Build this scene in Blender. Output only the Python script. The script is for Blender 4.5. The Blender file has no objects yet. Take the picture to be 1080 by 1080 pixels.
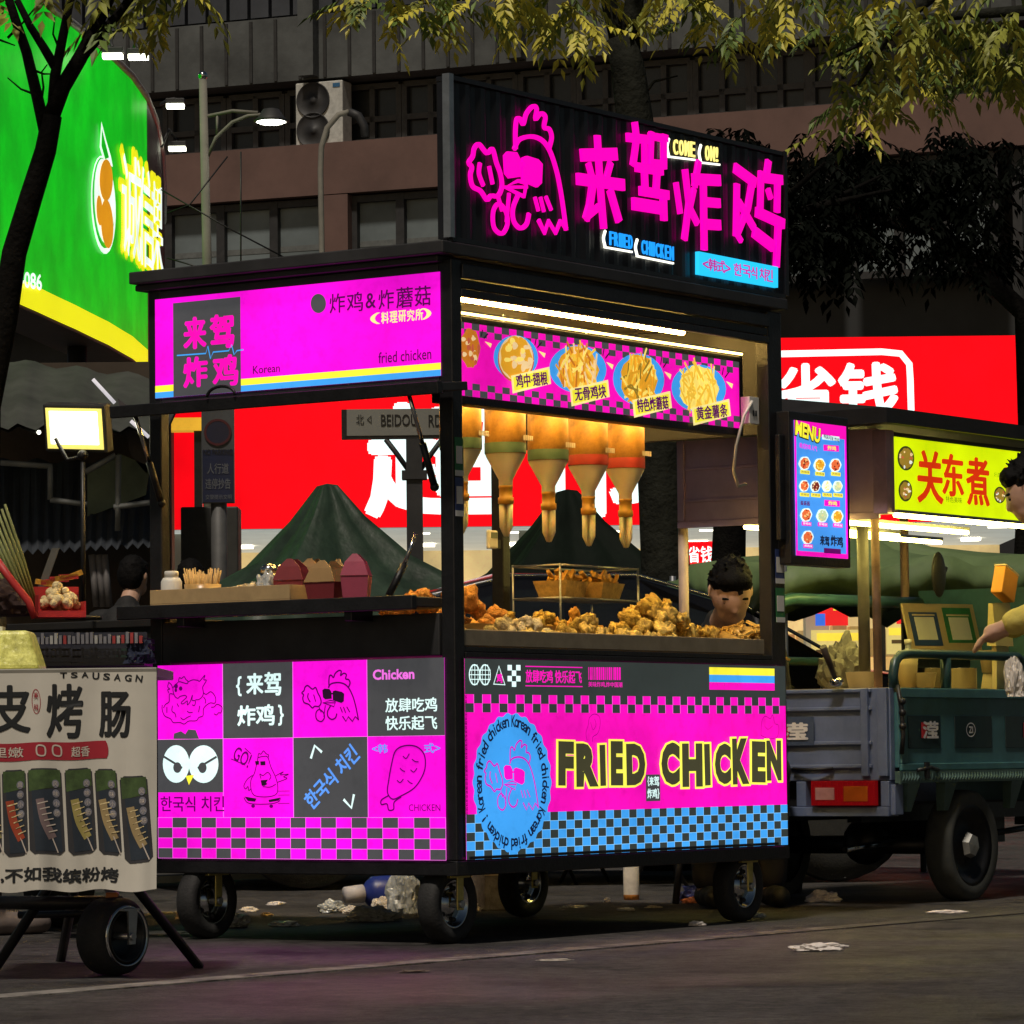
import bpy, bmesh, math, random
import numpy as np
from mathutils import Vector, Matrix, noise
from mathutils.geometry import tessellate_polygon

random.seed(7)
SC = bpy.context.scene
COL = SC.collection
PI = math.pi

# ------------------------------------------------------------------ camera
FPX, PITCH, ROLL, EYE = 4132.0, 0.0624, -0.0107, 0.555
cam_data = bpy.data.cameras.new('camera')
cam = bpy.data.objects.new('camera', cam_data)
COL.objects.link(cam)
SC.camera = cam
cam_data.sensor_width = 36.0
cam_data.lens = 36.0 * FPX / 1080.0
cam_data.clip_start = 0.1
cam_data.clip_end = 3000
CF = Vector((0, math.cos(PITCH), math.sin(PITCH)))
_u0 = Vector((0, -math.sin(PITCH), math.cos(PITCH)))
CR = Vector((1, 0, 0)) * math.cos(ROLL) + _u0 * math.sin(ROLL)
CU = Vector((1, 0, 0)) * -math.sin(ROLL) + _u0 * math.cos(ROLL)
CAM = Vector((0, 0, EYE))
cam.matrix_world = Matrix(((CR.x, CU.x, -CF.x, CAM.x), (CR.y, CU.y, -CF.y, CAM.y),
                           (CR.z, CU.z, -CF.z, CAM.z), (0, 0, 0, 1)))

# ------------------------------------------------------------------ sky, sun, exposure
SUN_EL, SUN_DIR = math.radians(60), Vector((-0.3, -0.954, 0))
world = bpy.data.worlds.new('World')
SC.world = world
world.use_nodes = True
_nt = world.node_tree
_nt.nodes.clear()
_sky = _nt.nodes.new('ShaderNodeTexSky')
_sky.sky_type = 'NISHITA'
_sky.sun_disc = False
_sky.sun_elevation = math.radians(14)
_sky.sun_rotation = math.atan2(SUN_DIR.x, SUN_DIR.y)
_bg = _nt.nodes.new('ShaderNodeBackground')
_bg.inputs['Strength'].default_value = 0.02
_wo = _nt.nodes.new('ShaderNodeOutputWorld')
_nt.links.new(_sky.outputs[0], _bg.inputs[0])
_nt.links.new(_bg.outputs[0], _wo.inputs[0])

sun_data = bpy.data.lights.new('street_light_glow', 'SUN')
sun_data.energy = 2.3
sun_data.angle = math.radians(5)
sun_data.color = (1.0, 0.89, 0.75)
sun = bpy.data.objects.new('street_light_glow', sun_data)
COL.objects.link(sun)
_to = Vector((SUN_DIR.x * math.cos(SUN_EL), SUN_DIR.y * math.cos(SUN_EL), math.sin(SUN_EL)))
sun.rotation_euler = _to.to_track_quat('Z', 'Y').to_euler()

SC.view_settings.view_transform = 'Standard'
SC.view_settings.look = 'None'
SC.view_settings.exposure = 0.0
SC.view_settings.gamma = 1.0
SC.cycles.use_denoising = True
SC.cycles.max_bounces = 6
SC.cycles.sample_clamp_indirect = 4.0

# ------------------------------------------------------------------ places
def ray(px, py):
    return CF + CR * ((px - 540) / FPX) + CU * ((540 - py) / FPX)
def at(px, py, Y):                      # the point seen at a photo position, Y metres into the scene
    d = ray(px, py)
    return CAM + d * (Y / d.y)
def on_ground(px, py, z=0.0):
    d = ray(px, py)
    return CAM + d * ((z - EYE) / d.z)
YAW = 0.6113                            # the kerb runs 35 degrees right of the view
UX = Vector((math.sin(YAW), math.cos(YAW), 0))
VX = Vector((-math.cos(YAW), math.sin(YAW), 0))
CORNER = Vector((-.1723, 11.6, 0))      # near corner of the chicken cart
ROT = math.atan2(UX.y, UX.x)
def S(x, y, z=0.0):                     # street frame: x along the kerb, y away from the road
    return CORNER + UX * x + VX * y + Vector((0, 0, z))
def toS(P):
    d = P - CORNER
    return Vector((d.dot(UX), d.dot(VX), P.z))

# ------------------------------------------------------------------ objects
def tag(o, label, cat, group=None):
    o['label'] = label
    o['category'] = cat
    if group: o['group'] = group
    return o
def thing(name, label, cat, loc=(0, 0, 0), rotz=0.0, group=None):
    o = bpy.data.objects.new(name, None)
    COL.objects.link(o)
    o.empty_display_size = 0.1
    o.location = loc
    o.rotation_euler = (0, 0, rotz)
    return tag(o, label, cat, group)
def dup(root, loc, rotz, label=None):
    r = root.copy(); COL.objects.link(r); r.location = loc; r.rotation_euler = (0, 0, rotz)
    if label: r['label'] = label
    for ch in list(root.children):
        c = ch.copy(); COL.objects.link(c); c.parent = r
        for g in list(ch.children):
            d = g.copy(); COL.objects.link(d); d.parent = c
    return r

def lin(c):
    return tuple(((v / 255.0) / 12.92 if v / 255.0 <= 0.04045 else ((v / 255.0 + 0.055) / 1.055) ** 2.4) for v in c)

_M = {}
def M(name, rgb, rough=0.6, metal=0.0, var=0.25, scale=9.0, bump=0.0, bscale=60.0, emit=None, es=1.0, ev=0.12, spec=0.5, alpha=1.0, trans=0.0):
    """procedural material; rgb is the real base colour (linear), emit the colour of the light it gives off"""
    if name in _M: return _M[name]
    m = bpy.data.materials.new(name); m.use_nodes = True
    nt = m.node_tree; N = nt.nodes; Lk = nt.links
    b = N['Principled BSDF']
    b.inputs['Roughness'].default_value = rough
    b.inputs['Metallic'].default_value = metal
    b.inputs['Specular IOR Level'].default_value = spec
    if alpha < 1: b.inputs['Alpha'].default_value = alpha
    if trans: b.inputs['Transmission Weight'].default_value = trans
    tc = N.new('ShaderNodeTexCoord')
    nz = N.new('ShaderNodeTexNoise'); nz.inputs['Scale'].default_value = scale; nz.inputs['Detail'].default_value = 5
    nz.inputs['Roughness'].default_value = 0.65
    Lk.new(tc.outputs['Object'], nz.inputs['Vector'])
    rmp = N.new('ShaderNodeValToRGB')
    rmp.color_ramp.elements[0].position = 0.3; rmp.color_ramp.elements[1].position = 0.72
    rmp.color_ramp.elements[0].color = tuple(max(0, c * (1 - var)) for c in rgb) + (1,)
    rmp.color_ramp.elements[1].color = tuple(min(1, c * (1 + var)) for c in rgb) + (1,)
    Lk.new(nz.outputs['Fac'], rmp.inputs['Fac'])
    Lk.new(rmp.outputs['Color'], b.inputs['Base Color'])
    if bump:
        n2 = N.new('ShaderNodeTexNoise'); n2.inputs['Scale'].default_value = bscale; n2.inputs['Detail'].default_value = 4
        Lk.new(tc.outputs['Object'], n2.inputs['Vector'])
        bp = N.new('ShaderNodeBump'); bp.inputs['Strength'].default_value = bump; bp.inputs['Distance'].default_value = 0.02
        Lk.new(n2.outputs['Fac'], bp.inputs['Height']); Lk.new(bp.outputs['Normal'], b.inputs['Normal'])
    if emit:
        b.inputs['Emission Color'].default_value = tuple(emit) + (1,)
        n3 = N.new('ShaderNodeTexNoise'); n3.inputs['Scale'].default_value = 2.6; n3.inputs['Detail'].default_value = 2
        Lk.new(tc.outputs['Object'], n3.inputs['Vector'])
        mr = N.new('ShaderNodeMapRange')
        mr.inputs['From Min'].default_value = 0.3; mr.inputs['From Max'].default_value = 0.7
        mr.inputs['To Min'].default_value = es * (1 - ev); mr.inputs['To Max'].default_value = es * (1 + ev)
        Lk.new(n3.outputs['Fac'], mr.inputs['Value'])
        n4 = N.new('ShaderNodeTexNoise'); n4.inputs['Scale'].default_value = 22; n4.inputs['Detail'].default_value = 7; n4.inputs['Roughness'].default_value = .75   # dust and scuffs on the lit face
        Lk.new(tc.outputs['Object'], n4.inputs['Vector'])
        m4 = N.new('ShaderNodeMapRange'); m4.inputs['From Min'].default_value = .32; m4.inputs['From Max'].default_value = .5; m4.inputs['To Min'].default_value = 1 - ev * .8; m4.inputs['To Max'].default_value = 1.0
        Lk.new(n4.outputs['Fac'], m4.inputs['Value'])
        mu = N.new('ShaderNodeMath'); mu.operation = 'MULTIPLY'; Lk.new(mr.outputs['Result'], mu.inputs[0]); Lk.new(m4.outputs['Result'], mu.inputs[1]); Lk.new(mu.outputs[0], b.inputs['Emission Strength'])
    _M[name] = m
    return m
def LIT(name, srgb, es=1.0, ev=0.16):   # a backlit print or a lamp: what it shows is light it gives off
    c = lin(srgb)
    return M('lit_' + name, tuple(v * 0.5 for v in c), rough=0.45, emit=c, es=es, ev=ev, var=0.05, spec=0.15)

class MB:
    def __init__(s): s.v = []; s.f = []; s.m = []; s.sm = []; s.mats = []
    def mi(s, m):
        if m not in s.mats: s.mats.append(m)
        return s.mats.index(m)
    def add(s, vs, fs, m=None, smooth=False):
        o = len(s.v); s.v += [tuple(p) for p in vs]; k = s.mi(m)
        for f in fs:
            s.f.append(tuple(o + i for i in f)); s.m.append(k); s.sm.append(smooth)
        return s
    def box(s, x0, x1, y0, y1, z0, z1, m=None, tf=None):
        vs = [Vector((x, y, z)) for z in (z0, z1) for x, y in ((x0, y0), (x1, y0), (x1, y1), (x0, y1))]
        if tf: vs = [tf @ p for p in vs]
        return s.add(vs, [(0, 3, 2, 1), (4, 5, 6, 7), (0, 1, 5, 4), (1, 2, 6, 5), (2, 3, 7, 6), (3, 0, 4, 7)], m)
    def quad(s, a, b, c, d, m=None): return s.add([a, b, c, d], [(0, 1, 2, 3)], m)
    def tube(s, pts, r, m=None, n=10, cap=True, rs=None):
        pts = [Vector(p) for p in pts]; rs = rs or [r] * len(pts)
        vs = []; fs = []; prev = None
        for i, p in enumerate(pts):
            d = (pts[min(i + 1, len(pts) - 1)] - pts[max(i - 1, 0)]).normalized()
            if prev is None:
                a = d.orthogonal().normalized()
            else:
                a = (prev - d * prev.dot(d)).normalized()
            prev = a; b = d.cross(a)
            for k in range(n):
                t = 2 * PI * k / n
                vs.append(p + (a * math.cos(t) + b * math.sin(t)) * rs[i])
        for i in range(len(pts) - 1):
            for k in range(n):
                fs.append((i * n + k, i * n + (k + 1) % n, (i + 1) * n + (k + 1) % n, (i + 1) * n + k))
        s.add(vs, fs, m, True)
        if cap:
            L = (len(pts) - 1) * n
            s.add(vs[:n], [tuple(range(n - 1, -1, -1))], m); s.add(vs[L:], [tuple(range(n))], m)
        return s
    def lathe(s, prof, m=None, n=24, origin=(0, 0, 0), axis=(0, 0, 1), smooth=True):
        ax = Vector(axis).normalized(); a = ax.orthogonal().normalized(); b = ax.cross(a); o = Vector(origin)
        vs = []; fs = []
        for r, h in prof:
            for k in range(n):
                t = 2 * PI * k / n
                vs.append(o + ax * h + (a * math.cos(t) + b * math.sin(t)) * r)
        for i in range(len(prof) - 1):
            for k in range(n):
                fs.append((i * n + k, i * n + (k + 1) % n, (i + 1) * n + (k + 1) % n, (i + 1) * n + k))
        return s.add(vs, fs, m, smooth)
    def prism(s, pts, d, m=None):       # planar outline swept along vector d
        pts = [Vector(p) for p in pts]; d = Vector(d); n = len(pts)
        tri = [tuple(t) for t in tessellate_polygon([pts])]
        s.add(pts, [t[::-1] for t in tri], m); s.add([p + d for p in pts], tri, m)
        s.add(pts + [p + d for p in pts], [(i, (i + 1) % n, n + (i + 1) % n, n + i) for i in range(n)], m)
        return s
    def ball(s, c, r, m=None, nu=12, nv=8):
        r = r if isinstance(r, (tuple, list)) else (r, r, r)
        vs = []; fs = []
        for j in range(nv + 1):
            ph = PI * j / nv
            for i in range(nu):
                t = 2 * PI * i / nu
                vs.append((c[0] + r[0] * math.sin(ph) * math.cos(t), c[1] + r[1] * math.sin(ph) * math.sin(t), c[2] + r[2] * math.cos(ph)))
        for j in range(nv):
            for i in range(nu):
                fs.append((j * nu + i, (j + 1) * nu + i, (j + 1) * nu + (i + 1) % nu, j * nu + (i + 1) % nu))
        return s.add(vs, fs, m, True)
    def build(s, name, mat=None, parent=None, bevel=0.0, fix=True, loc=None, rotz=None, weld=False):
        me = bpy.data.meshes.new(name)
        me.from_pydata(s.v, [], s.f)
        ms = [m if m is not None else mat for m in (s.mats or [mat])]
        for m in ms: me.materials.append(m)
        me.polygons.foreach_set('material_index', s.m)
        me.polygons.foreach_set('use_smooth', s.sm)
        if fix or weld:
            bm = bmesh.new(); bm.from_mesh(me)
            bmesh.ops.remove_doubles(bm, verts=bm.verts, dist=1e-5)
            if fix: bmesh.ops.recalc_face_normals(bm, faces=bm.faces)
            bm.to_mesh(me); bm.free()
        me.update()
        o = bpy.data.objects.new(name, me); COL.objects.link(o)
        if bevel:
            md = o.modifiers.new('bevel', 'BEVEL'); md.width = bevel; md.segments = 2; md.limit_method = 'ANGLE'
            md.angle_limit = math.radians(50)
        if parent: o.parent = parent
        if loc is not None: o.location = loc
        if rotz is not None: o.rotation_euler = (0, 0, rotz)
        return o
def struct(o): o['kind'] = 'structure'; return o

# ------------------------------------------------------------------ lettering
_TX = {}
def glyphs(body, bold=0.0, extrude=0.0):
    key = (body, bold, extrude)
    if key not in _TX:
        c = bpy.data.curves.new('lettering', 'FONT'); c.body = body; c.offset = bold; c.resolution_u = 3; c.extrude = extrude
        o = bpy.data.objects.new('lettering', c); COL.objects.link(o)
        bpy.context.view_layer.update()
        dg = bpy.context.evaluated_depsgraph_get()
        me = bpy.data.meshes.new_from_object(o.evaluated_get(dg))
        vs = [v.co.copy() for v in me.vertices]; fs = [tuple(p.vertices) for p in me.polygons]
        x0 = min(v.x for v in vs); x1 = max(v.x for v in vs); y0 = min(v.y for v in vs); y1 = max(v.y for v in vs)
        w = max(x1 - x0, 1e-3); h = max(y1 - y0, 1e-3)
        _TX[key] = ([((v.x - x0) / w, (v.y - y0) / h) for v in vs], fs, w / h)
        bpy.data.objects.remove(o); bpy.data.curves.remove(c); bpy.data.meshes.remove(me)
    return _TX[key]

def catmull(P, closed=False, k=5):
    P = [Vector(p).to_2d() for p in P]; n = len(P); out = []
    for i in range(n if closed else n - 1):
        if closed: a, b, c, d = P[i - 1], P[i], P[(i + 1) % n], P[(i + 2) % n]
        else: a, b, c, d = P[max(i - 1, 0)], P[i], P[i + 1], P[min(i + 2, n - 1)]
        for j in range(k):
            t = j / k
            out.append(0.5 * ((2 * b) + (c - a) * t + (2 * a - 5 * b + 4 * c - d) * t * t + (3 * b - a - 3 * c + d) * t ** 3))
    if not closed: out.append(P[-1])
    return out

class Sheet(MB):
    """a flat printed or lit face: a rectangle W x H metres at origin + ex, ey; graphics are inked on it in coordinates
    measured off the photograph (zoom window x0, y0, metres-per-... k) and carried over by the plane's homography"""
    def __init__(s, origin, ex, ey, W, H, quad, base=None, step=0.0012):
        super().__init__()
        s.o = Vector(origin); s.ex = Vector(ex); s.ey = Vector(ey); s.n = s.ex.cross(s.ey); s.W = W; s.H = H; s.step = step
        dst = [(0, H), (W, H), (W, 0), (0, 0)]
        A = []; B = []
        for (x, y), (X, Y) in zip(quad, dst):
            A.append([x, y, 1, 0, 0, 0, -X * x, -X * y]); B.append(X)
            A.append([0, 0, 0, x, y, 1, -Y * x, -Y * y]); B.append(Y)
        h = np.linalg.solve(np.array(A, float), np.array(B, float)); s.h = np.append(h, 1).reshape(3, 3)
        s.z = (0, 0, 1); s.clip = None
        s.k = H / abs((quad[3][1] + quad[2][1] - quad[0][1] - quad[1][1]) / 2)
        if base: s.R(0, 0, 1, 1, base, 0)
    def win(s, x0, y0, k): s.z = (x0, y0, k); return s
    def st(s, p):
        x = s.z[0] + p[0] * s.z[2]; y = s.z[1] + p[1] * s.z[2]
        q = s.h @ np.array([x, y, 1.0]); a, b = q[0] / q[2], q[1] / q[2]
        return Vector((min(max(a, 0), s.W), min(max(b, 0), s.H))) if s.clip else Vector((a, b))
    def P(s, q, l): return s.o + s.ex * q[0] + s.ey * q[1] + s.n * (l * s.step)
    def F(s, fx, fy): return Vector((fx * s.W, (1 - fy) * s.H))
    def flat(s, pts, tris, m, l): return s.add([s.P(p, l) for p in pts], tris, m)
    def R(s, a, b, c, d, m, l): return s.flat([s.F(a, d), s.F(c, d), s.F(c, b), s.F(a, b)], [(0, 1, 2, 3)], m, l)
    def poly(s, pts, m, l, raw=False):
        q = pts if raw else [s.st(p) for p in pts]
        tri = [tuple(t) for t in tessellate_polygon([[Vector((p[0], p[1], 0)) for p in q]])]
        return s.flat(q, tri, m, l)
    def rect(s, x0, y0, x1, y1, m, l):   # upright on the sheet
        a = s.st((x0, (y0 + y1) / 2)).x; b = s.st((x1, (y0 + y1) / 2)).x; c = s.st(((x0 + x1) / 2, y0)).y; d = s.st(((x0 + x1) / 2, y1)).y
        return s.flat([(a, d), (b, d), (b, c), (a, c)], [(0, 1, 2, 3)], m, l)
    def ell(s, cx, cy, rx, ry, m, l, n=28, wob=0.0, nw=16):
        return s.poly([(cx + rx * (1 + wob * math.cos(nw * t)) * math.cos(t), cy + ry * (1 + wob * math.cos(nw * t)) * math.sin(t))
                       for t in (2 * PI * i / n for i in range(n))], m, l)
    def ribbon(s, q, w, m, l, closed=False):
        n = len(q); vs = []
        for i in range(n):
            a = q[i - 1] if (closed or i) else q[i]; b = q[(i + 1) % n] if (closed or i < n - 1) else q[i]
            d = b - a
            if d.length < 1e-9: d = Vector((1, 0))
            d.normalize(); nn = Vector((-d.y, d.x))
            if not closed and i == 0: e = q[0] - d * w * .35
            elif not closed and i == n - 1: e = q[-1] + d * w * .35
            else: e = q[i]
            vs += [s.P(e + nn * w / 2, l), s.P(e - nn * w / 2, l)]
        fs = [(2 * i, 2 * i + 1, (2 * i + 3) % (2 * n), (2 * i + 2) % (2 * n)) for i in range(n if closed else n - 1)]
        return s.add(vs, fs, m)
    def stroke(s, pts, w, m, l, closed=False, smooth=True, raw=False):
        q = list(pts) if raw else [s.st(p) for p in pts]
        if smooth and len(q) > 2: q = catmull(q, closed)
        return s.ribbon([Vector(p) for p in q], w * s.z[2] * s.k, m, l, closed)
    def text(s, body, x0, y0, x1, y1, m, l, bold=0.0, rot=0.0, shear=0.0):
        if bold and any(ord(ch) > 0x2e80 for ch in body):      # heavy CJK: several passes a hair apart
            d = bold * .85 * (y1 - y0)
            for k in range(6):
                a = k * PI / 3
                s.text(body, x0 + d * math.cos(a), y0 + d * math.sin(a), x1 + d * math.cos(a), y1 + d * math.sin(a), m, l + .04 * k, 0, rot, shear)
            return s
        g, fs, asp = glyphs(body, bold)
        c = s.st(((x0 + x1) / 2, (y0 + y1) / 2))
        w = (s.st((x1, (y0 + y1) / 2)) - s.st((x0, (y0 + y1) / 2))).length; h = (s.st(((x0 + x1) / 2, y0)) - s.st(((x0 + x1) / 2, y1))).length
        cr, sr = math.cos(rot), math.sin(rot); pts = []
        for u, v in g:
            a = (u - .5) * w; b = (v - .5) * h + shear * (u - .5) * w
            pts.append((c.x + a * cr - b * sr, c.y + a * sr + b * cr))
        return s.flat(pts, fs, m, l)
    def solid(s, name, parent, l0, mat=None):   # give everything inked so far real thickness down to layer l0
        me = s.v; cnt = {}
        for f in s.f:
            for i in range(len(f)):
                e = (f[i], f[(i + 1) % len(f)]); cnt[tuple(sorted(e))] = cnt.get(tuple(sorted(e)), 0) + 1
        nf = list(s.f); nm = list(s.m)
        for f, mm in zip(nf, nm):
            for i in range(len(f)):
                a, b = f[i], f[(i + 1) % len(f)]
                if cnt[tuple(sorted((a, b)))] == 1:
                    A = Vector(s.v[a]); B = Vector(s.v[b])
                    da = (A - s.o).dot(s.n) - l0 * s.step
                    o = len(s.v); s.v += [tuple(A), tuple(B), tuple(B - s.n * da), tuple(A - s.n * da)]
                    s.f.append((o, o + 1, o + 2, o + 3)); s.m.append(mm); s.sm.append(False)
        return s.build(name, mat, parent, fix=False)

# ------------------------------------------------------------------ organic solids
def blob(name, prims, voxel, mat, parent=None, smooth=2, disp=0.0, dscale=20.0):
    """one continuous skin round tapered capsules ('c', p0, p1, r0, r1) and ellipsoids ('e', centre, radii[, tilt about x])"""
    b = MB()
    for p in prims:
        if p[0] == 'e':
            if len(p) > 3:
                t = MB(); t.ball((0, 0, 0), p[2], None, 16, 12); R = Matrix.Rotation(p[3], 3, 'X')
                b.add([Vector(p[1]) + R @ Vector(v) for v in t.v], t.f, None, True)
            else: b.ball(p[1], p[2], None, 16, 12)
        else:
            _, p0, p1, r0, r1 = p
            b.tube([p0, p1], 0, None, 14, True, [r0, r1]); b.ball(p0, r0, None, 14, 10); b.ball(p1, r1, None, 14, 10)
    o = b.build('tmp', mat)
    md = o.modifiers.new('r', 'REMESH'); md.mode = 'VOXEL'; md.voxel_size = voxel
    if smooth:
        sm = o.modifiers.new('s', 'SMOOTH'); sm.iterations = smooth; sm.factor = 0.5
    bpy.context.view_layer.update()
    dg = bpy.context.evaluated_depsgraph_get()
    me = bpy.data.meshes.new_from_object(o.evaluated_get(dg))
    old = o.data; bpy.data.objects.remove(o); bpy.data.meshes.remove(old)
    me.name = name
    if disp:
        for v in me.vertices: v.co += v.normal * (noise.noise(v.co * dscale) * disp + noise.noise(v.co * dscale * 2.7) * disp * .5)
    for p in me.polygons: p.use_smooth = True
    if not me.materials: me.materials.append(mat)
    me.materials[0] = mat
    r = bpy.data.objects.new(name, me); COL.objects.link(r)
    if parent: r.parent = parent
    return r

# ------------------------------------------------------------------ shared materials
BLACK = M('black_steel', (.016, .016, .018), .42, 0.3, .35, 14, .08, 90)
BLACK2 = M('black_paint_dull', (.024, .024, .026), .6, 0, .4, 6)
STEEL = M('galvanised_steel', (.42, .43, .44), .38, .9, .2, 20)
CHROME = M('polished_steel', (.6, .6, .6), .18, 1.0, .1, 20)
ZINC = M('yellow_zinc', (.55, .47, .16), .35, .85, .2, 30)
RUBBER = M('tyre_rubber', (.018, .018, .018), .75, 0, .3, 30, .15, 120)
WHITEP = M('white_plastic', (.7, .68, .62), .45, 0, .06, 8)
CREAM = M('cream_paper', (.62, .5, .33), .8, 0, .12, 12)
MAG = LIT('magenta', (244, 12, 214), 1.12, .24)
MAGR = LIT('magenta_warm', (246, 12, 182), 1.1, .24)
GREY = LIT('charcoal_print', (70, 70, 72), 1.0)
INK = LIT('dark_ink', (40, 14, 40), 1.0)
INKM = LIT('plum_ink', (92, 4, 92), 1.0)
YEL = LIT('yellow', (250, 240, 60), 1.0)
CYA = LIT('sky_blue', (64, 160, 240), 1.0)
WHT = LIT('white', (225, 255, 252), 1.05)
PALEP = LIT('pale_pink_print', (255, 120, 240), 1.0)
# =================================================================== ground
asph = M('asphalt', (.052, .048, .046), .82, 0, .42, 1.7, .7, 70, spec=.3)
_n = asph.node_tree; _b = _n.nodes['Principled BSDF']
_tc = _n.nodes['Texture Coordinate']; _g = _n.nodes.new('ShaderNodeTexNoise'); _g.inputs['Scale'].default_value = 16; _g.inputs['Detail'].default_value = 9; _g.inputs['Roughness'].default_value = .85
_n.links.new(_tc.outputs['Object'], _g.inputs['Vector'])
_mx = _n.nodes.new('ShaderNodeMix'); _mx.data_type = 'RGBA'; _mx.blend_type = 'MULTIPLY'; _mx.inputs[0].default_value = 0.9
_old = _b.inputs['Base Color'].links[0].from_socket
_cr = _n.nodes.new('ShaderNodeValToRGB'); _cr.color_ramp.elements[0].position = .38; _cr.color_ramp.elements[1].position = .64
_cr.color_ramp.elements[0].color = (.3, .3, .3, 1); _cr.color_ramp.elements[1].color = (2.0, 2.0, 2.0, 1)
_n.links.new(_g.outputs['Fac'], _cr.inputs['Fac']); _n.links.new(_old, _mx.inputs[6]); _n.links.new(_cr.outputs['Color'], _mx.inputs[7]); _n.links.new(_mx.outputs[2], _b.inputs['Base Color'])
_rn = _n.nodes.new('ShaderNodeTexNoise'); _rn.inputs['Scale'].default_value = .9; _rn.inputs['Detail'].default_value = 6; _n.links.new(_tc.outputs['Object'], _rn.inputs['Vector'])
_rm = _n.nodes.new('ShaderNodeMapRange'); _rm.inputs['From Min'].default_value = .4; _rm.inputs['From Max'].default_value = .62; _rm.inputs['To Min'].default_value = .5; _rm.inputs['To Max'].default_value = .85
_n.links.new(_rn.outputs['Fac'], _rm.inputs['Value']); _n.links.new(_rm.outputs['Result'], _b.inputs['Roughness'])
_on = _n.nodes.new('ShaderNodeTexNoise'); _on.inputs['Scale'].default_value = 2.6; _on.inputs['Detail'].default_value = 5; _n.links.new(_tc.outputs['Object'], _on.inputs['Vector'])
_or = _n.nodes.new('ShaderNodeValToRGB'); _or.color_ramp.elements[0].position = .33; _or.color_ramp.elements[1].position = .42; _or.color_ramp.elements[0].color = (.45, .45, .45, 1); _or.color_ramp.elements[1].color = (1, 1, 1, 1)
_n.links.new(_on.outputs['Fac'], _or.inputs['Fac'])
_m2 = _n.nodes.new('ShaderNodeMix'); _m2.data_type = 'RGBA'; _m2.blend_type = 'MULTIPLY'; _m2.inputs[0].default_value = 1; _n.links.new(_mx.outputs[2], _m2.inputs[6]); _n.links.new(_or.outputs['Color'], _m2.inputs[7]); _n.links.new(_m2.outputs[2], _b.inputs['Base Color'])
struct(MB().quad((-300, -30, 0), (300, -30, 0), (300, 700, 0), (-300, 700, 0)).build('road', asph))
# worn white edge line along the kerb side
lm = M('worn_road_paint', (.24, .22, .2), .75, 0, .45, 5, .3, 60)
n_ = lm.node_tree; bs_ = n_.nodes['Principled BSDF']; old_ = bs_.inputs['Base Color'].links[0].from_socket
wn = n_.nodes.new('ShaderNodeTexNoise'); wn.inputs['Scale'].default_value = 7; wn.inputs['Detail'].default_value = 8; wn.inputs['Roughness'].default_value = .75
sx_ = n_.nodes.new('ShaderNodeSeparateXYZ'); n_.links.new(n_.nodes['Texture Coordinate'].outputs['Object'], sx_.inputs[0]); n_.links.new(n_.nodes['Texture Coordinate'].outputs['Object'], wn.inputs['Vector'])
mr_ = n_.nodes.new('ShaderNodeMapRange'); mr_.inputs['From Min'].default_value = -2.5; mr_.inputs['From Max'].default_value = 3.0; mr_.inputs['To Min'].default_value = .1; mr_.inputs['To Max'].default_value = -.16; n_.links.new(sx_.outputs['X'], mr_.inputs['Value'])
ad_ = n_.nodes.new('ShaderNodeMath'); ad_.operation = 'ADD'; n_.links.new(wn.outputs['Fac'], ad_.inputs[0]); n_.links.new(mr_.outputs['Result'], ad_.inputs[1])
rp_ = n_.nodes.new('ShaderNodeValToRGB'); rp_.color_ramp.elements[0].position = .42; rp_.color_ramp.elements[1].position = .6; n_.links.new(ad_.outputs[0], rp_.inputs['Fac'])
mm_ = n_.nodes.new('ShaderNodeMix'); mm_.data_type = 'RGBA'; mm_.inputs[6].default_value = (.05, .045, .04, 1); n_.links.new(rp_.outputs['Color'], mm_.inputs[0]); n_.links.new(old_, mm_.inputs[7]); n_.links.new(mm_.outputs[2], bs_.inputs['Base Color'])
b = MB(); b.box(-9, 26, -.5, -.4, .0, .004); struct(b.build('edge_line', lm, loc=CORNER, rotz=ROT))
# =================================================================== far building
BO = at(475, 600, 68.0); BO.z = 0
BW = Vector((.924, -.38, 0)).normalized(); BN = Vector((-BW.y, BW.x, 0)); BROT = math.atan2(BW.y, BW.x)
def onB(px, py, off=0.0):
    d = ray(px, py); t = ((BO - CAM).dot(BN) + off) / d.dot(BN); p = CAM + d * t
    return Vector(((p - BO).dot(BW), off, p.z))
bz = lambda py: onB(300, py).z
bs = lambda px: onB(px, 150).x
bld = thing('apartment_building', 'grimy grey concrete building with a dull pink band above dusty windows, behind the carts', 'building', BO, BROT)
CONC = M('dim_grimy_concrete', (.08, .086, .086), .9, 0, .6, .6, .3, 8)  # stained concrete, its base also darkened to stand in for weak light
PINK = M('dull_pink_render', (.135, .078, .066), .85, 0, .25, .8)
DARKW = M('dark_recess', (.022, .024, .026), .7, 0, .4, .9)
GLASS = M('dusty_glass', (.15, .18, .19), .4, 0, .4, .4, spec=.3)
zt = bz(-160); L0, L1 = bs(-120), bs(1300)
b = MB(); b.box(L0, L1, .9, 8, 0, zt); b.build('wall', DARKW, bld)
MB().box(L0, L1, 0, .899, bz(86), bz(18)).build('concrete_band', CONC, bld)
b = MB()
for i in range(60):
    s = L0 + (L1 - L0) * i / 60; b.box(s, s + .35, .02, .3, bz(16), bz(-150))
b.build('corrugated_cladding', M('blue_grey_cladding', (.05, .056, .068), .6, .2, .4, 1), bld)
for px in (321, 540, 760):
    MB().box(bs(px), bs(px + 16), -.25, .1, bz(84), bz(-150)).build('pilaster', CONC, bld)
b = MB()
for px in range(-100, 1300, 26): b.box(bs(px), bs(px) + .06, -.03, .0, bz(85), bz(20))
b.build('panel_joints', M('joint_grime', (.03, .03, .03), .9), bld)
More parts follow.
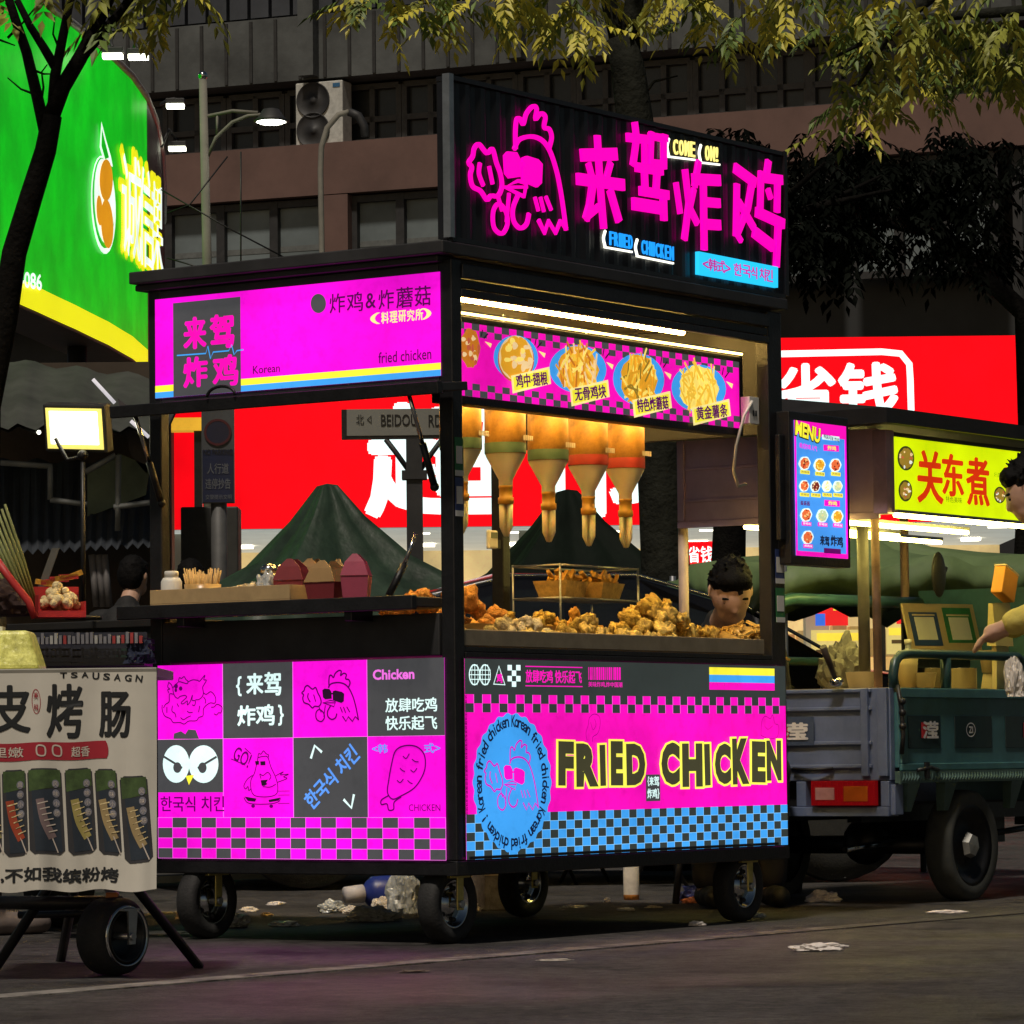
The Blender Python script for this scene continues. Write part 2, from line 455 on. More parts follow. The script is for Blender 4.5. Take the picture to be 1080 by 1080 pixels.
MB().box(L0, L1, -.2, .899, bz(210), bz(156)).build('pink_band', PINK, bld)
MB().box(bs(346), bs(371), -.2, .899, bz(330), bz(211)).build('pink_column', PINK, bld)
for k in range(-1, 10):
    x0, x1 = 177 + (k * 196 if k < 1 else 195 + (k - 1) * 175), 0
    x1 = x0 + (168 if k < 1 else 150)
    f = MB(); s0, s1 = bs(x0), bs(x1); z0, z1 = bz(330), bz(212)
    for j in range(4): s = s0 + (s1 - s0) * j / 3; f.box(s - .08, s + .08, -.02, .1, z0, z1)
    f.box(s0, s1, -.01, .1, z1 - .12, z1); f.box(s0, s1, -.01, .1, z0, z0 + .12)
    w = f.build('window', BLACK2, bld)
    p = MB(); p.box(s0, s1, .11, .14, z0, z1, GLASS); p.box(s0, s1, .102, .109, z0 + (z1 - z0) * .55, z0 + (z1 - z0) * .6, M('blind_edge', (.12, .13, .13), .6)); p.build('pane', None, w)
for px in range(40, 1250, 62):
    f = MB(); s0, s1 = bs(px), bs(px + 56); z0, z1 = bz(150), bz(92)
    for s in (s0, (s0 + s1) / 2, s1): f.box(s - .05, s + .05, .6, .7, z0, z1)
    for z in (z0, z0 + (z1 - z0) * .4, z1): f.box(s0, s1, .6, .7, z - .05, z + .05)
    w = f.build('window', M('grey_frame', (.05, .052, .055), .6), bld); MB().box(s0, s1, .72, .74, z0, z1).build('pane', M('dark_glass', (.02, .024, .028), .25, spec=.5), w)
# air conditioner
p0 = onB(312, 150, .0); p1 = onB(361, 84, .0)
t = thing('air_conditioner', 'white double-fan air conditioner standing on the pink ledge of the building', 'air conditioner', BO + BW * p0.x + BN * .0 + Vector((0, 0, p0.z - .15)), BROT)
w = p1.x - p0.x; h = p1.z - p0.z + .15
MB().box(0, w, 0, .4, 0, h).build('case', M('yellowed_case', (.5, .5, .47), .5), t, .02)
for cz in (h * .28, h * .73):
    g = MB(); g.lathe([(.001, -.03), (w * .06, -.03), (w * .07, -.012), (w * .32, -.012), (w * .335, -.03), (w * .35, -.03), (w * .35, 0)], None, 28, (w * .38, 0, cz), (0, 1, 0)); g.build('fan_grille', BLACK2, t)
MB().box(w * .8, w * .95, -.01, 0, h * .9, h * .96).build('badge', M('blue_badge', (.03, .12, .25), .5), t)
MB().box(-.1, w + .1, .02, .85, -.12, -.01).build('bracket', BLACK2, t)

# =================================================================== red shop front
FY = 40.0
def ff(px, py, Y=FY): p = at(px, py, Y); return p
FX0, FX1 = ff(180, 500).x, ff(1115, 400).x
ztop, zbot = ff(950, 355).z, ff(430, 556).z
RED_ = LIT('sign_red', (250, 4, 20), .98, .14)
shop = thing('shop', 'red-fronted snack shop with a wide glowing red sign across the street corner', 'shop', (0, 0, 0), 0)
WHS = M('glow_ceiling', (.55, .56, .53), .6, 0, .08, .4, emit=lin((165, 172, 166)), es=.8, ev=.1)  # ceiling emission stands in for the lamplight on it
b = MB(); b.box(FX0, FX1, FY + .004, FY + .5, zbot, ztop); sgn = b.build('sign_box', M('sign_case', (.05, .01, .01), .5), shop)
SH = Sheet((FX0, FY, zbot), (1, 0, 0), (0, 0, 1), FX1 - FX0, ztop - zbot, [(180, ff(180, 500).z * 0 + 380), (1115, 380), (1115, 550), (180, 550)], RED_, .004)
# the sign is upright and square to the view: ink it straight from lines of sight
def fq(px, py): p = ff(px, py); return Vector((p.x - FX0, p.z - zbot))
SH.st = lambda p: fq(SH.z[0] + p[0] * SH.z[2], SH.z[1] + p[1] * SH.z[2]); SH.k = FY / FPX
SWHT = LIT('sign_white', (232, 255, 255), 1.15, .03)
def heavy(s, body, x0, y0, x1, y1, m, l, d):
    k = 0
    for a in range(8):
        s.text(body, x0 + d * math.cos(a * PI / 4), y0 + d * math.sin(a * PI / 4), x1 + d * math.cos(a * PI / 4), y1 + d * math.sin(a * PI / 4), m, l + .05 * a)
    s.text(body, x0, y0, x1, y1, m, l + .5)
[SH.R(f / 13, 0, f / 13 + .0007, 1, LIT('sign_seam', (215, 3, 18), 1), .6) for f in range(1, 13)]; heavy(SH, '超', 388, 428, 532, 542, SWHT, 1, 4.2); heavy(SH, '市', 568, 430, 692, 542, SWHT, 1, 4.2)
heavy(SH, '省', 820, 385, 880, 448, SWHT, 1, 2.0); heavy(SH, '钱', 886, 384, 946, 447, SWHT, 1, 2.2)
SH.stroke([(700, 376), (930, 371), (950, 373), (959, 384), (960, 400), (962, 470), (955, 480), (700, 482)], 7, SWHT, 1, False, False)
SH.build('sign_face', None, sgn, fix=False)
# interior under the sign: ceiling, wall and goods glow in place of lamplight
BK = FY + 5
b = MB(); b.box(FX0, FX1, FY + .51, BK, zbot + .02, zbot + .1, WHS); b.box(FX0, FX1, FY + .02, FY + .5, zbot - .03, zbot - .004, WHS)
b.box(FX0, FX1, BK, BK + .1, 0, zbot + .1, M('glow_shop_wall', (.6, .55, .4), .7, 0, .1, .4, emit=lin((215, 180, 112)), es=.75, ev=.35)); b.build('shell', None, shop)
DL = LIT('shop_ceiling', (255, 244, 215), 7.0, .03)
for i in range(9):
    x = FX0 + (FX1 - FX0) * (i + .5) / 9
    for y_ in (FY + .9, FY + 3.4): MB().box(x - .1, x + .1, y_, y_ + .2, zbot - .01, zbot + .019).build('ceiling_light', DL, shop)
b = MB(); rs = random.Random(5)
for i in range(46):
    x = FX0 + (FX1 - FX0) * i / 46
    for z in (.3, .75, 1.2, 1.65): b.box(x + .01, x + .17, BK - .4, BK - .02, z, z + rs.uniform(.2, .36), M('goods%d' % rs.randint(0, 5), [(.5, .3, .08), (.55, .42, .2), (.5, .1, .05), (.5, .45, .35), (.2, .3, .12), (.55, .36, .1)][rs.randint(0, 5)], .5, emit=(.5, .3, .1), es=.45))  # goods carry their own glow instead of shop lamplight
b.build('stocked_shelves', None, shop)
for px in (178, 560, 700, 862): x = ff(px, 600).x; MB().box(x - .12, x + .12, FY + .1, FY + .45, 0, zbot - .04).build('shop_column', M('cream_column', (.5, .5, .42), .6, 0, .1, 1), shop)
b = MB()
for px in (800, 930, 1000): x = ff(px, 600).x; b.box(x - .04, x + .04, FY + .15, FY + .22, 0, zbot - .5)
b.box(ff(800, 600).x, FX1, FY + .16, FY + .21, 1.32, 1.4); b.build('door_frames', BLACK, shop)
# posters in the shop window
def poster(px0, py0, px1, py1, bg, bits, label):
    p0, p1 = ff(px0, py1, FY - .1), ff(px1, py0, FY - .1); s = Sheet((0, 0, 0), (1, 0, 0), (0, 0, 1), p1.x - p0.x, p1.z - p0.z, [(0, 0), (1, 0), (1, 1), (0, 1)], None, .004)
    s.R(0, 0, 1, 1, bg, 0)
    for k, (a, bb, c, d, m) in enumerate(bits): s.R(a, bb, c, d, m, 1 + k * .2)
    o = s.build('poster', None, None, fix=False, loc=(p0.x, FY - .1, p0.z)); o.data.materials[0] = bg
    tag(o, label, 'poster'); return o
PR = LIT('poster_red', (235, 40, 40), .9); PYL = LIT('poster_yellow', (250, 220, 70), .9); PBL = LIT('poster_blue', (60, 110, 220), .9); PCR = LIT('poster_cream', (222, 200, 120), .8); PDK = LIT('poster_dark_print', (90, 70, 40), .7)
poster(860, 628, 894, 660, PR, [(.55, 0, 1, .5, PYL), (0, .6, .3, 1, PBL), (.6, .12, .95, .18, PDK), (.6, .28, .9, .34, PDK)], 'red yellow and blue poster in the lit shop window')
poster(856, 664, 915, 706, PCR, [(.1, .08, .9, .28, PYL), (.08, .5, .4, .6, PDK), (.52, .5, .85, .6, PDK), (.08, .7, .4, .76, PDK), (.52, .7, .85, .76, PDK)], 'cream poster with dark print low in the shop window')
poster(935, 650, 962, 690, PCR, [(.4, .0, 1, .2, PR), (.1, .3, .9, .5, PYL), (.2, .62, .8, .72, PDK)], 'cream and red poster seen between the teal rails')
s = Sheet((0, 0, 0), (1, 0, 0), (0, 0, 1), 1, 1, [(0, 0), (1, 0), (1, 1), (0, 1)], None, .004)
p0, p1 = ff(724, 597, 36), ff(753, 571, 36); s.W, s.H = p1.x - p0.x, p1.z - p0.z; s.h = np.array([[s.W, 0, 0], [0, -s.H, s.H], [0, 0, 1.0]]); s.k = 1
s.R(0, 0, 1, 1, RED_, 0); s.text('省钱', .06, .2, .94, .86, SWHT, 1, .02)
b = s; b.box(0, s.W, .002, .06, 0, s.H, BLACK); b.box(s.W * .48, s.W * .52, .01, .04, -p0.z, -.002, BLACK)
tag(s.build('small_shop_sign', None, None, fix=False, loc=(p0.x, 36, p0.z)), 'small red lit sign reading 省钱 behind the worker', 'sign')

# =================================================================== green billboard
BBX = [(-120, 25.3), (-60, 26.7), (0, 28.2), (40, 29.3), (80, 30.5), (115, 31.7), (140, 32.8), (156, 33.9), (166, 35.2), (172, 37.0), (174, 39.5), (173, 43)]
def bby(px): return float(np.interp(px, [a for a, _ in BBX[:11]], [c for _, c in BBX[:11]]))
ZB, ZT = 3.93, 6.3
def onbb(px, py, off=0.0): p = at(px, py, bby(px) - off); return p
bbt = thing('billboard', 'huge curved glowing green fruit-shop billboard with orange fruit emblem, upper left', 'billboard', (0, 0, 0))
GRN = LIT('billboard_green', (6, 186, 24), .9, .2)
plan = []
for (a, ya), (c, yc) in zip(BBX, BBX[1:]):
    for j in range(3): plan.append(at(a + (c - a) * j / 3, 400, ya + (yc - ya) * j / 3))
b = MB(); n = len(plan)
vs = [(p.x, p.y, z) for z in (ZB, ZB + .19, ZT) for p in plan]
b.add(vs, [(i, i + 1, n + i + 1, n + i) for i in range(n - 1)], LIT('billboard_yellow', (240, 235, 20), .95, .04))
b.add(vs, [(n + i, n + i + 1, 2 * n + i + 1, 2 * n + i) for i in range(n - 1)], GRN)
b.build('billboard_face', None, bbt, weld=True, fix=False)
b = MB(); vs = [(p.x - .0, p.y + .05, z) for z in (ZB - .02, ZT + .02) for p in plan] + [(p.x - .4, p.y + .5, z) for z in (ZB - .02, ZT + .02) for p in plan]
b.add(vs, [(i, i + 1, n + i + 1, n + i) for i in range(n - 1)] + [(2 * n + i, 3 * n + i, 3 * n + i + 1, 2 * n + i + 1) for i in range(n - 1)] + [(n + i, n + i + 1, 3 * n + i + 1, 3 * n + i) for i in range(n - 1)] + [(i, 2 * n + i, 2 * n + i + 1, i + 1) for i in range(n - 1)])
b.tube([(p.x, p.y - .02, ZT + .03) for p in plan], .035, M('billboard_rim', (.3, .3, .28), .5), 6)
b.build('billboard_case', BLACK2, bbt, fix=False)
def bbflat(pts2, tris, m, off, bb): bb.add([onbb(x, y, off) for x, y in pts2], tris, m)
def bbtext(bb, body, x0, y0, x1, y1, dy, m, off, d=0.0):
    g, fs, asp = glyphs(body)
    for k in range(8 if d else 1):
        ox, oy = (d * .45 * math.cos(k * PI / 4), d * math.sin(k * PI / 4)) if d else (0, 0)
        bbflat([(x0 + u * (x1 - x0) + ox, y1 - v * (y1 - y0) + dy * u + oy) for u, v in g], fs, m, off + k * .002, bb)
b = MB(); BBW = LIT('billboard_white', (240, 255, 245), 1.0); BBY = LIT('billboard_yellow', (240, 235, 20), .95)
for ch, x0, y0, x1, y1, dy in (('诚', 129, 158, 149, 266, 12), ('信', 147, 172, 163, 276, 14), ('果', 161, 190, 172, 284, 10)):
    bbtext(b, ch, x0 - 3, y0 - 9, x1 - 2, y1 + 2, dy, BBY, .06, 3.0); bbtext(b, ch, x0, y0, x1, y1, dy, BBW, .12, .5)
b.build('billboard_lettering', None, bbt, fix=False); b = MB(); bbtext(b, '-086', 22, 286, 44, 302, 4, BBW, .06, .6); b.build('billboard_number', None, bbt, fix=False); b = MB()
def bbell(cx, cy, rx, ry, m, off, tilt=0.0, n=26):
    P = [(cx + rx * math.cos(t) + tilt * ry * math.sin(t), cy + ry * math.sin(t)) for t in (2 * PI * i / n for i in range(n))]
    bbflat(P, [tuple(range(n))], m, off, b)
BBO = LIT('billboard_orange', (226, 150, 20), .95)
bbell(109, 216, 13, 52, BBW, .06, .04); bbell(109, 214, 11.4, 48, GRN, .08, .04); bbell(110, 212, 10.4, 45, BBW, .1, .04)
bbell(112, 190, 7, 22, BBO, .12); bbell(113, 236, 6.5, 26, BBO, .12, .05); bbell(105, 222, 3.2, 16, BBO, .12, .04)
P = [(107, 128), (112, 148), (117, 165), (119, 176), (110, 172), (105, 155)]
bbflat(P, [(0, 1, 2, 3, 4, 5)], BBW, .07, b); bbflat([(107.5, 136), (111, 150), (115, 166), (111, 168), (107, 154)], [(0, 1, 2, 3, 4)], GRN, .09, b)
b.build('fruit_emblem', None, bbt, fix=False)
for p in plan[::7]: MB().tube([(p.x - .2, p.y + .3, 0), (p.x - .2, p.y + .3, ZB)], .08, None, 8).build('support_post', BLACK2, bbt)
# lamps along its rim
LAMPW = LIT('lamp_white', (255, 255, 225), 9.0, .02)
for px, py, Y, l in ((119, 57, 30.8, 'floodlight above the billboard, nearest to the street tree'), (146, 58, 31.2, 'floodlight above the billboard just right of the highest leaves'), (185, 110, 35.0, 'floodlight standing out level with the billboard\'s upper right corner'), (187, 155, 36.5, 'lowest floodlight on the right edge of the billboard')):
    p = at(px, py, Y); t = thing('flood_lamp', l, 'floodlight', p, 0, 'floodlights along the billboard rim')
    b = MB(); b.box(-.085, .085, -.05, .05, .0, .05); b.build('housing', BLACK2, t, .006)
    MB().box(-.078, .078, -.056, .045, -.036, -.002).build('lens', LAMPW, t)
    q = onbb(min(px - 10, 170), py, 0) if px > 150 else Vector((p.x - .1, p.y + .6, ZT + .05))
    MB().tube([(0, 0, .05), ((q.x - p.x) * .5, (q.y - p.y) * .5, .16), (q.x - p.x, q.y - p.y, q.z - p.z)], .016, None, 6).build('arm', BLACK2, t)

# =================================================================== lamp post, bent pipe
PY = 29.0
p = at(214, 84, PY); q = at(219, 300, PY)
t = thing('street_lamp', 'pale concrete lamp post with a lit lamp on a curved arm', 'street lamp', (q.x, PY, 0))
POLE = M('pale_concrete_pole', (.2, .19, .16), .8, 0, .25, 3)
dx = p.x - q.x
MB().tube([(0, 0, 0), (0, 0, q.z), (dx, 0, p.z)], .04, None, 12, True, [.05, .036, .03]).build('post', POLE, t)
MB().ball((dx, 0, p.z + .03), .036).build('cap', CHROME, t)
rel = lambda x, y, Y=PY: at(x, y, Y) - Vector((q.x, PY, 0))
b = MB(); b.tube([rel(217, 123), rel(245, 117), rel(272, 119)], .014, None, 8); b.tube([rel(219, 165), rel(228, 145), rel(245, 129), rel(262, 122), rel(276, 121)], .014, None, 8); b.tube([rel(229, 122), rel(229, 142)], .01, None, 6)
b.build('arm', POLE, t)
c = rel(286, 128); b = MB(); b.lathe([(.02, .1), (.06, .09), (.1, .03), (.13, .0), (.12, -.004), (.05, .02)], None, 20, c); b.build('lamp_shade', BLACK2, t)
MB().lathe([(.001, -.022), (.08, -.018), (.112, -.006), (.09, .002), (.001, .003)], None, 20, c).build('bulb', LIT('street_lamp_white', (255, 255, 235), 8.0, .02), t)
q2 = at(340, 300, 46); t = thing('bent_pole', 'thin pole bent over at its top, left of the ribbed neon board', 'pole', (q2.x, 46, 0)); rl = lambda x, y: at(x, y, 46) - Vector((q2.x, 46, 0))
MB().tube([(0, 0, 0), rl(340, 300), rl(338, 180), rl(339, 155), rl(345, 135), rl(357, 121), rl(368, 118)], .034, None, 8).build('pipe', POLE, t)
MB().tube([rl(368, 118), rl(378, 122), rl(384, 133), rl(385, 144)], .05, None, 8).build('hood', BLACK2, t)
# overhead wires
for k, pts in enumerate((((170, 200), (240, 240), (320, 282)), ((176, 272), (214, 283), (240, 300)), ((254, 160), (254, 300)), ((176, 225), (200, 216), (240, 165)))):
    b = MB(); b.tube([at(x, y, 28) for x, y in pts], .006, None, 5); tag(b.build('wire', BLACK, None), ['thin black wire slanting down in front of the dusty windows', 'lowest wire, just above the cart roof on the left', 'wire hanging straight down beside the lamp post', 'short wire rising to the lamp arm'][k], 'wire')

# =================================================================== street signs
def signpost(name, label, px, py0, px1, py1, Y, post_px, mat): pass
Y = 22.0
p0, p1 = at(366, 460, Y), at(470, 431, Y)
t = thing('street_sign', 'grey street name sign reading BEIDOU on a dark post', 'street sign', (at(438, 600, Y).x, Y, 0), .0)
ox = at(438, 600, Y).x
b = MB(); b.box(p0.x - ox, p1.x - ox, -.02, .02, p0.z, p1.z); b.box(p0.x - ox - .015, p1.x - ox + .015, -.015, .015, p0.z - .02, p0.z - .001, BLACK); b.box(p0.x - ox - .03, p0.x - ox - .001, -.02, .02, p0.z - .02, p1.z, BLACK)
pbx = b
s = Sheet((p0.x - ox, -.022, p0.z), (1, 0, 0), (0, 0, 1), p1.x - p0.x, p1.z - p0.z, [(366, 431), (470, 431), (470, 460), (366, 460)], None, .002)
for tx, b4 in (('北', (376, 437, 384, 448)), ('◁', (387, 438, 392, 447)), ('BEIDOU', (402, 437, 440, 450)), ('RD', (452, 438, 466, 451))): s.text(tx, *b4, BLACK, 1, .01)
GP = M('grey_plate', (.2, .2, .18), .6, 0, .1, 3)
for f_, k_ in zip(pbx.f, pbx.m): s.add([pbx.v[i] for i in f_], [(0, 1, 2, 3)], pbx.mats[k_] or GP)
s.build('name_plate', None, t, fix=False)
b = MB(); b.box(-.045, .045, -.045, .045, 0, p0.z - .021); b.box(-.07, .07, -.06, .06, p0.z - .25, p0.z - .2); b.build('post', BLACK2, t)
b = MB()
for sx in (-1, 1): b.tube([(sx * .03, 0, p0.z - .2), (sx * .1, 0, p0.z - .1), (sx * .16, 0, p0.z - .02)], .016, None, 6)
b.build('brace', BLACK2, t)
Y = 24.0
p0, p1 = at(213, 531, Y), at(247, 440, Y); xm = (p0.x + p1.x) / 2
t = thing('parking_sign', 'blue and white no-parking sign with Chinese lettering above a grey cabinet', 'traffic sign', (xm, Y, 0))
hw = (p1.x - p0.x) / 2
b = MB(); b.box(-hw, hw, -.01, .02, p0.z, p1.z + .12, M('sign_white_paint', (.06, .065, .07), .5)); b.box(-hw + .006, hw - .006, -.014, -.011, p0.z + .006, p0.z + (p1.z - p0.z) * .62, M('sign_blue_paint', (.005, .011, .045), .5)); pbx = b
s = Sheet((-hw, -.016, p0.z), (1, 0, 0), (0, 0, 1), 2 * hw, p1.z - p0.z, [(213, 440), (247, 440), (247, 531), (213, 531)], None, .002)
PWH = M('sign_letter_white', (.11, .12, .14), .5)
s.text('人行道', 219, 489, 241, 500, PWH, 1, .01); s.text('违停抄告', 217, 505, 243, 516, PWH, 1, .01); s.text('NO PARKING', 215, 474, 245, 480, BLACK, 1, .01); s.text('交警提示文明', 217, 522, 244, 527, PWH, 1); s.ell(230, 456, 13, 13, M('sign_disc_blue', (.01, .01, .03), .5), 1); s.stroke([(230 + 13 * math.cos(a), 456 + 13 * math.sin(a)) for a in [2 * PI * i / 20 for i in range(20)]], 2.5, M('sign_disc_red', (.06, .006, .01), .5), 2, True)
for f_, k_ in zip(pbx.f, pbx.m): s.add([pbx.v[i] for i in f_], [(0, 1, 2, 3)], pbx.mats[k_])
s.build('sign_panel', None, t, fix=False)
MB().tube([(0, .05, 0), (0, .05, p1.z + .1)], .05, None, 12).build('post', M('post_grey', (.1, .1, .1), .6, .2), t)
p0, p1 = at(191, 640, 24.6), at(251, 534, 24.6)
t = thing('electric_cabinet', 'dull grey street cabinet behind the no-parking sign post', 'cabinet', ((p0.x + p1.x) / 2, 24.6, 0)); hw = (p1.x - p0.x) / 2
MB().box(-hw, hw, 0, .3, .1, p1.z).build('cabinet_body', M('cabinet_grey', (.05, .05, .046), .6, .2), t, .01); MB().box(-hw, hw, .02, .28, 0, .099).build('plinth', CONC, t); b = MB(); b.box(hw * .05, hw * .08, -.004, -.001, .15, p1.z - .06); b.box(hw * .8, hw * .86, -.02, -.001, p1.z * .55, p1.z * .6); b.build('door_edge', BLACK, t)

# =================================================================== tarpaulin canopies
def canopy(px, py, Y, half, ze, label, mat, rot, skirt=.25):
    p = at(px, py, Y); t = thing('tarpaulin_canopy', label, 'canopy', (p.x, Y, 0), rot, 'green peaked canopies'); b = MB(); N = 14
    zp = p.z; vs = []; m_ = 4 * N
    rings = [(0.0, zp), (.05, zp - .012), (.18, zp - (zp - ze) * .27), (.4, zp - (zp - ze) * .58), (.7, zp - (zp - ze) * .84), (1.0, ze), (1.03, ze - .18), (1.01, skirt)]
    for ri, (r, z) in enumerate(rings):
        for k in range(m_):
            sd = k // N; f = (k % N) / N * 2 - 1; xy = [(f, -1), (1, f), (-f, 1), (-1, -f)][sd]
            sag = .06 * (1 - f * f) * (math.sin(PI * min(r, 1)) if r < 1 else 0); rip = (.03 * math.sin(f * 8 + sd * 2) + .02 * math.sin(f * 19 + sd + r * 4) + .01 * math.sin(f * 43 + r * 9)) * min(r * 1.6, 1)
            vs.append((xy[0] * r * half * (1 - sag), xy[1] * r * half * (1 - sag), z - sag * .8 * half + rip))
    fs = [(i * m_ + k, i * m_ + (k + 1) % m_, (i + 1) * m_ + (k + 1) % m_, (i + 1) * m_ + k) for i in range(len(rings) - 1) for k in range(m_)]
    b.add(vs, fs, None, True); b.build('tarpaulin', mat, t, fix=True)
    for sx in (-1, 1):
        for sy in (-1, 1): MB().tube([(sx * half * .97, sy * half * .97, 0), (sx * half * .97, sy * half * .97, ze)], .015, None, 6).build('leg', STEEL, t)
TARP = M('dark_green_tarpaulin', (.022, .042, .026), .5, 0, .45, 5, .7, 7); TARP2 = M('blackish_tarpaulin', (.006, .01, .007), .7, 0, .3, 4, .5, 7, spec=.08); TARP3 = M('sage_tarpaulin', (.12, .18, .07), .6, 0, .25, 4, .3, 9)
canopy(345, 510, 21.0, .84, 1.33, 'dark green peaked tarpaulin canopy directly behind the folding counter', TARP, .5)
canopy(598, 516, 21.6, .92, 1.3, 'blackish peaked canopy seen behind the hanging sauce bottles', TARP2, .3)
canopy(900, 552, 17.5, .64, 1.37, 'pale sage-green canopy behind the blue tricycle', TARP3, .35, 1.29)

# =================================================================== black car behind the carts
CY = 17.6; cpx = at(575, 640, CY).x
t = thing('car', 'shiny black saloon car parked behind the chicken cart', 'car', (cpx, CY, 0), math.radians(8))
CP = M('black_car_paint', (.006, .006, .008), .12, 0, .1, 3, spec=.6)
prof = [(-2.2, .3), (-2.25, .6), (-2.1, .84), (-1.35, .92), (-.75, 1.3), (-.3, 1.4), (.35, 1.4), (.95, 1.25), (1.5, .98), (2.1, .9), (2.25, .6), (2.2, .3)]
prof = [(a * .84, z * .98) for a, z in prof]
b = MB(); ns = 9
rows = []
for j in range(ns):
    f = j / (ns - 1) * 2 - 1
    rows.append([(x * (1 - .05 * f * f), .86 * f * (1 - .16 * max(0, (z - .9) / .5)), z - .05 * f * f * (1 if z > .5 else 0)) for x, z in prof])
m_ = len(prof); vs = [p for r in rows for p in r]
b.add(vs, [(j * m_ + i, j * m_ + i + 1, (j + 1) * m_ + i + 1, (j + 1) * m_ + i) for j in range(ns - 1) for i in range(m_ - 1)], None, True)
b.add(rows[0], [tuple(range(m_))]); b.add(rows[-1], [tuple(range(m_ - 1, -1, -1))])
body = b.build('body', CP, t)
for sy in (-1, 1):
    for poly_ in ([(-1.05, .95), (-.62, 1.24), (-.28, 1.31), (-.04, 1.31), (-.04, .95)], [(.02, .95), (.02, 1.31), (.3, 1.31), (.78, 1.18), (1.15, .97)]):
        g = MB(); P = [(x * .84, sy * (.86 * (1 - .16 * max(0, (z - .9) / .5)) + .012), z * .97) for x, z in poly_]; g.prism(P, (0, -sy * .01, 0)); g.build('window', M('car_glass', (.01, .012, .014), .06, spec=.7), t)
    g = MB(); g.tube([(x * .84, sy * (.86 * (1 - .16 * max(0, (z - .9) / .5)) + .008), z * .985 - .03) for x, z in ((-1.3, .95), (-.72, 1.3), (-.3, 1.385), (.35, 1.385), (.92, 1.24), (1.3, 1.05))], .008, None, 6); g.build('chrome_strip', CHROME, t)
for x in (-1.15, 1.15):
    for sy in (-1, 1):
        w = MB(); w.lathe([(.001, -.1), (.2, -.1), (.3, -.09), (.31, 0), (.3, .09), (.2, .1), (.001, .1)], None, 24, (x, sy * .75, .31), (0, 1, 0)); w.build('wheel', RUBBER, t)
for sy in (-.6, .6): MB().ball((1.86, sy, .68), (.06, .14, .07)).build('headlight', CHROME, t)
# =================================================================== the fried chicken cart
def onS(px, py, y):                     # where a line of sight meets the upright plane y (street frame)
    d = ray(px, py); t = ((CORNER - CAM).dot(VX) + y) / d.dot(VX)
    return toS(CAM + d * t)
def onT(px, py, x):                     # ... the upright plane x (street frame)
    d = ray(px, py); t = ((CORNER - CAM).dot(UX) + x) / d.dot(UX)
    return toS(CAM + d * t)

cart = thing('food_cart', 'black steel fried chicken cart with glowing magenta panels and a pink neon rooster sign', 'food cart', CORNER, ROT)
LX, LY = 1.9, 1.18
b = MB()
for x0, x1, y0, y1 in ((0, LX, 0, .035), (0, LX, LY - .035, LY), (0, .035, .035, LY - .035), (LX - .035, LX, .035, LY - .035)):
    b.box(x0, x1, y0, y1, .205, .25)
for x in (.5, 1.0, 1.5): b.box(x, x + .04, .037, LY - .037, .21, .245)
b.build('base_frame', BLACK, cart, .004)
for x, y, w, dd in ((0, 0, .05, .05), (1.81, .002, .088, .05), (0.0, LY - .05, .04, .05), (LX - .045, LY - .05, .045, .05)):
    MB().box(x, x + w, y, y + dd, .25, 2.04).build('post', BLACK, cart, .004)
MB().box(.012, LX - .012, .012, LY - .012, .252, .845).build('cabinet', BLACK, cart, .003)
# rims round the lit panels
b = MB()
for x0, x1, z0, z1 in ((.05, 1.81, .85, .868), (.05, 1.81, .868, .885)):
    b.box(x0, x1, -.004 if z0 < .86 else .004, .03, z0, z1 - .001)
b.box(.05, 1.81, -.012, .012, .253, .262); b.box(.036, .05, -.006, 0, .26, .85)
b.build('front_trim', BLACK, cart, .002)
MB().box(-.004, .03, .055, LY - .055, .858, .984).build('side_apron', BLACK2, cart, .003)
# sill of the serving window, a sheet-metal ledge with lamp warmth put into its colour
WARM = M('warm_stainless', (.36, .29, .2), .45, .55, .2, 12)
MB().box(.052, 1.765, .006, .035, .886, .936).build('window_sill', WARM, cart, .003)
MB().box(.04, LX - .05, .036, LY - .05, .85, .875).build('deck', WARM, cart)
# roof, fascia
b = MB(); b.box(-.06, LX + .02, -.012, LY + .03, 2.05, 2.088); b.box(-.03, LX - .02, .03, LY + .03, 2.03, 2.0495); b.build('roof', BLACK2, cart, .004)
b = MB(); b.box(.05, 1.81, -.006, .02, 1.985, 2.028); b.box(.05, 1.81, .004, .02, 1.955, 1.983); b.box(.05, 1.81, -.002, .02, 1.93, 1.953)
b.build('fascia', BLACK, cart, .003)
MB().box(.05, 1.81, .2, LY - .05, 2.0, 2.028).build('ceiling', M('ceiling_sheet', (.12, .1, .08), .5, .4), cart)
b = MB(); b.box(0.0, .06, .05, LY - .05, 1.655, 1.69); b.box(0.0, .06, .05, LY - .05, 2.0, 2.028); b.box(.02, .06, .05, LY - .05, 1.691, 1.999)
b.build('sign_box', BLACK2, cart, .003)
LEDW = LIT('warm_tube', (255, 214, 120), 9.0, 0.05); ADD_LEDM = LIT('added_tube_middle', (255, 208, 118), 95.0, .03); ADD_LEDB = LIT('added_tube_bright', (255, 205, 110), 90.0, 0.03)
for x0, x1, y, z, r in ((.06, 1.5, .045, 1.944, .0038), (.06, 1.74, .06, 1.892, .0046), (.1, 1.7, .14, 1.705, .007), (.1, 1.75, .3, 1.985, .012), (.1, 1.75, .95, 1.985, .012)):  # last three tubes added out of sight to light bottles and food
    h = MB(); h.box(x0, x1, y - r, y + r, z + r * .6, z + r * 1.6); hh = h.build('tube_holder', STEEL, cart)
    MB().tube([(x0 + .005, y, z), (x1 - .005, y, z)], r, None, 10).build('light_tube', LEDW if y < .1 else (ADD_LEDM if y < .2 else ADD_LEDB), hh)
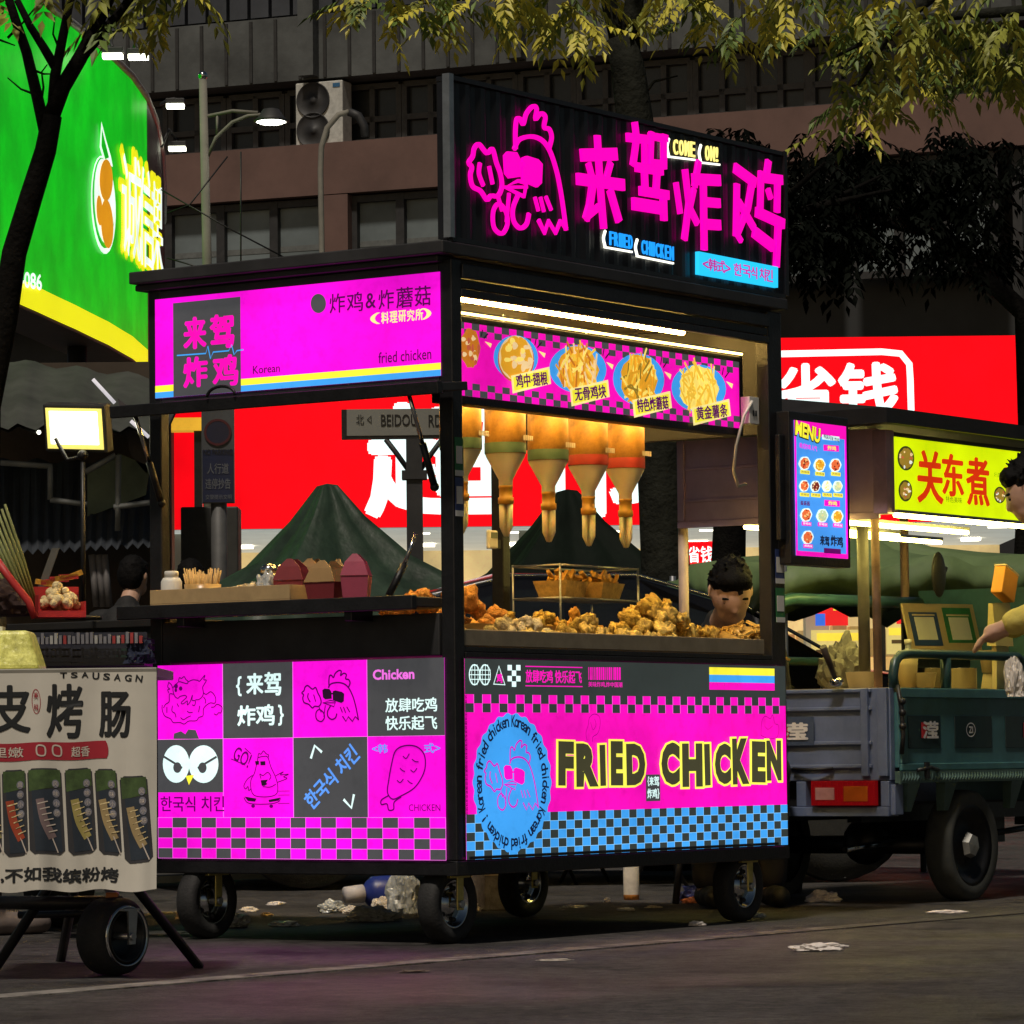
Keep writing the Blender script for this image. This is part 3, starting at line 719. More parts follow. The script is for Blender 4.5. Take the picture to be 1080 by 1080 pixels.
MB().box(1.862, 1.885, .056, LY - .06, 1.63, 2.028).build('side_header', BLACK2, cart, .002)
# propped flap and folding counter on the left side
b = MB(); tf = Matrix.Translation((0, 0, 1.655)) @ Matrix.Rotation(math.radians(-5), 4, 'Y')
b.box(-.17, -.02, -.07, 1.19, -.014, .012, None, tf); b.box(-.175, -.15, -.072, 1.192, -.022, .016, BLACK, tf)
fl = b.build('flap', BLACK2, cart, .003)
ha = [(-.18, .74 + .055 * math.cos(t), 1.66 + .03 * math.sin(t)) for t in (PI * i / 10 for i in range(11))]
MB().tube(ha, .005, None, 8).build('handle', BLACK, fl)
for y in (.07, 1.13):
    b = MB(); p0 = Vector((-.13, y, 1.64)); p1 = Vector((.0, y, 1.36)); q = p0.lerp(p1, .55)
    b.tube([p0, q], .0065, CHROME, 8); b.tube([q, p1], .011, BLACK, 8); b.ball(p1, .014, BLACK); b.build('gas_strut', None, cart)
b = MB(); b.box(-.13, .11, .06, 1.2, 1.0, 1.03); b.box(-.135, -.11, .058, 1.202, .992, 1.034, BLACK)
for y in (.3, .95): b.box(-.11, -.004, y, y + .03, .965, .999, BLACK)
b.build('counter', M('counter_laminate', (.05, .042, .036), .4, 0, .3, 8), cart, .003)
for y in (.12,):
    b = MB(); b.tube([(-.03, y, 1.22), (-.06, y + .02, 1.13)], .006, CHROME, 8); b.tube([(-.06, y + .02, 1.13), (-.1, y + .05, 1.035)], .011, BLACK, 8); b.build('gas_strut', None, cart)

# ---- sign board on the roof: ribbed black metal with neon
b = MB()
n = 96; W = 1.915; xs = [W * i / n for i in range(n + 1)]
prof = []
for i, x in enumerate(xs):
    k = i % 4; prof.append((x, {0: 0, 1: 0, 2: .008, 3: .008}[k]))
vs = [(x, y, z) for z in (2.105, 2.572) for x, y in prof]; m_ = len(prof)
b.add(vs, [(i, i + 1, m_ + i + 1, m_ + i) for i in range(m_ - 1)])
b.box(0.002, W - .002, .012, .05, 2.1, 2.575); b.box(0, W, -.006, .05, 2.576, 2.59); b.box(0, W, -.006, .011, 2.09, 2.104)
board = b.build('sign_board', M('ribbed_black_sheet', (.014, .014, .017), .38, .2, .3, 10), cart)
b = MB(); b.box(-.022, .0, -.014, .012, 2.1, 2.592); b.build('edge_trim', STEEL, board)
b = MB(); b.box(W + .001, W + .018, -.01, .06, 2.1, 2.592); b.build('edge_trim', BLACK, board)
NEON = LIT('neon_pink', (255, 0, 178), 1.15, .04)
SGQ = [(481, 87), (824, 165), (824, 300), (481, 250)]
def signsheet(step=.004):
    s = Sheet((.032, -.002, 2.105), (1, 0, 0), (0, 0, 1), 1.879, .467, SGQ, None, step)
    # measured on the board plane itself
    q = [onS(px, py, 0) for px, py in SGQ]
    s2 = Sheet((q[3].x, -.002, q[3].z), (1, 0, 0), (0, 0, 1), 1, 1, SGQ, None, step)
    A = []; B = []
    for (x, y), p in zip(SGQ, q):
        X, Y = p.x - q[3].x, p.z - q[3].z
        A.append([x, y, 1, 0, 0, 0, -X * x, -X * y]); B.append(X); A.append([0, 0, 0, x, y, 1, -Y * x, -Y * y]); B.append(Y)
    h = np.linalg.solve(np.array(A, float), np.array(B, float)); s2.h = np.append(h, 1).reshape(3, 3)
    s2.k = .467 / 163
    return s2

ROOST = dict(
 comb=[(372, 395), (370, 300), (378, 218), (400, 215), (420, 245), (440, 180), (480, 135), (505, 150), (497, 215), (530, 180), (560, 200), (552, 265), (585, 280), (600, 330), (585, 395)],
 head=[(365, 400), (395, 345), (470, 325), (540, 350), (590, 420), (630, 540), (655, 660), (675, 790), (690, 910)],
 tail=[(690, 905), (655, 860), (625, 935), (580, 860), (555, 935), (520, 860)],
 hand=[(385, 700), (355, 780), (360, 860), (400, 905), (440, 880), (455, 820)],
 drum=[(140, 375), (190, 430), (225, 405), (250, 490), (275, 560), (285, 640), (260, 700), (215, 700), (190, 725), (150, 670), (100, 640), (85, 570), (95, 520), (75, 490), (100, 450), (110, 400)],
 bone=[(230, 800), (235, 900), (285, 940), (320, 880), (310, 800), (265, 750)],
 beak=[(305, 645), (390, 605), (440, 625), (425, 705)],
 g1=[(298, 445), (320, 420), (375, 425), (397, 470), (402, 580), (330, 590), (305, 560)],
 g2=[(412, 460), (440, 448), (510, 470), (537, 500), (532, 620), (505, 647), (455, 625), (412, 600)])
def rooster(s, box, w, m, l, mg=None, slab=False):
    x0, y0, x1, y1 = box
    T = lambda P: [(x0 + (x - 65) / 635 * (x1 - x0), y0 + (y - 120) / 830 * (y1 - y0)) for x, y in P]
    for k in ('comb', 'head', 'hand'): s.stroke(T(ROOST[k]), w, m, l)
    s.stroke(T(ROOST['tail']), w, m, l, smooth=False)
    s.stroke(T(ROOST['drum']), w, m, l, True); s.stroke(T(ROOST['bone']), w * .9, m, l, True)
    s.stroke(T(ROOST['beak']), w * .8, m, l, True, False); s.stroke(T([(305, 645), (440, 645)]), w * .7, m, l)
    s.poly(T(ROOST['g1']), mg or m, l); s.poly(T(ROOST['g2']), mg or m, l); s.stroke(T([(395, 500), (420, 500)]), w, mg or m, l)
    for a, c in (((495, 715), (515, 790)), ((530, 715), (550, 795)), ((565, 710), (595, 785)), ((330, 690), (315, 860)), ((265, 720), (285, 790))):
        s.stroke(T([a, c]), w * .75, m, l)
    s.stroke(T([(145, 500), (140, 560), (165, 630)]), w * .9, m, l); s.stroke(T([(205, 520), (225, 620)]), w * .8, m, l)
s = signsheet().win(480, 90, 180 / 1080)
rooster(s, (65, 120, 700, 950), 27, NEON, 2.2)
s.solid('neon_rooster', board, 0)
CH = [  # the four big characters, stroke by stroke
 [([(126, 72), (138, 280), (155, 488)], 36), ([(60, 152), (205, 148)], 54), ([(85, 200), (102, 262)], 28), ([(186, 196), (168, 262)], 30), ([(40, 266), (240, 293)], 50),
  ([(100, 310), (88, 395), (74, 445)], 38), ([(74, 445), (128, 400)], 30), ([(188, 330), (224, 455)], 36)],
 [([(274, 68), (360, 78)], 38), ([(304, 8), (312, 70), (296, 190)], 34), ([(348, 78), (350, 185)], 28), ([(382, 52), (377, 192)], 28), ([(377, 62), (450, 74)], 32), ([(440, 66), (440, 205)], 34), ([(377, 185), (440, 192)], 26),
  ([(316, 210), (425, 226)], 40), ([(348, 226), (352, 330)], 34), ([(408, 228), (404, 300)], 34), ([(335, 322), (452, 342)], 40), ([(437, 340), (440, 450)], 36), ([(304, 384), (428, 404)], 54)],
 [([(500, 292), (518, 420)], 28), ([(543, 232), (560, 380), (540, 542)], 34), ([(583, 320), (566, 400)], 26), ([(562, 400), (597, 470)], 30), ([(605, 190), (588, 292)], 32), ([(588, 266), (696, 272)], 50), ([(628, 272), (632, 590)], 36), ([(640, 375), (696, 380)], 42), ([(640, 480), (697, 484)], 46)],
 [([(786, 218), (868, 278)], 46), ([(860, 280), (840, 400), (790, 520)], 38), ([(788, 300), (784, 525)], 34), ([(784, 520), (806, 556)], 22), ([(800, 380), (864, 490)], 32), ([(936, 190), (926, 262)], 36), ([(902, 240), (897, 440)], 34), ([(905, 258), (992, 270)], 44), ([(980, 262), (978, 412)], 34), ([(936, 320), (946, 352)], 24), ([(888, 425), (1000, 476)], 46), ([(984, 460), (974, 670)], 36), ([(875, 522), (950, 580)], 50)]]
for strokes in CH:
    s = signsheet().win(600, 130, 240 / 1080)
    for k, (p, w) in enumerate(strokes): s.stroke(p, w * 1.17, NEON, 2.6 + k * .06, smooth=False)
    s.solid('neon_character', board, 0)
WGLOW = LIT('white_tube', (255, 255, 238), 1.8, .04); LEMON = LIT('lemon_letters', (255, 236, 130), 1.25, .04); AZURE = LIT('azure_letters', (30, 150, 250), 1.2, .04)
def word_plate(name, words, quad, face, edge):
    s = signsheet().win(600, 130, 240 / 1080)
    for w, (x0, y0, x1, y1), dr in words:
        yy = lambda x: dr * (x - x0)
        s.stroke([(x0 - 14, y0 - 2), (x0 - 22, (y0 + y1) / 2), (x0 - 14, y1 + 6)], 12, edge, 1.4); s.stroke([(x0 - 16, y1 + 9), (x1, y1 + 9 + yy(x1))], 9, edge, 1.4, smooth=False)
        wd = (x1 - x0) / len(w)
        for i, ch in enumerate(w):
            cx = x0 + i * wd
            s.poly([(cx, y0 - 4 + yy(cx)), (cx + wd, y0 - 4 + yy(cx + wd)), (cx + wd, y1 + 4 + yy(cx + wd)), (cx, y1 + 4 + yy(cx))], BLACK, 1.2) ; s.text(ch, cx + wd * .14, y0 + yy(cx), cx + wd * (.86 if ch != '!' else .5), y1 + yy(cx), face, 2.4, .008)
    o = s.solid(name, board, 0)
word_plate('word_sign', [('COME', (482, 78, 590, 150), .14), ('ON!', (634, 108, 708, 178), .14)], None, LEMON, WGLOW)
word_plate('word_sign', [('FRIED', (180, 515, 292, 580), .2), ('CHICKEN', (332, 556, 488, 622), .22)], None, AZURE, WGLOW)
s = signsheet(.003).win(600, 130, 240 / 1080)
AQUA = LIT('aqua_box', (40, 200, 250), 1.1, .05)
s.poly([(597, 610), (972, 684), (972, 782), (597, 718)], AQUA, 5)
PKL = LIT('pink_lettering', (200, 50, 160), 1.0)
for t, x0, x1 in (('<', 614, 640), ('韩', 642, 682), ('式', 682, 720), ('>', 722, 746), ('한', 762, 800), ('국', 803, 842), ('식', 843, 872), ('치', 884, 912), ('킨', 914, 946)):
    dy = (x0 - 597) * .185
    s.text(t, x0, 638 + dy + (12 if t in '<>' else 0), x1, 694 + dy - (8 if t in '<>' else 0), PKL, 5.2, .02)
s.solid('word_sign', board, 0)

# ---- left lower light panel: the four-by-two picture squares
LP = Sheet((-.004, 1.146, .252), (0, -1, 0), (0, 0, 1), 1.109, .599, [(167, 702), (470, 693), (471, 904), (169, 905)], MAG)
LP.win(150, 680, 340 / 1080)
c0, c1, c2, c3 = 0, .237, .485, .741
LP.R(c1, 0, c2, .385, GREY, 1); LP.R(c3, 0, 1, .385, GREY, 1); LP.R(c2, .385, c3, .79, GREY, 1); LP.R(0, .385, c1, .66, GREY, 1)
for j in range(4):
    for i in range(19):
        if (i + j) % 2 == (1 if True else 0): LP.R(i / 19, .79 + j * .0525, (i + 1) / 19, .79 + (j + 1) * .0525, GREY, 1)
for i in range(20): LP.R(i / 19 - .0006, .79, i / 19 + .0006, 1, PALEP, 1.4)
for j in range(5): LP.R(0, .79 + j * .0525 - .001, 1, .79 + j * .0525 + .001, PALEP, 1.4)
for f in (c1, c2, c3): LP.R(f - .001, 0, f + .001, .79, PALEP, 1.4)
LP.R(0, .384, 1, .386, PALEP, 1.4)
LP.text('{', 322, 105, 340, 172, WHT, 2, .02); LP.text('来', 358, 96, 412, 164, WHT, 2, .035); LP.text('驾', 418, 92, 472, 168, WHT, 2, .03)
LP.text('炸', 328, 204, 386, 270, WHT, 2, .035); LP.text('鸡', 390, 200, 450, 268, WHT, 2, .03); LP.text('}', 464, 200, 482, 270, WHT, 2, .02)
LP.text('Chicken', 780, 80, 918, 115, PALEP, 2, .03)
LP.text('放肆吃鸡', 822, 176, 992, 222, WHT, 2, .02); LP.text('快乐起飞', 822, 236, 992, 282, WHT, 2, .02)
rooster(LP, (540, 82, 735, 258), 5.5, INKM, 2, INK)
# hen sitting on a drumstick
LP.win(166, 698, 76 / 977)
for p, cl in (([(85, 590), (85, 650), (120, 735), (200, 775), (240, 825), (330, 825), (390, 845), (450, 805), (550, 800), (590, 755), (645, 730), (655, 630), (735, 560), (805, 560), (820, 510), (800, 450), (750, 405), (690, 440), (650, 420)], False),
              ([(240, 440), (185, 440), (180, 540), (130, 580), (105, 625)], False), ([(760, 615), (800, 610), (840, 575), (905, 615), (890, 690), (860, 690), (830, 720), (800, 705)], False),
              ([(300, 280), (240, 340), (235, 400), (260, 470), (300, 495), (330, 470), (390, 455)], False), ([(310, 270), (320, 215), (350, 225), (385, 200), (410, 240), (435, 260), (430, 295), (380, 285), (330, 270)], True),
              ([(435, 275), (500, 245), (570, 250), (600, 260), (670, 180), (655, 240), (690, 250), (655, 315), (640, 350), (650, 420), (635, 470), (590, 510), (545, 515)], False),
              ([(395, 455), (420, 480), (345, 555), (375, 570), (430, 530), (430, 585), (470, 540), (500, 450), (495, 520), (540, 530), (530, 590), (500, 585)], False),
              ([(175, 275), (160, 340), (190, 370), (160, 380), (175, 420)], False), ([(175, 280), (210, 310), (225, 350)], False), ([(225, 600), (220, 670), (260, 700), (275, 750)], False), ([(340, 760), (380, 785), (430, 755), (475, 735)], False), ([(430, 670), (460, 690), (500, 685)], False), ([(150, 620), (150, 690)], False), ([(600, 600), (585, 680)], False), ([(290, 570), (310, 605)], False), ([(655, 480), (680, 520), (675, 560)], False)):
    LP.stroke(p, 15, INKM, 2, cl)
LP.ell(338, 362, 24, 30, INKM, 2); LP.ell(275, 330, 26, 34, INKM, 2.2); LP.ell(272, 385, 18, 26, INKM, 2.1)
LP.win(150, 680, 340 / 1080)
# the wide-eyed hen face
LP.poly([(110, 316), (112, 298), (135, 290), (150, 300), (160, 284), (185, 286), (197, 316)], GREY, 1.2)
LP.ell(120, 400, 45, 63, WHT, 2); LP.ell(213, 400, 50, 63, WHT, 2.2); LP.ell(125, 412, 14, 18, GREY, 3); LP.ell(210, 412, 14, 18, GREY, 3)
LP.stroke([(80, 376), (140, 412)], 8, GREY, 3.4); LP.stroke([(196, 412), (256, 376)], 8, GREY, 3.4)
LP.poly([(154, 440), (182, 436), (165, 470)], YEL, 3.6)
LP.text('한국식 치킨', 68, 508, 282, 558, INKM, 2, .015)
# hen on a skateboard
LP.win(240, 775, 76 / 912)
for p, cl in (([(415, 285), (375, 470), (330, 560), (325, 650), (350, 740), (420, 775), (560, 775), (650, 740), (668, 650), (640, 530), (580, 400), (540, 280), (480, 270), (415, 285)], False), ([(415, 285), (425, 235), (455, 240), (485, 200), (520, 235), (550, 250), (545, 285)], False),
              ([(345, 510), (280, 560), (238, 640), (260, 680), (290, 650), (300, 700), (325, 680)], False), ([(645, 510), (740, 460), (700, 500), (805, 490), (740, 525), (785, 545), (660, 595)], False),
              ([(455, 545), (440, 490), (480, 510), (540, 470), (580, 520), (560, 560)], False), ([(480, 650), (570, 655), (640, 620)], False), ([(240, 790), (280, 850), (380, 870), (580, 865), (680, 835), (700, 790)], False)):
    LP.stroke(p, 13, INKM, 2, cl)
LP.poly([(378, 330), (430, 325), (430, 372), (390, 380)], INK, 2.3); LP.poly([(445, 332), (510, 328), (512, 380), (450, 382)], INK, 2.3)
LP.poly([(450, 570), (545, 560), (520, 600), (540, 615), (500, 640), (465, 640)], INK, 2.2); LP.poly([(245, 775), (400, 800), (380, 840), (290, 832)], INK, 2.2); LP.poly([(550, 815), (700, 785), (680, 825), (560, 845)], INK, 2.2)
LP.ell(355, 895, 24, 22, INKM, 2); LP.ell(585, 895, 24, 22, INKM, 2)
for y in (705, 755, 860): LP.stroke([(675, y), (815, y - 3)], 9, INKM, 2)
LP.win(150, 680, 340 / 1080)
LP.text('GO!', 314, 350, 372, 400, INKM, 2, .015, -.45)
for a in ((306, 382, 352, 402), (352, 346, 372, 364)): LP.stroke([a[:2], a[2:]], 3.5, INKM, 2)
LP.text('한국식 치킨', 536, 410, 748, 472, LIT('blue_lettering', (90, 150, 240), 1.05), 2, .03, .72)
LP.stroke([(574, 376), (586, 336), (608, 356)], 9, WHT, 2, False, False); LP.stroke([(684, 516), (708, 542), (716, 500)], 9, WHT, 2, False, False)
CYL = LIT('blue_lettering', (90, 150, 240), 1.0)
LP.text('<韩', 778, 330, 828, 360, CYL, 2, .02); LP.text('式>', 950, 326, 1002, 358, CYL, 2, .02)
LP.stroke([(842, 395), (855, 352), (885, 335), (925, 338), (950, 365), (952, 410), (935, 450), (912, 478), (875, 500), (845, 512), (828, 490), (832, 450)], 5, INKM, 2, True)
LP.stroke([(832, 500), (808, 515), (808, 530), (826, 528), (832, 548), (848, 545), (850, 522), (872, 505)], 5, INKM, 2)
for a in ((880, 370, 900, 362), (910, 380, 930, 388), (870, 410, 885, 420), (905, 415, 925, 410), (860, 450, 880, 446), (895, 450, 910, 460)): LP.stroke([a[:2], ((a[0] + a[2]) / 2, a[1] + 7), a[2:]], 4, INKM, 2)
LP.text('CHICKEN', 898, 528, 1002, 550, INKM, 2, 0.0)
LP.build('light_panel', None, cart, fix=False)

# ---- left upper sign
US = Sheet((-.003, 1.15, 1.69), (0, -1, 0), (0, 0, 1), 1.11, .312, [(164, 317), (465, 286), (465, 397), (165, 420)], MAG)
US.R(0, .875, 1, .94, YEL, 1); US.R(0, .94, 1, 1, CYA, 1); US.R(.068, .055, .312, 1, GREY, 2)
US.win(120, 260, 380 / 1080)
for t, b4 in (('来', (214, 216, 276, 306)), ('驾', (292, 208, 358, 304)), ('炸', (214, 334, 280, 420)), ('鸡', (300, 328, 370, 416))): US.text(t, *b4, MAGR, 3, .045)
US.stroke([(194, 328), (278, 322), (284, 300), (292, 338), (300, 318), (346, 314), (354, 296), (362, 326), (370, 314), (388, 311)], 4, CYA, 4, False, False)
US.ell(612, 172, 23, 29, GREY, 2)
for t, b4 in (('炸', (646, 142, 692, 200)), ('鸡', (698, 138, 746, 196)), ('&', (754, 140, 786, 186)), ('炸', (794, 130, 840, 188)), ('蘑', (848, 122, 898, 184)), ('菇', (904, 118, 952, 178))): US.text(t, *b4, LIT('dark_purple', (84, 10, 78), 1), 2, .012)
for i, t in enumerate('(料理研究所)'): US.text(t, 776 + i * 26 + (14 if 0 < i < 6 else 6) - 14, 200 - i * 2.5, 798 + i * 26, 234 - i * 2.5, LIT('cream_lettering', (255, 236, 150), 1.05), 2, .02)
US.text('Korean', 416, 356, 496, 380, LIT('dark_purple', (84, 10, 78), 1), 2, .008); US.text('fried chicken', 792, 312, 952, 346, LIT('dark_purple', (84, 10, 78), 1), 2, .008)
US.build('upper_light_panel', None, cart, fix=False)

# ---- right lower light panel
RP = Sheet((.037, -.006, .252), (1, 0, 0), (0, 0, 1), 1.838, .596, [(488, 695), (828, 702), (829, 890), (490, 908)], MAGR)
CG = LIT('dark_green_print', (50, 56, 54), 1.0)
RP.R(0, 0, 1, .178, CG, 1)
nc = 42
for j in range(2):
    for i in range(nc):
        if (i + j) % 2: RP.R(i / nc, .178 + j * .045, (i + 1) / nc, .178 + (j + 1) * .045, CG, 1)
RP.R(0, .775, 1, 1, CYA, 1)
for j in range(5):
    for i in range(nc):
        if (i + j) % 2 == 0: RP.R(i / nc, .775 + j * .045, (i + 1) / nc, .775 + (j + 1) * .045, CG, 1.3)
PCY = LIT('pale_cyan', (140, 205, 250), 1)
for j in range(1, 5): RP.R(0, .775 + j * .045 - .0012, 1, .775 + j * .045 + .0012, PCY, 1.6)
for i in range(1, nc): RP.R(i / nc - .0005, .775, i / nc + .0005, 1, PCY, 1.6); RP.R(i / nc - .0005, .178, i / nc + .0005, .268, PALEP, 1.6)
RP.win(470, 680, 380 / 1080)
for cx in (80, 112):
    RP.ell(cx, 92, 17, 32, WHT, 2, 24)
    RP.ell(cx, 92, 14.5, 28, CG, 2.4, 24)
    for a in (0, 7): RP.stroke([(cx - a, 62), (cx - a * 1.4, 92), (cx - a, 122)], 2.2, WHT, 3); RP.stroke([(cx + a, 62), (cx + a * 1.4, 92), (cx + a, 122)], 2.2, WHT, 3)
    for yy in (78, 92, 106): RP.stroke([(cx - 15, yy), (cx + 15, yy)], 2.4, WHT, 3)
RP.stroke([(138, 120), (154, 66), (172, 122)], 5, WHT, 2, True, False); RP.text('鸡', 147, 88, 164, 116, MAGR, 2, .03)
for j in range(4):
    for i in range(3):
        if (i + j) % 2 == 0: RP.rect(180 + i * 13, 62 + j * 16.5, 193 + i * 13, 78.5 + j * 16.5, WHT, 2)
RP.rect(234, 66, 406, 69, MAGR, 2); RP.rect(234, 124, 406, 127, MAGR, 2); RP.text('放肆吃鸡 快乐起飞', 236, 78, 404, 116, MAGR, 2, .02)
x = 424
rb = random.Random(3)
while x < 520:
    w = rb.choice((2, 3, 5)); RP.rect(x, 68, x + w, 106, MAGR, 2); x += w + rb.choice((2, 2, 3))
RP.text('美味炸鸡,炸中国潮', 424, 112, 526, 128, MAGR, 2, .01)
for k, mm in enumerate((YEL, CYA, MAGR)): RP.rect(788, 68 + k * 22.3, 984, 90.3 + k * 22.3, mm, 2)
RP.win(480, 740, 110 / 699)
RP.clip = True
RP.ell(368, 548, 262, 462, CYA, 2, 200, .018, 26)
RP.clip = None
rooster(RP, (172, 258, 548, 738), 12, LIT('purple_ink', (205, 30, 190), 1), 3, MAGR)
DKI = LIT('navy_ink', (18, 30, 60), 1)
c = RP.st((368, 548)); rx = abs(RP.st((368 + 216, 548)).x - c.x); ry = abs(RP.st((368, 548 - 400)).y - c.y)
txt = 'Korean fried chicken Korean fried chicken ! Korean fried chicken '
for i, ch in enumerate(txt):
    if ch == ' ': continue
    a = PI * .5 - 2 * PI * (i + .5) / len(txt)
    g, fs, asp = glyphs(ch, .022)
    p = Vector((c.x + rx * math.cos(a), c.y + ry * math.sin(a)))
    t = Vector((rx * math.sin(a), -ry * math.cos(a))).normalized(); up = Vector((-t.y, t.x))
    h = .026 if ch not in 'khdfiK!l' else .036
    w = min(h * asp, .0205)
    if ch == 'i': w = .006
    RP.flat([p + t * ((u - .5) * w) + up * (v * h - .012) for u, v in g], fs, DKI, 3)
RP.win(570, 750, .25)
PLK = LIT('magenta_line', (150, 6, 130), 1)
RP.stroke([(190, 125), (185, 95), (195, 60), (200, 30), (220, 14), (242, 25), (245, 60), (235, 95), (215, 110), (212, 130)], 3.5, PLK, 2)
RP.stroke([(205, 50), (215, 80), (228, 60), (222, 35)], 3, PLK, 2)
RP.stroke([(925, 100), (930, 40), (945, 20), (965, 30), (975, 15), (985, 50), (1000, 60), (995, 105), (960, 115), (925, 100)], 3.5, PLK, 2); RP.stroke([(940, 60), (955, 75), (975, 60)], 3, PLK, 2)
LET = [('F', 64, 128, 132, 318), ('R', 140, 136, 236, 322), ('I', 240, 142, 266, 318), ('E', 286, 126, 340, 316), ('D', 352, 136, 434, 314), ('C', 500, 130, 580, 312), ('H', 588, 134, 676, 320), ('I', 682, 136, 708, 314),
       ('C', 726, 134, 796, 308), ('K', 800, 112, 872, 308), ('E', 882, 124, 942, 300), ('N', 944, 120, 1008, 292)]
OLV = LIT('dark_olive_letters', (66, 64, 44), 1.0); LIM = LIT('lemon_outline', (255, 250, 90), 1.1); PKB = LIT('crimson_gap', (205, 10, 120), 1)
for k, (ch, x0, y0, x1, y1) in enumerate(LET):
    j = ((k * 37) % 5 - 2) * .012
    RP.text(ch, x0 - 7, y0 - 6, x1 + 7, y1 + 8, LIM, 3 + k * .05, .105, j)
for k, (ch, x0, y0, x1, y1) in enumerate(LET):
    j = ((k * 37) % 5 - 2) * .012
    RP.text(ch, x0 + 1, y0 + 2, x1 - 1, y1 - 1, OLV, 4 + k * .05, .07 if ch != 'I' else .03, j)
RP.rect(434, 268, 494, 380, GREY, 5)
for t, b4 in (('{', (440, 276, 447, 318)), ('来', (448, 278, 466, 314)), ('驾', (468, 276, 488, 316)), ('炸', (440, 328, 458, 368)), ('鸡', (460, 328, 480, 368)), ('}', (482, 326, 490, 370))): RP.text(t, *b4, WHT, 5.6, .03)
RP.build('front_light_panel', None, cart, fix=False)

# ---- menu strip in the window
q = [(490, 341), (781, 381), (779, 451), (490, 418)]
p = [onS(x, y, .06) for x, y in q]
mx0 = (p[0].x + p[3].x) / 2; mx1 = (p[1].x + p[2].x) / 2; mz0 = (p[2].z + p[3].z) / 2; mz1 = (p[0].z + p[1].z) / 2
b = MB(); b.box(.056, mx1 + .03, .064, .12, mz0 - .025, mz1 + .02); lb = b.build('menu_light_box', BLACK, cart, .003)
MS = Sheet((mx0, .0615, mz0), (1, 0, 0), (0, 0, 1), mx1 - mx0, mz1 - mz0, q, MAGR)
fx = lambda x: (x - mx0) / (mx1 - mx0)
MS.R(fx(.058), 0, 0, 1, MAGR, 0)
nm = 40
for j in range(2):
    for i in range(-2, nm):
        if (i + j) % 2: MS.R(max(i / nm, fx(.058)), j * .09, (i + 1) / nm, (j + 1) * .09, GREY, 1); MS.R(max(i / nm, fx(.058)), .82 + j * .09, (i + 1) / nm, .82 + (j + 1) * .09, GREY, 1)
MS.win(470, 320, 370 / 1080)
GOLD = [LIT('print_gold%d' % i, c, 1) for i, c in enumerate(((246, 196, 64), (226, 160, 40), (255, 226, 110), (200, 118, 34), (240, 206, 150), (190, 90, 60)))]
def food(s, cx, cy, rx, ry, cols, kind, l, rr, n=46):
    s.ell(cx, cy, rx, ry, cols[1], l, 20, .06, 7)
    for i in range(n):
        a = rr.uniform(0, 2 * PI); r = math.sqrt(rr.random()) * .92; x = cx + rx * r * math.cos(a); y = cy + ry * r * math.sin(a)
        m = rr.choice(cols)
        if kind == 'fries':
            t = rr.uniform(-.9, .9) + (PI / 2 if rr.random() < .7 else 0); L = rx * rr.uniform(.3, .6)
            s.stroke([(x - L * math.cos(t) * .6, y - L * math.sin(t)), (x + L * math.cos(t) * .6, y + L * math.sin(t))], rx * .14, m, l + .3 + i * .05, False, False)
        else:
            s.ell(x, y, rx * rr.uniform(.12, .26), ry * rr.uniform(.1, .2), m, l + .3 + i * .05, 9, .12, 3)
rr = random.Random(11)
items = [(75, 140, 30, 60, 'b', [GOLD[4], GOLD[3], GOLD[5]], None), (215, 170, 48, 66, 'b', [GOLD[4], GOLD[1], GOLD[2], GOLD[4]], '鸡中·翅根'), (405, 205, 62, 72, 'f', [GOLD[0], GOLD[1], GOLD[2], GOLD[3], GOLD[4]], '无骨鸡块'),
         (592, 235, 56, 78, 'f', [GOLD[0], GOLD[1], GOLD[2], LIT('print_olive', (150, 120, 40), 1)], '特色炸蘑菇'), (778, 262, 60, 72, 'f', [GOLD[0], GOLD[2], GOLD[0]], '黄金薯条')]
for k, (x, y, rx, ry, kd, cols, nm_) in enumerate(items):
    if k: MS.ell(x, y - 2, rx * 1.42, ry * 1.02, CYA, 1.5)
    if kd == 'b' and k: MS.ell(x, y + 4, rx * 1.16, ry * 1.08, GOLD[5], 1.8); MS.ell(x, y, rx * 1.1, ry * 1.04, GOLD[4], 1.9)
    food(MS, x, y, rx, ry, cols, 'fries' if kd == 'f' else 'b', 2, rr, 60 if kd == 'f' else 24)
    dx = x + rx * 1.35
    for a in ((dx - 6, y - ry * .62, dx - 2, y - ry * .9), (dx + 2, y - ry * .5, dx + 14, y - ry * .72)): MS.stroke([a[:2], a[2:]], 5, INK, 2, False, False)
    MS.poly([(dx + 4, y - ry * .34), (dx + 26, y - ry * .22), (dx + 22, y - ry * .02)], LIT('cream_lettering', (255, 236, 150), 1.05), 2)
    x0 = x - rx * .75 + 30; y0 = y + ry * .62
    if nm_:
        MS.poly([(x0 - 14, y0 + 14), (x0 + 104, y0 - 14), (x0 + 108, y0 + 38), (x0 - 10, y0 + 68)], LIT('cream_lettering', (255, 236, 150), 1.05), 6)
        MS.poly([(x0 - 8, y0 + 19), (x0 + 99, y0 - 6), (x0 + 102, y0 + 34), (x0 - 5, y0 + 60)], YEL, 6.3)
        MS.text(nm_, x0 + 0, y0 + 6, x0 + 96, y0 + 46, INKM, 7, .03, .26 - .13)
MS.build('menu_print', None, lb, fix=False)
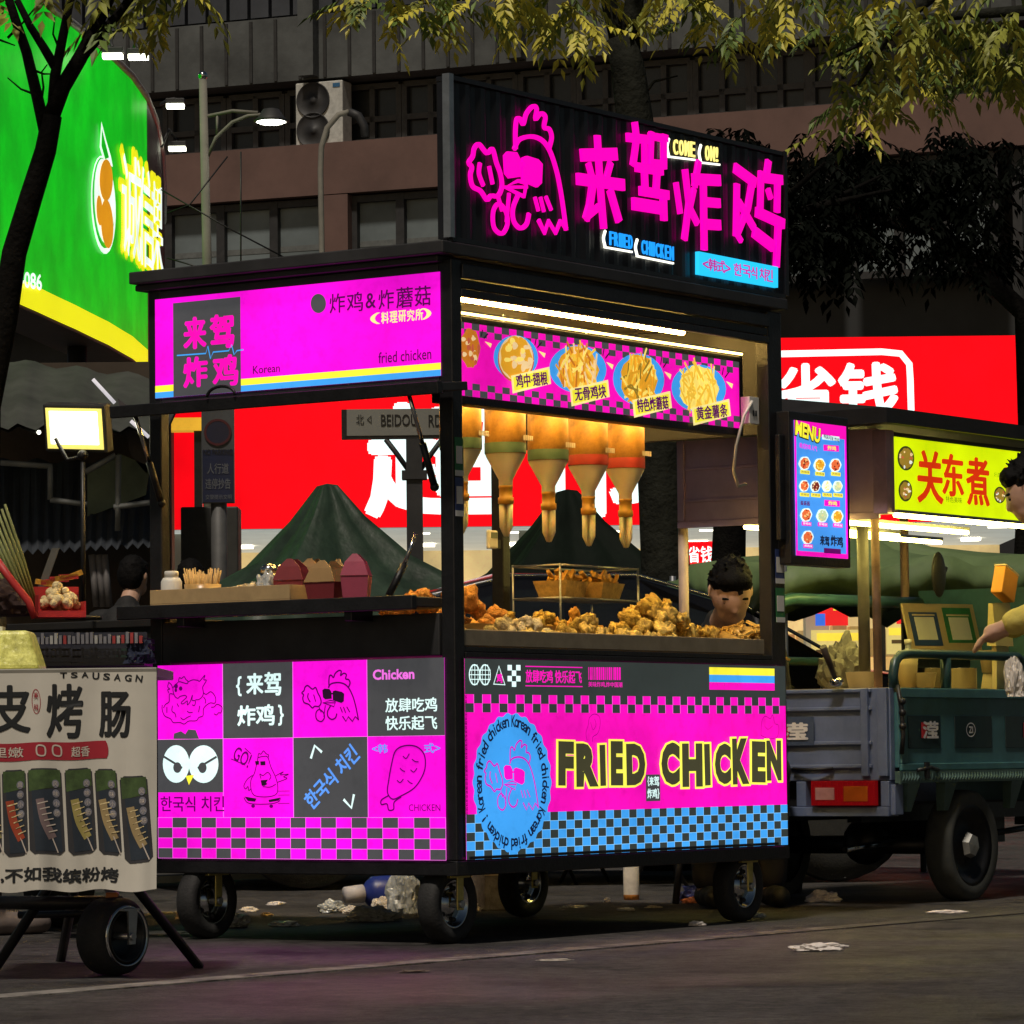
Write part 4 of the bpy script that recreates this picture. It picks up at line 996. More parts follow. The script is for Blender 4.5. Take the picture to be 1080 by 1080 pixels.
# socket and its cable by the right post
p = onS(793, 433, .03)
b = MB(); b.box(p.x - .03, p.x + .03, .02, .055, p.z - .045, p.z + .045); b.box(p.x - .012, p.x - .004, .017, .02, p.z - .02, p.z, BLACK); b.box(p.x + .004, p.x + .012, .017, .02, p.z - .02, p.z, BLACK)
so = b.build('socket', WHITEP, cart, .004)
b = MB(); b.tube([Vector(toS(at(*q))) for q in ()] or [(p.x - .02, .015, p.z + .03), (p.x - .05, .03, p.z - .02), (p.x - .055, .06, p.z - .12), (p.x - .04, .08, p.z - .2), (p.x + .02, .1, p.z - .25), (p.x + .07, .1, p.z - .24)], .005, None, 8)
b.build('cable', WHITEP, so)
# payment stickers on the posts, their codes left blank
for (x0, x1, y, z1, c) in ((.004, .046, -.002, 1.505, (.02, .16, .05)), (.004, .046, -.002, 1.385, (.03, .05, .16)), (1.832, 1.888, .0, 1.24, (.03, .05, .16)), (1.832, 1.888, .0, 1.11, (.02, .16, .05))):
    b = MB(); b.box(x0, x1, y - .0012, y, z1 - .115, z1, M('sticker_%.2f' % c[1], c, .5)); b.box(x0 + .006, x1 - .006, y - .0024, y - .0013, z1 - .078, z1 - .026, WHITEP); b.box(x0, x1, y - .0024, y - .0013, z1 - .115, z1 - .098, WHITEP)
    b.build('sticker', None, cart, fix=True)

# ---- wheels
def caster(x, y):
    r = .118
    b = MB(); b.box(x - .05, x + .05, y - .05, y + .05, .196, .204); b.box(x - .016, x + .016, y - .05, y - .044, .1, .198); b.box(x - .016, x + .016, y + .044, y + .05, .1, .198)
    b.tube([(x, y - .058, r), (x, y + .058, r)], .012, STEEL, 10)
    fk = b.build('caster_fork', ZINC, cart, .002)
    w = MB(); prof = [(r * .62, -.03), (r * .85, -.036), (r * .97, -.028), (r, -.012), (r, .012), (r * .97, .028), (r * .85, .036), (r * .62, .03), (r * .62, -.03)]
    w.lathe(prof, None, 36, (x, y, r), (0, 1, 0)); ty = w.build('tyre', RUBBER, cart)
    h = MB(); h.lathe([(.001, -.02), (r * .3, -.02), (r * .32, -.008), (r * .52, -.008), (r * .56, -.026), (r * .63, -.028), (r * .63, .028), (r * .56, .026), (r * .5, .008), (r * .3, .02), (.001, .02)], None, 32, (x, y, r), (0, 1, 0))
    for k in range(5):
        a = 2 * PI * k / 5; h.ball((x + r * .42 * math.cos(a), y - .012, r + r * .42 * math.sin(a)), .008, BLACK, 8, 6)
    h.build('rim', CHROME, ty)
for x, y in ((.113, .12), (.09, 1.03), (1.745, .11), (1.8, 1.02)): caster(x, y)

# ---- hanging portrait menu box beyond the right post (bolted to the cart by its bracket)
q = [(838, 441), (893, 452), (893, 592), (838, 583)]
p = [onS(x, y, -.05) for x, y in q]
x0 = (p[0].x + p[3].x) / 2; x1 = (p[1].x + p[2].x) / 2; z0 = (p[2].z + p[3].z) / 2; z1 = (p[0].z + p[1].z) / 2
b = MB(); b.box(x0 - .025, x1 + .025, -.048, .02, z0 - .03, z1 + .03); b.box(x0 - .06, x0 - .026, -.03, -.01, z0 + .05, z1 - .05)
pm = b.build('portrait_menu_box', BLACK, cart, .004)
PM = Sheet((x0, -.0505, z0), (1, 0, 0), (0, 0, 1), x1 - x0, z1 - z0, q, LIT('menu_blue', (70, 150, 236), 1))
PM.R(0, 0, 1, .1, MAGR, 1); PM.R(0, .965, 1, 1, MAGR, 1); PM.R(0, .1, .035, .965, MAG, 1); PM.R(.965, .1, 1, .965, MAG, 1)
PM.win(830, 430, 70 / 445)
PM.text('MENU', 52, 108, 226, 214, BLACK, 2, .1, -.12); PM.text('MENU', 56, 106, 222, 206, YEL, 3, .04, -.12)
PM.poly([(236, 182), (352, 206), (352, 236), (236, 214)], WHT, 2); PM.text('韩国风味 炸鸡', 244, 196, 348, 226, DKI, 3, .01, -.1)
PM.text('韩式炸鸡 人气', 84, 240, 200, 276, MAG, 2, .02, -.05)
for yy in (262, 632):
    PM.poly([(244, yy - 12), (348, yy + 4), (348, yy + 44), (244, yy + 28)], MAGR, 2); PM.text('炸鸡', 270, yy + 2, 326, yy + 30, YEL, 3, .03)
PM.text('酱酱酱', 84, 616, 146, 646, INKM, 2, .02)
RED = [LIT('print_red%d' % i, c, 1) for i, c in enumerate(((190, 60, 40), (230, 110, 60), (240, 190, 120), (120, 40, 30)))]
PALE = [LIT('print_pale%d' % i, c, 1) for i, c in enumerate(((230, 236, 220), (190, 206, 160), (240, 220, 150)))]
rows = [((115, 365, RED), (215, 385, GOLD[:4]), (322, 395, RED)), ((110, 515, RED), (185, 525, [GOLD[4], RED[3]]), (262, 530, [GOLD[2], PALE[0]]), (335, 538, PALE)), ((120, 710, RED), (228, 725, PALE), (330, 740, GOLD[:3])), ((128, 860, RED),)]
for ri, row in enumerate(rows):
    for x, y, cols in row:
        w = 38 if ri != 1 else 32
        PM.ell(x, y, w * 1.05, w * 1.22, WHT, 2, 20, .05, 6); food(PM, x, y, w * .8, w, list(cols), 'b', 3, rr, 16)
        PM.rect(x - 34, y + 46, x + 30, y + 72, YEL if ri < 2 else MAGR, 4); PM.text('炸鸡块', x - 28, y + 50, x + 24, y + 67, INKM if ri < 2 else WHT, 5, .01)
PM.text('来驾', 212, 862, 272, 925, DKI, 2, .04, -.05); PM.text('炸鸡', 284, 870, 364, 940, DKI, 2, .04, -.05); PM.rect(236, 950, 350, 984, INKM, 2)
PM.build('menu_print', None, pm, fix=False)

# =================================================================== what stands on the cart
# fried food heaped in the window
def crust(seed, r, sx, rough, fine=9):
    bm = bmesh.new(); bmesh.ops.create_icosphere(bm, subdivisions=3, radius=1)
    for v in bm.verts:
        p = v.co + Vector((seed * 7.1, seed * 3.3, 0))
        d = 1 + rough * noise.noise(p * 1.6) + rough * .8 * noise.noise(p * 3.7) + rough * .55 * abs(noise.noise(p * fine))
        v.co *= d; v.co.x *= sx; v.co *= r
    me = bpy.data.meshes.new('fried_chicken'); bm.to_mesh(me); bm.free()
    for p in me.polygons: p.use_smooth = True
    return me
FRY1 = M('golden_crust', (.82, .47, .1), .62, 0, .55, 26, .5, 130)
FRY2 = M('brown_crust', (.6, .28, .065), .6, 0, .5, 26, .5, 130)
FRY3 = M('pale_crust', (.76, .58, .3), .65, 0, .4, 26, .5, 130)
FRYY = M('corn_yellow_crust', (.6, .3, .03), .5, 0, .3, 20, .2, 130)
pieces = {}
for mname, mm in (('g', FRY1), ('b', FRY2), ('p', FRY3), ('y', FRYY)):
    pieces[mname] = []
    for k in range(4):
        me = crust(k + len(pieces) * 5, .03, 1.0 + .25 * k, .5); me.materials.append(mm); pieces[mname].append(me)
LBL = dict(g='golden craggy fried chicken piece heaped in the serving window', b='dark brown fried chicken piece in the pile at the left end', p='pale floury fried chicken piece at the front left of the tray', y='smooth yellow fried roll lying in the second tray row')
GRP = dict(g='golden fried chicken pieces', b='brown fried chicken pieces', p='pale fried chicken pieces', y='yellow fried rolls')
rf = random.Random(21)
def heap(kind, px, py, y, n, rx, ry, h, size, z0=.89):
    c = onS(px, py, y)
    for i in range(int(n * 1.38)):
        a = rf.uniform(0, 2 * PI); r = math.sqrt(rf.random())
        dx, dy = rx * r * math.cos(a), ry * r * math.sin(a)
        z = z0 + h * (1 - r * r) * rf.uniform(.75, 1.0) + size * .3
        o = bpy.data.objects.new('fried_chicken' if kind != 'y' else 'fried_roll', rf.choice(pieces[kind])); COL.objects.link(o)
        o.location = S(c.x + dx, y + dy, z); k = size / .03 * rf.uniform(.5, .92); o.scale = (k, k, k)
        o.rotation_euler = (rf.uniform(0, 6), rf.uniform(0, 6), rf.uniform(0, 6))
        tag(o, LBL[kind], 'fried chicken' if kind != 'y' else 'fried roll', GRP[kind])
heap('p', 546, 655, .17, 46, .2, .07, .085, .021)
heap('g', 612, 655, .2, 26, .17, .08, .085, .026)
heap('g', 575, 658, .13, 34, .3, .05, .045, .02)
heap('g', 670, 658, .13, 30, .3, .05, .05, .02)
heap('g', 690, 650, .22, 46, .22, .1, .165, .031)
heap('g', 738, 655, .22, 14, .1, .08, .09, .022)
heap('b', 496, 630, .6, 20, .2, .12, .19, .036)
heap('b', 440, 630, .5, 26, .14, .22, .165, .036)
heap('g', 545, 640, .55, 18, .25, .1, .14, .03)
heap('g', 592, 640, .5, 22, .3, .1, .12, .028)
heap('y', 600, 640, .48, 12, .12, .07, .155, .026)
heap('y', 640, 650, .48, 5, .1, .06, .12, .026)
# steel trays holding the heaps
def tray(x0, x1, y0, y1, z, h, label, name='serving_tray'):
    t = MB(); T = .004
    t.box(x0, x1, y0, y1, z, z + T)
    for a in ((x0, x1, y0 - T, y0), (x0, x1, y1, y1 + T), (x0 - T, x0, y0 - T, y1 + T), (x1, x1 + T, y0 - T, y1 + T)): t.box(*a, z, z + h)
    o = t.build(name, M('golden_tray', (.45, .3, .12), .4, .5, .15), None, .001, loc=CORNER, rotz=ROT)
    return tag(o, label, 'tray')
tray(.12, 1.22, .06, .34, .877, .035, 'low steel tray of pale and golden chicken along the window sill')
tray(1.25, 1.74, .06, .34, .877, .035, 'low steel tray under the fries at the right end of the window')
tray(.1, 1.3, .39, .72, .877, .1, 'taller warm-coloured steel tray behind the pale chicken pieces')
# fries: nobody could count them
b = MB(); FR = M('fries_yellow', (.66, .42, .1), .5, 0, .25, 12)
for i in range(230):
    c = onS(772 + rf.gauss(0, 15), 660, .2); r2 = rf.random()
    x = c.x; dx = (x - onS(772, 660, .2).x); zz = .89 + max(0, .1 - abs(dx) * .38) * rf.random() ** .5
    tf = Matrix.Translation((x, .2 + rf.uniform(-.1, .1), zz)) @ Matrix.Rotation(rf.uniform(0, 6.3), 4, 'Z') @ Matrix.Rotation(rf.uniform(-.5, .5), 4, 'Y')
    L = rf.uniform(.025, .045); b.box(-L, L, -.0045, .0045, -.0045, .0045, None, tf)
o = b.build('french_fries', FR, None, fix=False, loc=CORNER, rotz=ROT); tag(o, 'heap of pale yellow fries at the right end of the window tray', 'fries'); o['kind'] = 'stuff'

# squeeze bottles hanging upside down under the menu strip
bx = [(486, 'leftmost, half hidden by the post'), (533, 'second from the left, green-edged label'), (578, 'third of five from the left, green-edged label'), (620, 'fourth from the left, red patch on its label'), (659, 'rightmost of the five, red lower label')]
SAUCE = M('sauce_cream', (.85, .68, .4), .35, 0, .06, 4); _p = SAUCE.node_tree.nodes['Principled BSDF']; _p.inputs['Subsurface Weight'].default_value = .6; _p.inputs['Subsurface Radius'].default_value = (.05, .035, .015); _p.inputs['Subsurface Scale'].default_value = 1.0; CAPY = M('amber_cap', (.62, .3, .02), .4, 0, .1, 6); LBLM = M('amber_label', (.36, .17, .02), .5, 0, .6, 14)
LBG = M('label_green', (.1, .16, .08), .5); LBR = M('label_red', (.42, .04, .02), .5); LW = M('label_pale', (.6, .5, .35), .5)
for k, (px, w) in enumerate(bx):
    c = onS(px, 470 + k * 2.0, .26); z = 1.245 + [0, .0, -.008, -.012, -.01][k]
    t = thing('squeeze_bottle', 'upside-down cream sauce bottle under the menu, ' + w, 'sauce bottle', S(c.x, .26, z), ROT, 'hanging sauce bottles')
    MB().lathe([(.0125, .13), (.019, .14), (.022, .165), (.022, .178), (.062, .252), (.064, .262), (.064, .42), (.055, .45), (.02, .46)], None, 28).build('bottle_body', SAUCE, t)
    lb_ = MB(); lb_.lathe([(.0645, .258), (.0655, .259), (.0655, .41), (.0645, .411)], LBLM, 28); lb_.lathe([(.066, .26), (.0662, .261), (.0662, .292), (.066, .293)], LBG if k < 3 else LBR, 28)
    for j in range(5): lb_.box(.005 + j * .011, .013 + j * .011, -.0668, -.0655, .3, .316, LW)
    lb_.build('label', None, t)
    MB().lathe([(.001, .1), (.02, .1), (.025, .104), (.025, .122), (.021, .124), (.021, .15), (.0225, .152), (.0225, .16), (.001, .16)], None, 24).build('cap', CAPY, t)
    nz_ = MB()
    for a in (.6, 2.7, 4.8):
        ca, sa = .0135 * math.cos(a), .0135 * math.sin(a); nz_.tube([(ca, sa, .1), (ca, sa, .03), (ca * .4, sa * .4, .0)], .0, None, 10, True, [.0105, .0095, .003])
    nz_.build('nozzle', SAUCE, t)
    MB().lathe([(.001, .462), (.03, .462), (.03, .47), (.004, .475), (.004, .7)], None, 12).build('hanger', STEEL, t)

# small things on the folding counter (left side)
def onc(px, x=-.03): return onT(px, 640, x)
def ctag(o, l, c, g=None): return tag(o, l, c, g)
TZ = 1.031
KR = M('kraft_board', (.42, .29, .14), .8, 0, .15, 14)
y0 = onc(325).y; y1 = onc(178).y
b = MB(); T = .006
b.box(-.12, .1, y0, y1, TZ, TZ + .006)
for a in ((-.12, -.114, y0, y1), (.094, .1, y0, y1), (-.113, .093, y0, y0 + T), (-.113, .093, y1 - T, y1)): b.box(*a, TZ + .0065, TZ + .05)
ctag(b.build('cardboard_tray', KR, None, .001, loc=CORNER, rotz=ROT), 'long low cardboard tray on the folding counter', 'tray')
c = onc(214, -.02)
t = thing('skewer_cup', 'clear tub packed with bamboo skewers standing in the cardboard tray', 'skewer cup', S(-.02, c.y, TZ + .007), ROT)
MB().lathe([(.001, 0), (.052, 0), (.058, .06), (.056, .06), (.05, .004), (.001, .004)], None, 24).build('cup', M('amber_tub', (.5, .3, .1), .3, 0, .2), t)
b = MB()
for i in range(70):
    a = rf.uniform(0, 6.3); r = math.sqrt(rf.random()) * .04; q0 = Vector((r * math.cos(a), r * math.sin(a), .006)); q1 = Vector((q0.x * 1.5, q0.y * 1.5, rf.uniform(.085, .112)))
    b.tube([q0, q1], .0022, None, 5)
b.build('skewers', M('bamboo', (.62, .4, .14), .6, 0, .2), t)
c = onc(181, -.05)
t = thing('sauce_jar', 'squat white plastic jar at the left end of the folding counter', 'jar', S(-.05, c.y, TZ), ROT)
b = MB(); b.lathe([(.001, 0), (.03, 0), (.032, .006), (.032, .03), (.032, .03)], M('label_maroon', (.12, .03, .03), .5), 20); b.lathe([(.033, .03), (.033, .078), (.026, .09), (.001, .09)], WHITEP, 20); b.build('jar_body', None, t)
MB().lathe([(.001, .0905), (.022, .0905), (.022, .108), (.02, .111), (.001, .111)], None, 20).build('lid', WHITEP, t)
# crumpled paper bag in the tray, shakers, paper boxes
def crumple(name, size, mat, label, cat, loc, rotz=0, flat=.5, seed=0, group=None, fold=3.0):
    bm = bmesh.new(); bmesh.ops.create_icosphere(bm, subdivisions=4, radius=1)
    for v in bm.verts:
        p = v.co * fold + Vector((seed * 3.1, seed, 0)); d = 1 + .45 * noise.noise(p * .6) + .35 * abs(noise.noise(p * 1.7)) - .3 * abs(noise.noise(p * 3.1))
        v.co *= d; v.co.x *= size[0]; v.co.y *= size[1]; v.co.z = max(v.co.z, -.35) * size[2]
    z = min(v.co.z for v in bm.verts)
    for v in bm.verts: v.co.z -= z
    me = bpy.data.meshes.new(name); bm.to_mesh(me); bm.free()
    me.materials.append(mat); o = bpy.data.objects.new(name, me); COL.objects.link(o); o.location = loc; o.rotation_euler = (0, 0, rotz)
    return tag(o, label, cat, group)
PAPER = M('crumpled_tissue', (.62, .56, .48), .85, 0, .1, 30); CLEARB = M('cloudy_plastic_film', (.4, .42, .42), .18, 0, .25, 25, .3, 40)
c = onc(252); crumple('paper_bag', (.055, .06, .04), M('tan_paper', (.62, .5, .3), .7, 0, .2, 20), 'crumpled tan paper bag between skewers and steel shakers', 'paper bag', S(0, c.y, TZ + .007), ROT, seed=2)
c = onc(274); crumple('plastic_cup', (.03, .03, .06), CLEARB, 'crushed clear plastic cup beside the steel shakers', 'plastic cup', S(.0, c.y, TZ + .007), ROT, seed=5)
for px, x, l in ((284, .06, 'leftmost of three steel shakers, standing in front of the other two'), (296, .12, 'middle one of three steel shakers on the counter'), (306, .14, 'rightmost of three steel shakers, partly behind the red box')):
    c = onc(px, x); t = thing('seasoning_shaker', l, 'shaker', S(x, c.y, TZ), ROT, 'steel seasoning shakers')
    MB().lathe([(.001, 0), (.027, 0), (.027, .095), (.024, .098), (.001, .098)], None, 20).build('shaker_body', CHROME, t)
    MB().lathe([(.001, .0985), (.0275, .0985), (.0275, .112), (.02, .124), (.001, .128)], None, 20).build('lid', CHROME, t)
def house_box(px, x, w, d, h, mat, label, rot=0.0):
    c = onc(px, x); t = thing('paper_food_box', label, 'food box', S(x, c.y, TZ), ROT + PI / 2 + rot, 'gable-topped paper food boxes')
    b = MB(); b.add([(-w * .42, -d * .42, 0), (w * .42, -d * .42, 0), (w * .42, d * .42, 0), (-w * .42, d * .42, 0), (-w / 2, -d / 2, h), (w / 2, -d / 2, h), (w / 2, d / 2, h), (-w / 2, d / 2, h)],
                    [(0, 3, 2, 1), (0, 1, 5, 4), (1, 2, 6, 5), (2, 3, 7, 6), (3, 0, 4, 7)], mat[0]); b.build('box_body', None, t)
    for sy in (-1, 1):
        g = MB(); g.prism([(-w / 2, sy * d / 2, h + .001), (w / 2, sy * d / 2, h + .001), (w * .34, sy * d * .4, h + .042), (w * .08, sy * d * .3, h + .066), (-w * .08, sy * d * .3, h + .066), (-w * .34, sy * d * .4, h + .042)], (0, .003 * sy, 0), mat[1]); g.build('flap', None, t)
RB = M('maroon_board', (.2, .022, .03), .6, 0, .15); TANB = M('tan_board', (.36, .22, .09), .7, 0, .15); PKB_ = M('rose_board', (.36, .05, .1), .6, 0, .2)
house_box(309, .0, .1, .07, .068, (RB, RB), 'plain maroon gable box leaning against the shakers', .25)
house_box(346, -.05, .12, .08, .055, (RB, TANB), 'wide box with maroon body and tan flaps, middle of the row', -.05)
house_box(376, -.06, .085, .08, .07, (PKB_, PKB_), 'rose-pink gable box at the right end of the row', .5)
house_box(331, .1, .09, .08, .072, (TANB, TANB), 'tan gable box peeking out behind the maroon ones on the left', .2)
house_box(364, .1, .09, .08, .066, (TANB, TANB), 'low tan gable box behind the wide one on the right', -.2)
# timer stuck on the rear post, wire rack with paper boats
p = onS(518, 569, 1.09)
t = thing('kitchen_timer', 'small white digital timer stuck on the rear post of the cart', 'timer', S(p.x, 1.09, p.z), ROT)
MB().box(-.027, .027, -.012, .004, -.032, .032).build('timer_case', WHITEP, t, .006); MB().box(-.018, .018, -.0145, -.0125, .004, .024).build('screen', M('lcd', (.12, .14, .1), .3), t)
MB().box(.02, .05, -.006, .034, -.03, .0).build('magnet_arm', BLACK, t)
p0 = onS(566, 636, .95); p1 = onS(648, 600, .95)
t = thing('wire_rack', 'black wire rack behind the chicken holding two paper boats', 'wire rack', S(0, 0, 0), ROT)
b = MB(); xa, xb = p0.x, p1.x; za, zb = onS(605, 633, .95).z, p1.z
for x in (xa, xb):
    for y in (.85, 1.05): b.tube([(x, y, .876), (x, y, zb)], .004, None, 6)
for z in (za, zb - .005):
    for y in (.85, 1.05): b.tube([(xa, y, z), (xb, y, z)], .004, None, 6)
for i in range(9):
    x = xa + (xb - xa) * i / 8; b.tube([(x, .85, za), (x, 1.05, za)], .0025, None, 6)
for z in (za, zb - .005):
    for x in (xa, xb): b.tube([(x, .85, z), (x, 1.05, z)], .004, None, 6)
b.build('rack_frame', STEEL, t)
PB = M('checked_paper', (.55, .34, .1), .7, 0, .35, 40)
for px, l in ((592, 'checked paper boat of food, left one on the wire rack'), (630, 'checked paper boat of food, right one on the wire rack')):
    c = onS(px, 620, .95); t = thing('paper_boat', l, 'paper boat', S(c.x, .95, za + .008), ROT + .2, 'paper boats on the rack')
    w, d, h = .085, .05, .055
    b = MB(); b.add([(-w, -d, 0), (w, -d, 0), (w, d, 0), (-w, d, 0), (-w * 1.2, -d * 1.3, h), (w * 1.2, -d * 1.3, h), (w * 1.2, d * 1.3, h), (-w * 1.2, d * 1.3, h)], [(0, 3, 2, 1), (0, 1, 5, 4), (1, 2, 6, 5), (2, 3, 7, 6), (3, 0, 4, 7)]); b.build('boat', PB, t)
    g = MB()
    for i in range(22):
        tf = Matrix.Translation((rf.uniform(-w, w) * .9, rf.uniform(-d, d) * .8, .05 + rf.uniform(0, .03))) @ Matrix.Rotation(rf.uniform(-.9, .9), 4, 'Y') @ Matrix.Rotation(rf.uniform(0, 3), 4, 'X'); g.box(-.035, .035, -.008, .008, -.006, .006, None, tf)
    g.build('fried_wedges', FRYY, t)
# =================================================================== blue cargo tricycle with the oden stall
TEAL = M('teal_paint', (.055, .15, .165), .32, .1, .3, 7, spec=.5)
SLATE = M('slate_blue_paint', (.13, .165, .27), .35, .1, .25, 6)
TR = (3.03, .233)
trk = thing('cargo_tricycle', 'teal blue cargo tricycle with a flat load bed, its tail light beside the pink panels', 'tricycle', S(*TR), ROT)
TL, TW = 1.75, .92
b = MB(); b.box(.03, TL, .03, TW - .03, .47, .5); b.box(.0, .03, .015, TW, .455, .79)
for z in (.5, .585, .71, .775): b.box(-.012, -.001, .09, TW - .05, z, z + .014)
b.box(-.02, -.001, .02, .06, .47, .79); b.box(-.02, -.001, .1, .13, .47, .79)
b.build('tail_board', SLATE, trk, .003)
b = MB(); b.box(.031, TL, 0, .025, .5, .775)
for x0, x1, z0, z1 in ((.03, TL, .755, .79), (.03, TL, .49, .515), (.03, .07, .516, .754), (1.6, 1.66, .516, .754)): b.box(x0, x1, -.014, -.001, z0, z1)
b.build('side_board', TEAL, trk, .003)
MB().box(.031, TL, TW - .025, TW, .5, .79).build('side_board', TEAL, trk, .003)
b = MB(); b.box(.0, TL, -.022, .0, .445, .488); n = 80
for i in range(n):
    x = .01 + (TL - .02) * i / n; b.add([(x, -.0235, .45), (x + .011, -.03, .466), (x + .022, -.0235, .45), (x + .011, -.0235, .483)], [(0, 1, 3), (1, 2, 3), (0, 2, 1)])
b.build('tread_strip', M('tread_plate_teal', (.12, .2, .18), .3, .5, .2, 12), trk)
b = MB(); b.box(-.015, .06, .02, TW - .02, .325, .36); b.box(-.01, .04, .02, .055, .361, .453); b.box(-.01, .04, .37, .41, .361, .453); b.box(-.01, .04, TW - .06, TW - .02, .361, .453); b.box(.04, .045, .03, TW - .03, .361, .453, BLACK); b.box(.0, .06, .0, .02, .33, .44)
b.build('rear_bumper', SLATE, trk, .003)
for y0 in (.066, TW - .066 - .27):
    l = MB(); l.box(-.03, -.008, y0, y0 + .27, .365, .455); l.box(-.034, -.0305, y0 + .17, y0 + .25, .385, .43, M('lens_pale', (.4, .2, .2), .2)); l.box(-.034, -.0305, y0 + .03, y0 + .13, .38, .435, M('lens_amber', (.4, .09, .012), .2))
    for k in range(12): l.box(-.0325, -.0301, y0 + .004 + k * .022, y0 + .012 + k * .022, .367, .453)
    l.build('tail_light', LIT('lens_red', (120, 6, 12), .5), trk, .003)
# logos: a character plate on tail and side, round badge
LG = M('logo_white', (.62, .6, .6), .5); LGR = M('logo_red', (.5, .02, .03), .5)
def plate(org, ex, w, ch, red=True, ring=False):
    s = Sheet(org, ex, (0, 0, 1), w, .075, [(0, 0), (100, 0), (100, 60), (0, 60)], None, .0015)
    s.clip = None
    if ring:
        s.stroke([(50 + 17 * math.cos(a), 30 + 20 * math.sin(a)) for a in [2 * PI * i / 24 for i in range(24)]], 3, LG, 1, True); s.text('ZI', 42, 20, 58, 40, LG, 1, .02)
    else:
        if red: s.rect(20, 8, 42, 54, LGR, 1)
        s.text(ch, 26, 6, 82, 54, LG, 2, .05)
    o = s.build('emblem', None, trk, fix=False)
plate((-.0135, .52, .60), (0, -1, 0), .2, '滢'); plate((.15, -.0045, .6), (1, 0, 0), .2, '滢'); plate((.47, -.0045, .6), (1, 0, 0), .2, '', ring=True); plate((.95, -.0045, .6), (1, 0, 0), .2, '滢')
for x0, x1 in ((.1, .34), (.45, .74), (.85, 1.1)): MB().box(x0, x1, -.0035, -.0005, .57, .69).build('emblem_panel', M('dark_teal_panel', (.012, .03, .034), .25), trk, .001)
MB().box(-.0128, -.0122, .33, .56, .585, .69).build('emblem_panel', M('slate_emblem_panel', (.05, .07, .12), .3), trk)
# rails round the bed
def rail(pts, r=.014): MB().tube(pts, r, None, 10).build('rail', M('dark_teal_tube', (.016, .05, .052), .35, .1, .2), trk)
for y in (.02, TW - .02):
    rail([(.035, y, .79), (.035, y, .84), (.05, y, .885), (.09, y, .91), (.15, y, .916), (1.0, y, .918), (1.03, y, .905), (1.04, y, .87), (1.04, y, .79)], .018); rail([(.43, y, .79), (.43, y, .905)], .02)
b = MB(); b.tube([(.03, .0, .8), (.028, -.016, .72), (.03, -.02, .62), (.028, -.014, .55)], .009, None, 8)
for z in (.74, .7, .65): b.ball((.028, -.02, z), .014)
b.build('latch', BLACK, trk); b = MB(); b.tube([(.12, -.026, .49), (.2, -.04, .5), (.28, -.026, .49)], .007, None, 6); b.box(.17, .19, -.04, -.026, .46, .52); b.build('latch', BLACK, trk); b = MB(); b.tube([(-.014, .25, .5), (-.03, .33, .495), (-.014, .42, .5)], .006, None, 6); b.build('latch', BLACK, trk)
def trwheel(x, y, sgn):
    r = .207; w = MB(); w.lathe([(r * .72, -.045), (r * .9, -.055), (r * .985, -.04), (r, -.015), (r, .015), (r * .985, .04), (r * .9, .055), (r * .72, .045)], None, 44, (x, y, r), (0, 1, 0)); ty = w.build('tyre', M('dusty_tyre', (.05, .052, .046), .8, 0, .3, 14), trk)
    h = MB(); h.lathe([(.001, sgn * .03), (r * .2, sgn * .03), (r * .24, sgn * .01), (r * .5, sgn * .005), (r * .62, sgn * .03), (r * .72, sgn * .047), (r * .73, sgn * .04), (r * .72, -sgn * .04), (.001, -sgn * .03)], None, 40, (x, y, r), (0, 1, 0)); h.build('rim', BLACK, ty)
    h = MB(); h.lathe([(.001, sgn * .055), (r * .2, sgn * .052), (r * .25, sgn * .03)], None, 6, (x, y, r), (0, 1, 0), False); h.build('hub_cap', M('hub_grey', (.4, .4, .38), .35, .6), ty)
trwheel(.585, .05, -1); trwheel(.585, TW - .05, 1)
for x in (.06, .34, .86): 
    f = MB(); f.add([(x, -.02, .444), (x + .09, -.02, .444), (x + .055, .0, .34), (x + .02, .0, .34), (x, .02, .444), (x + .09, .02, .444), (x + .055, .03, .34), (x + .02, .03, .34)], [(0, 1, 2, 3), (5, 4, 7, 6), (1, 5, 6, 2), (4, 0, 3, 7), (3, 2, 6, 7), (0, 4, 5, 1)]); f.build('mudguard_bracket', M('tread_plate_teal', (.12, .2, .18), .3, .5, .2, 12), trk)
b = MB(); b.box(.1, 2.4, .2, .26, .3, .36); b.box(.1, 2.4, TW - .26, TW - .2, .3, .36); b.tube([(.585, .1, .207), (.585, TW - .1, .207)], .035); b.ball((.585, TW / 2, .22), .09); b.box(.9, 1.4, .3, .62, .2, .34); b.tube([(1.4, .1, .27), (.9, .12, .24)], .012); b.tube([(.15, .3, .2), (.5, .3, .22)], .012, CHROME)
b.build('chassis', BLACK, trk)
b = MB(); b.box(1.8, 2.0, .1, TW - .1, .36, .75); b.box(1.76, 1.8, .05, TW - .05, .7, 1.22)
b.tube([(1.75, .1, .9), (1.78, .08, 1.2), (1.85, .05, 1.26), (2.3, .05, 1.27)], .03); b.tube([(.52, TW - .05, .79), (.54, TW - .05, 1.02), (.62, TW - .05, 1.14), (.75, TW - .05, 1.16), (1.76, TW - .05, 1.17)], .025); b.box(1.9, 3.2, .12, TW - .12, .36, .42)
b.build('cab_frame', TEAL, trk)
w = MB(); w.lathe([(.1, -.04), (.2, -.05), (.207, 0), (.2, .05), (.1, .04)], None, 28, (3.05, TW / 2, .207), (0, 1, 0)); w.build('tyre', RUBBER, trk)
t = MB(); t.ball((0, 0, 0), (.028, .012, .09)); p = onS(990, 606, .6)
mo = t.build('mirror', BLACK, trk); mo.location = (p.x - TR[0], p.y - TR[1], p.z); mo.scale = (2.0, 1, 1)
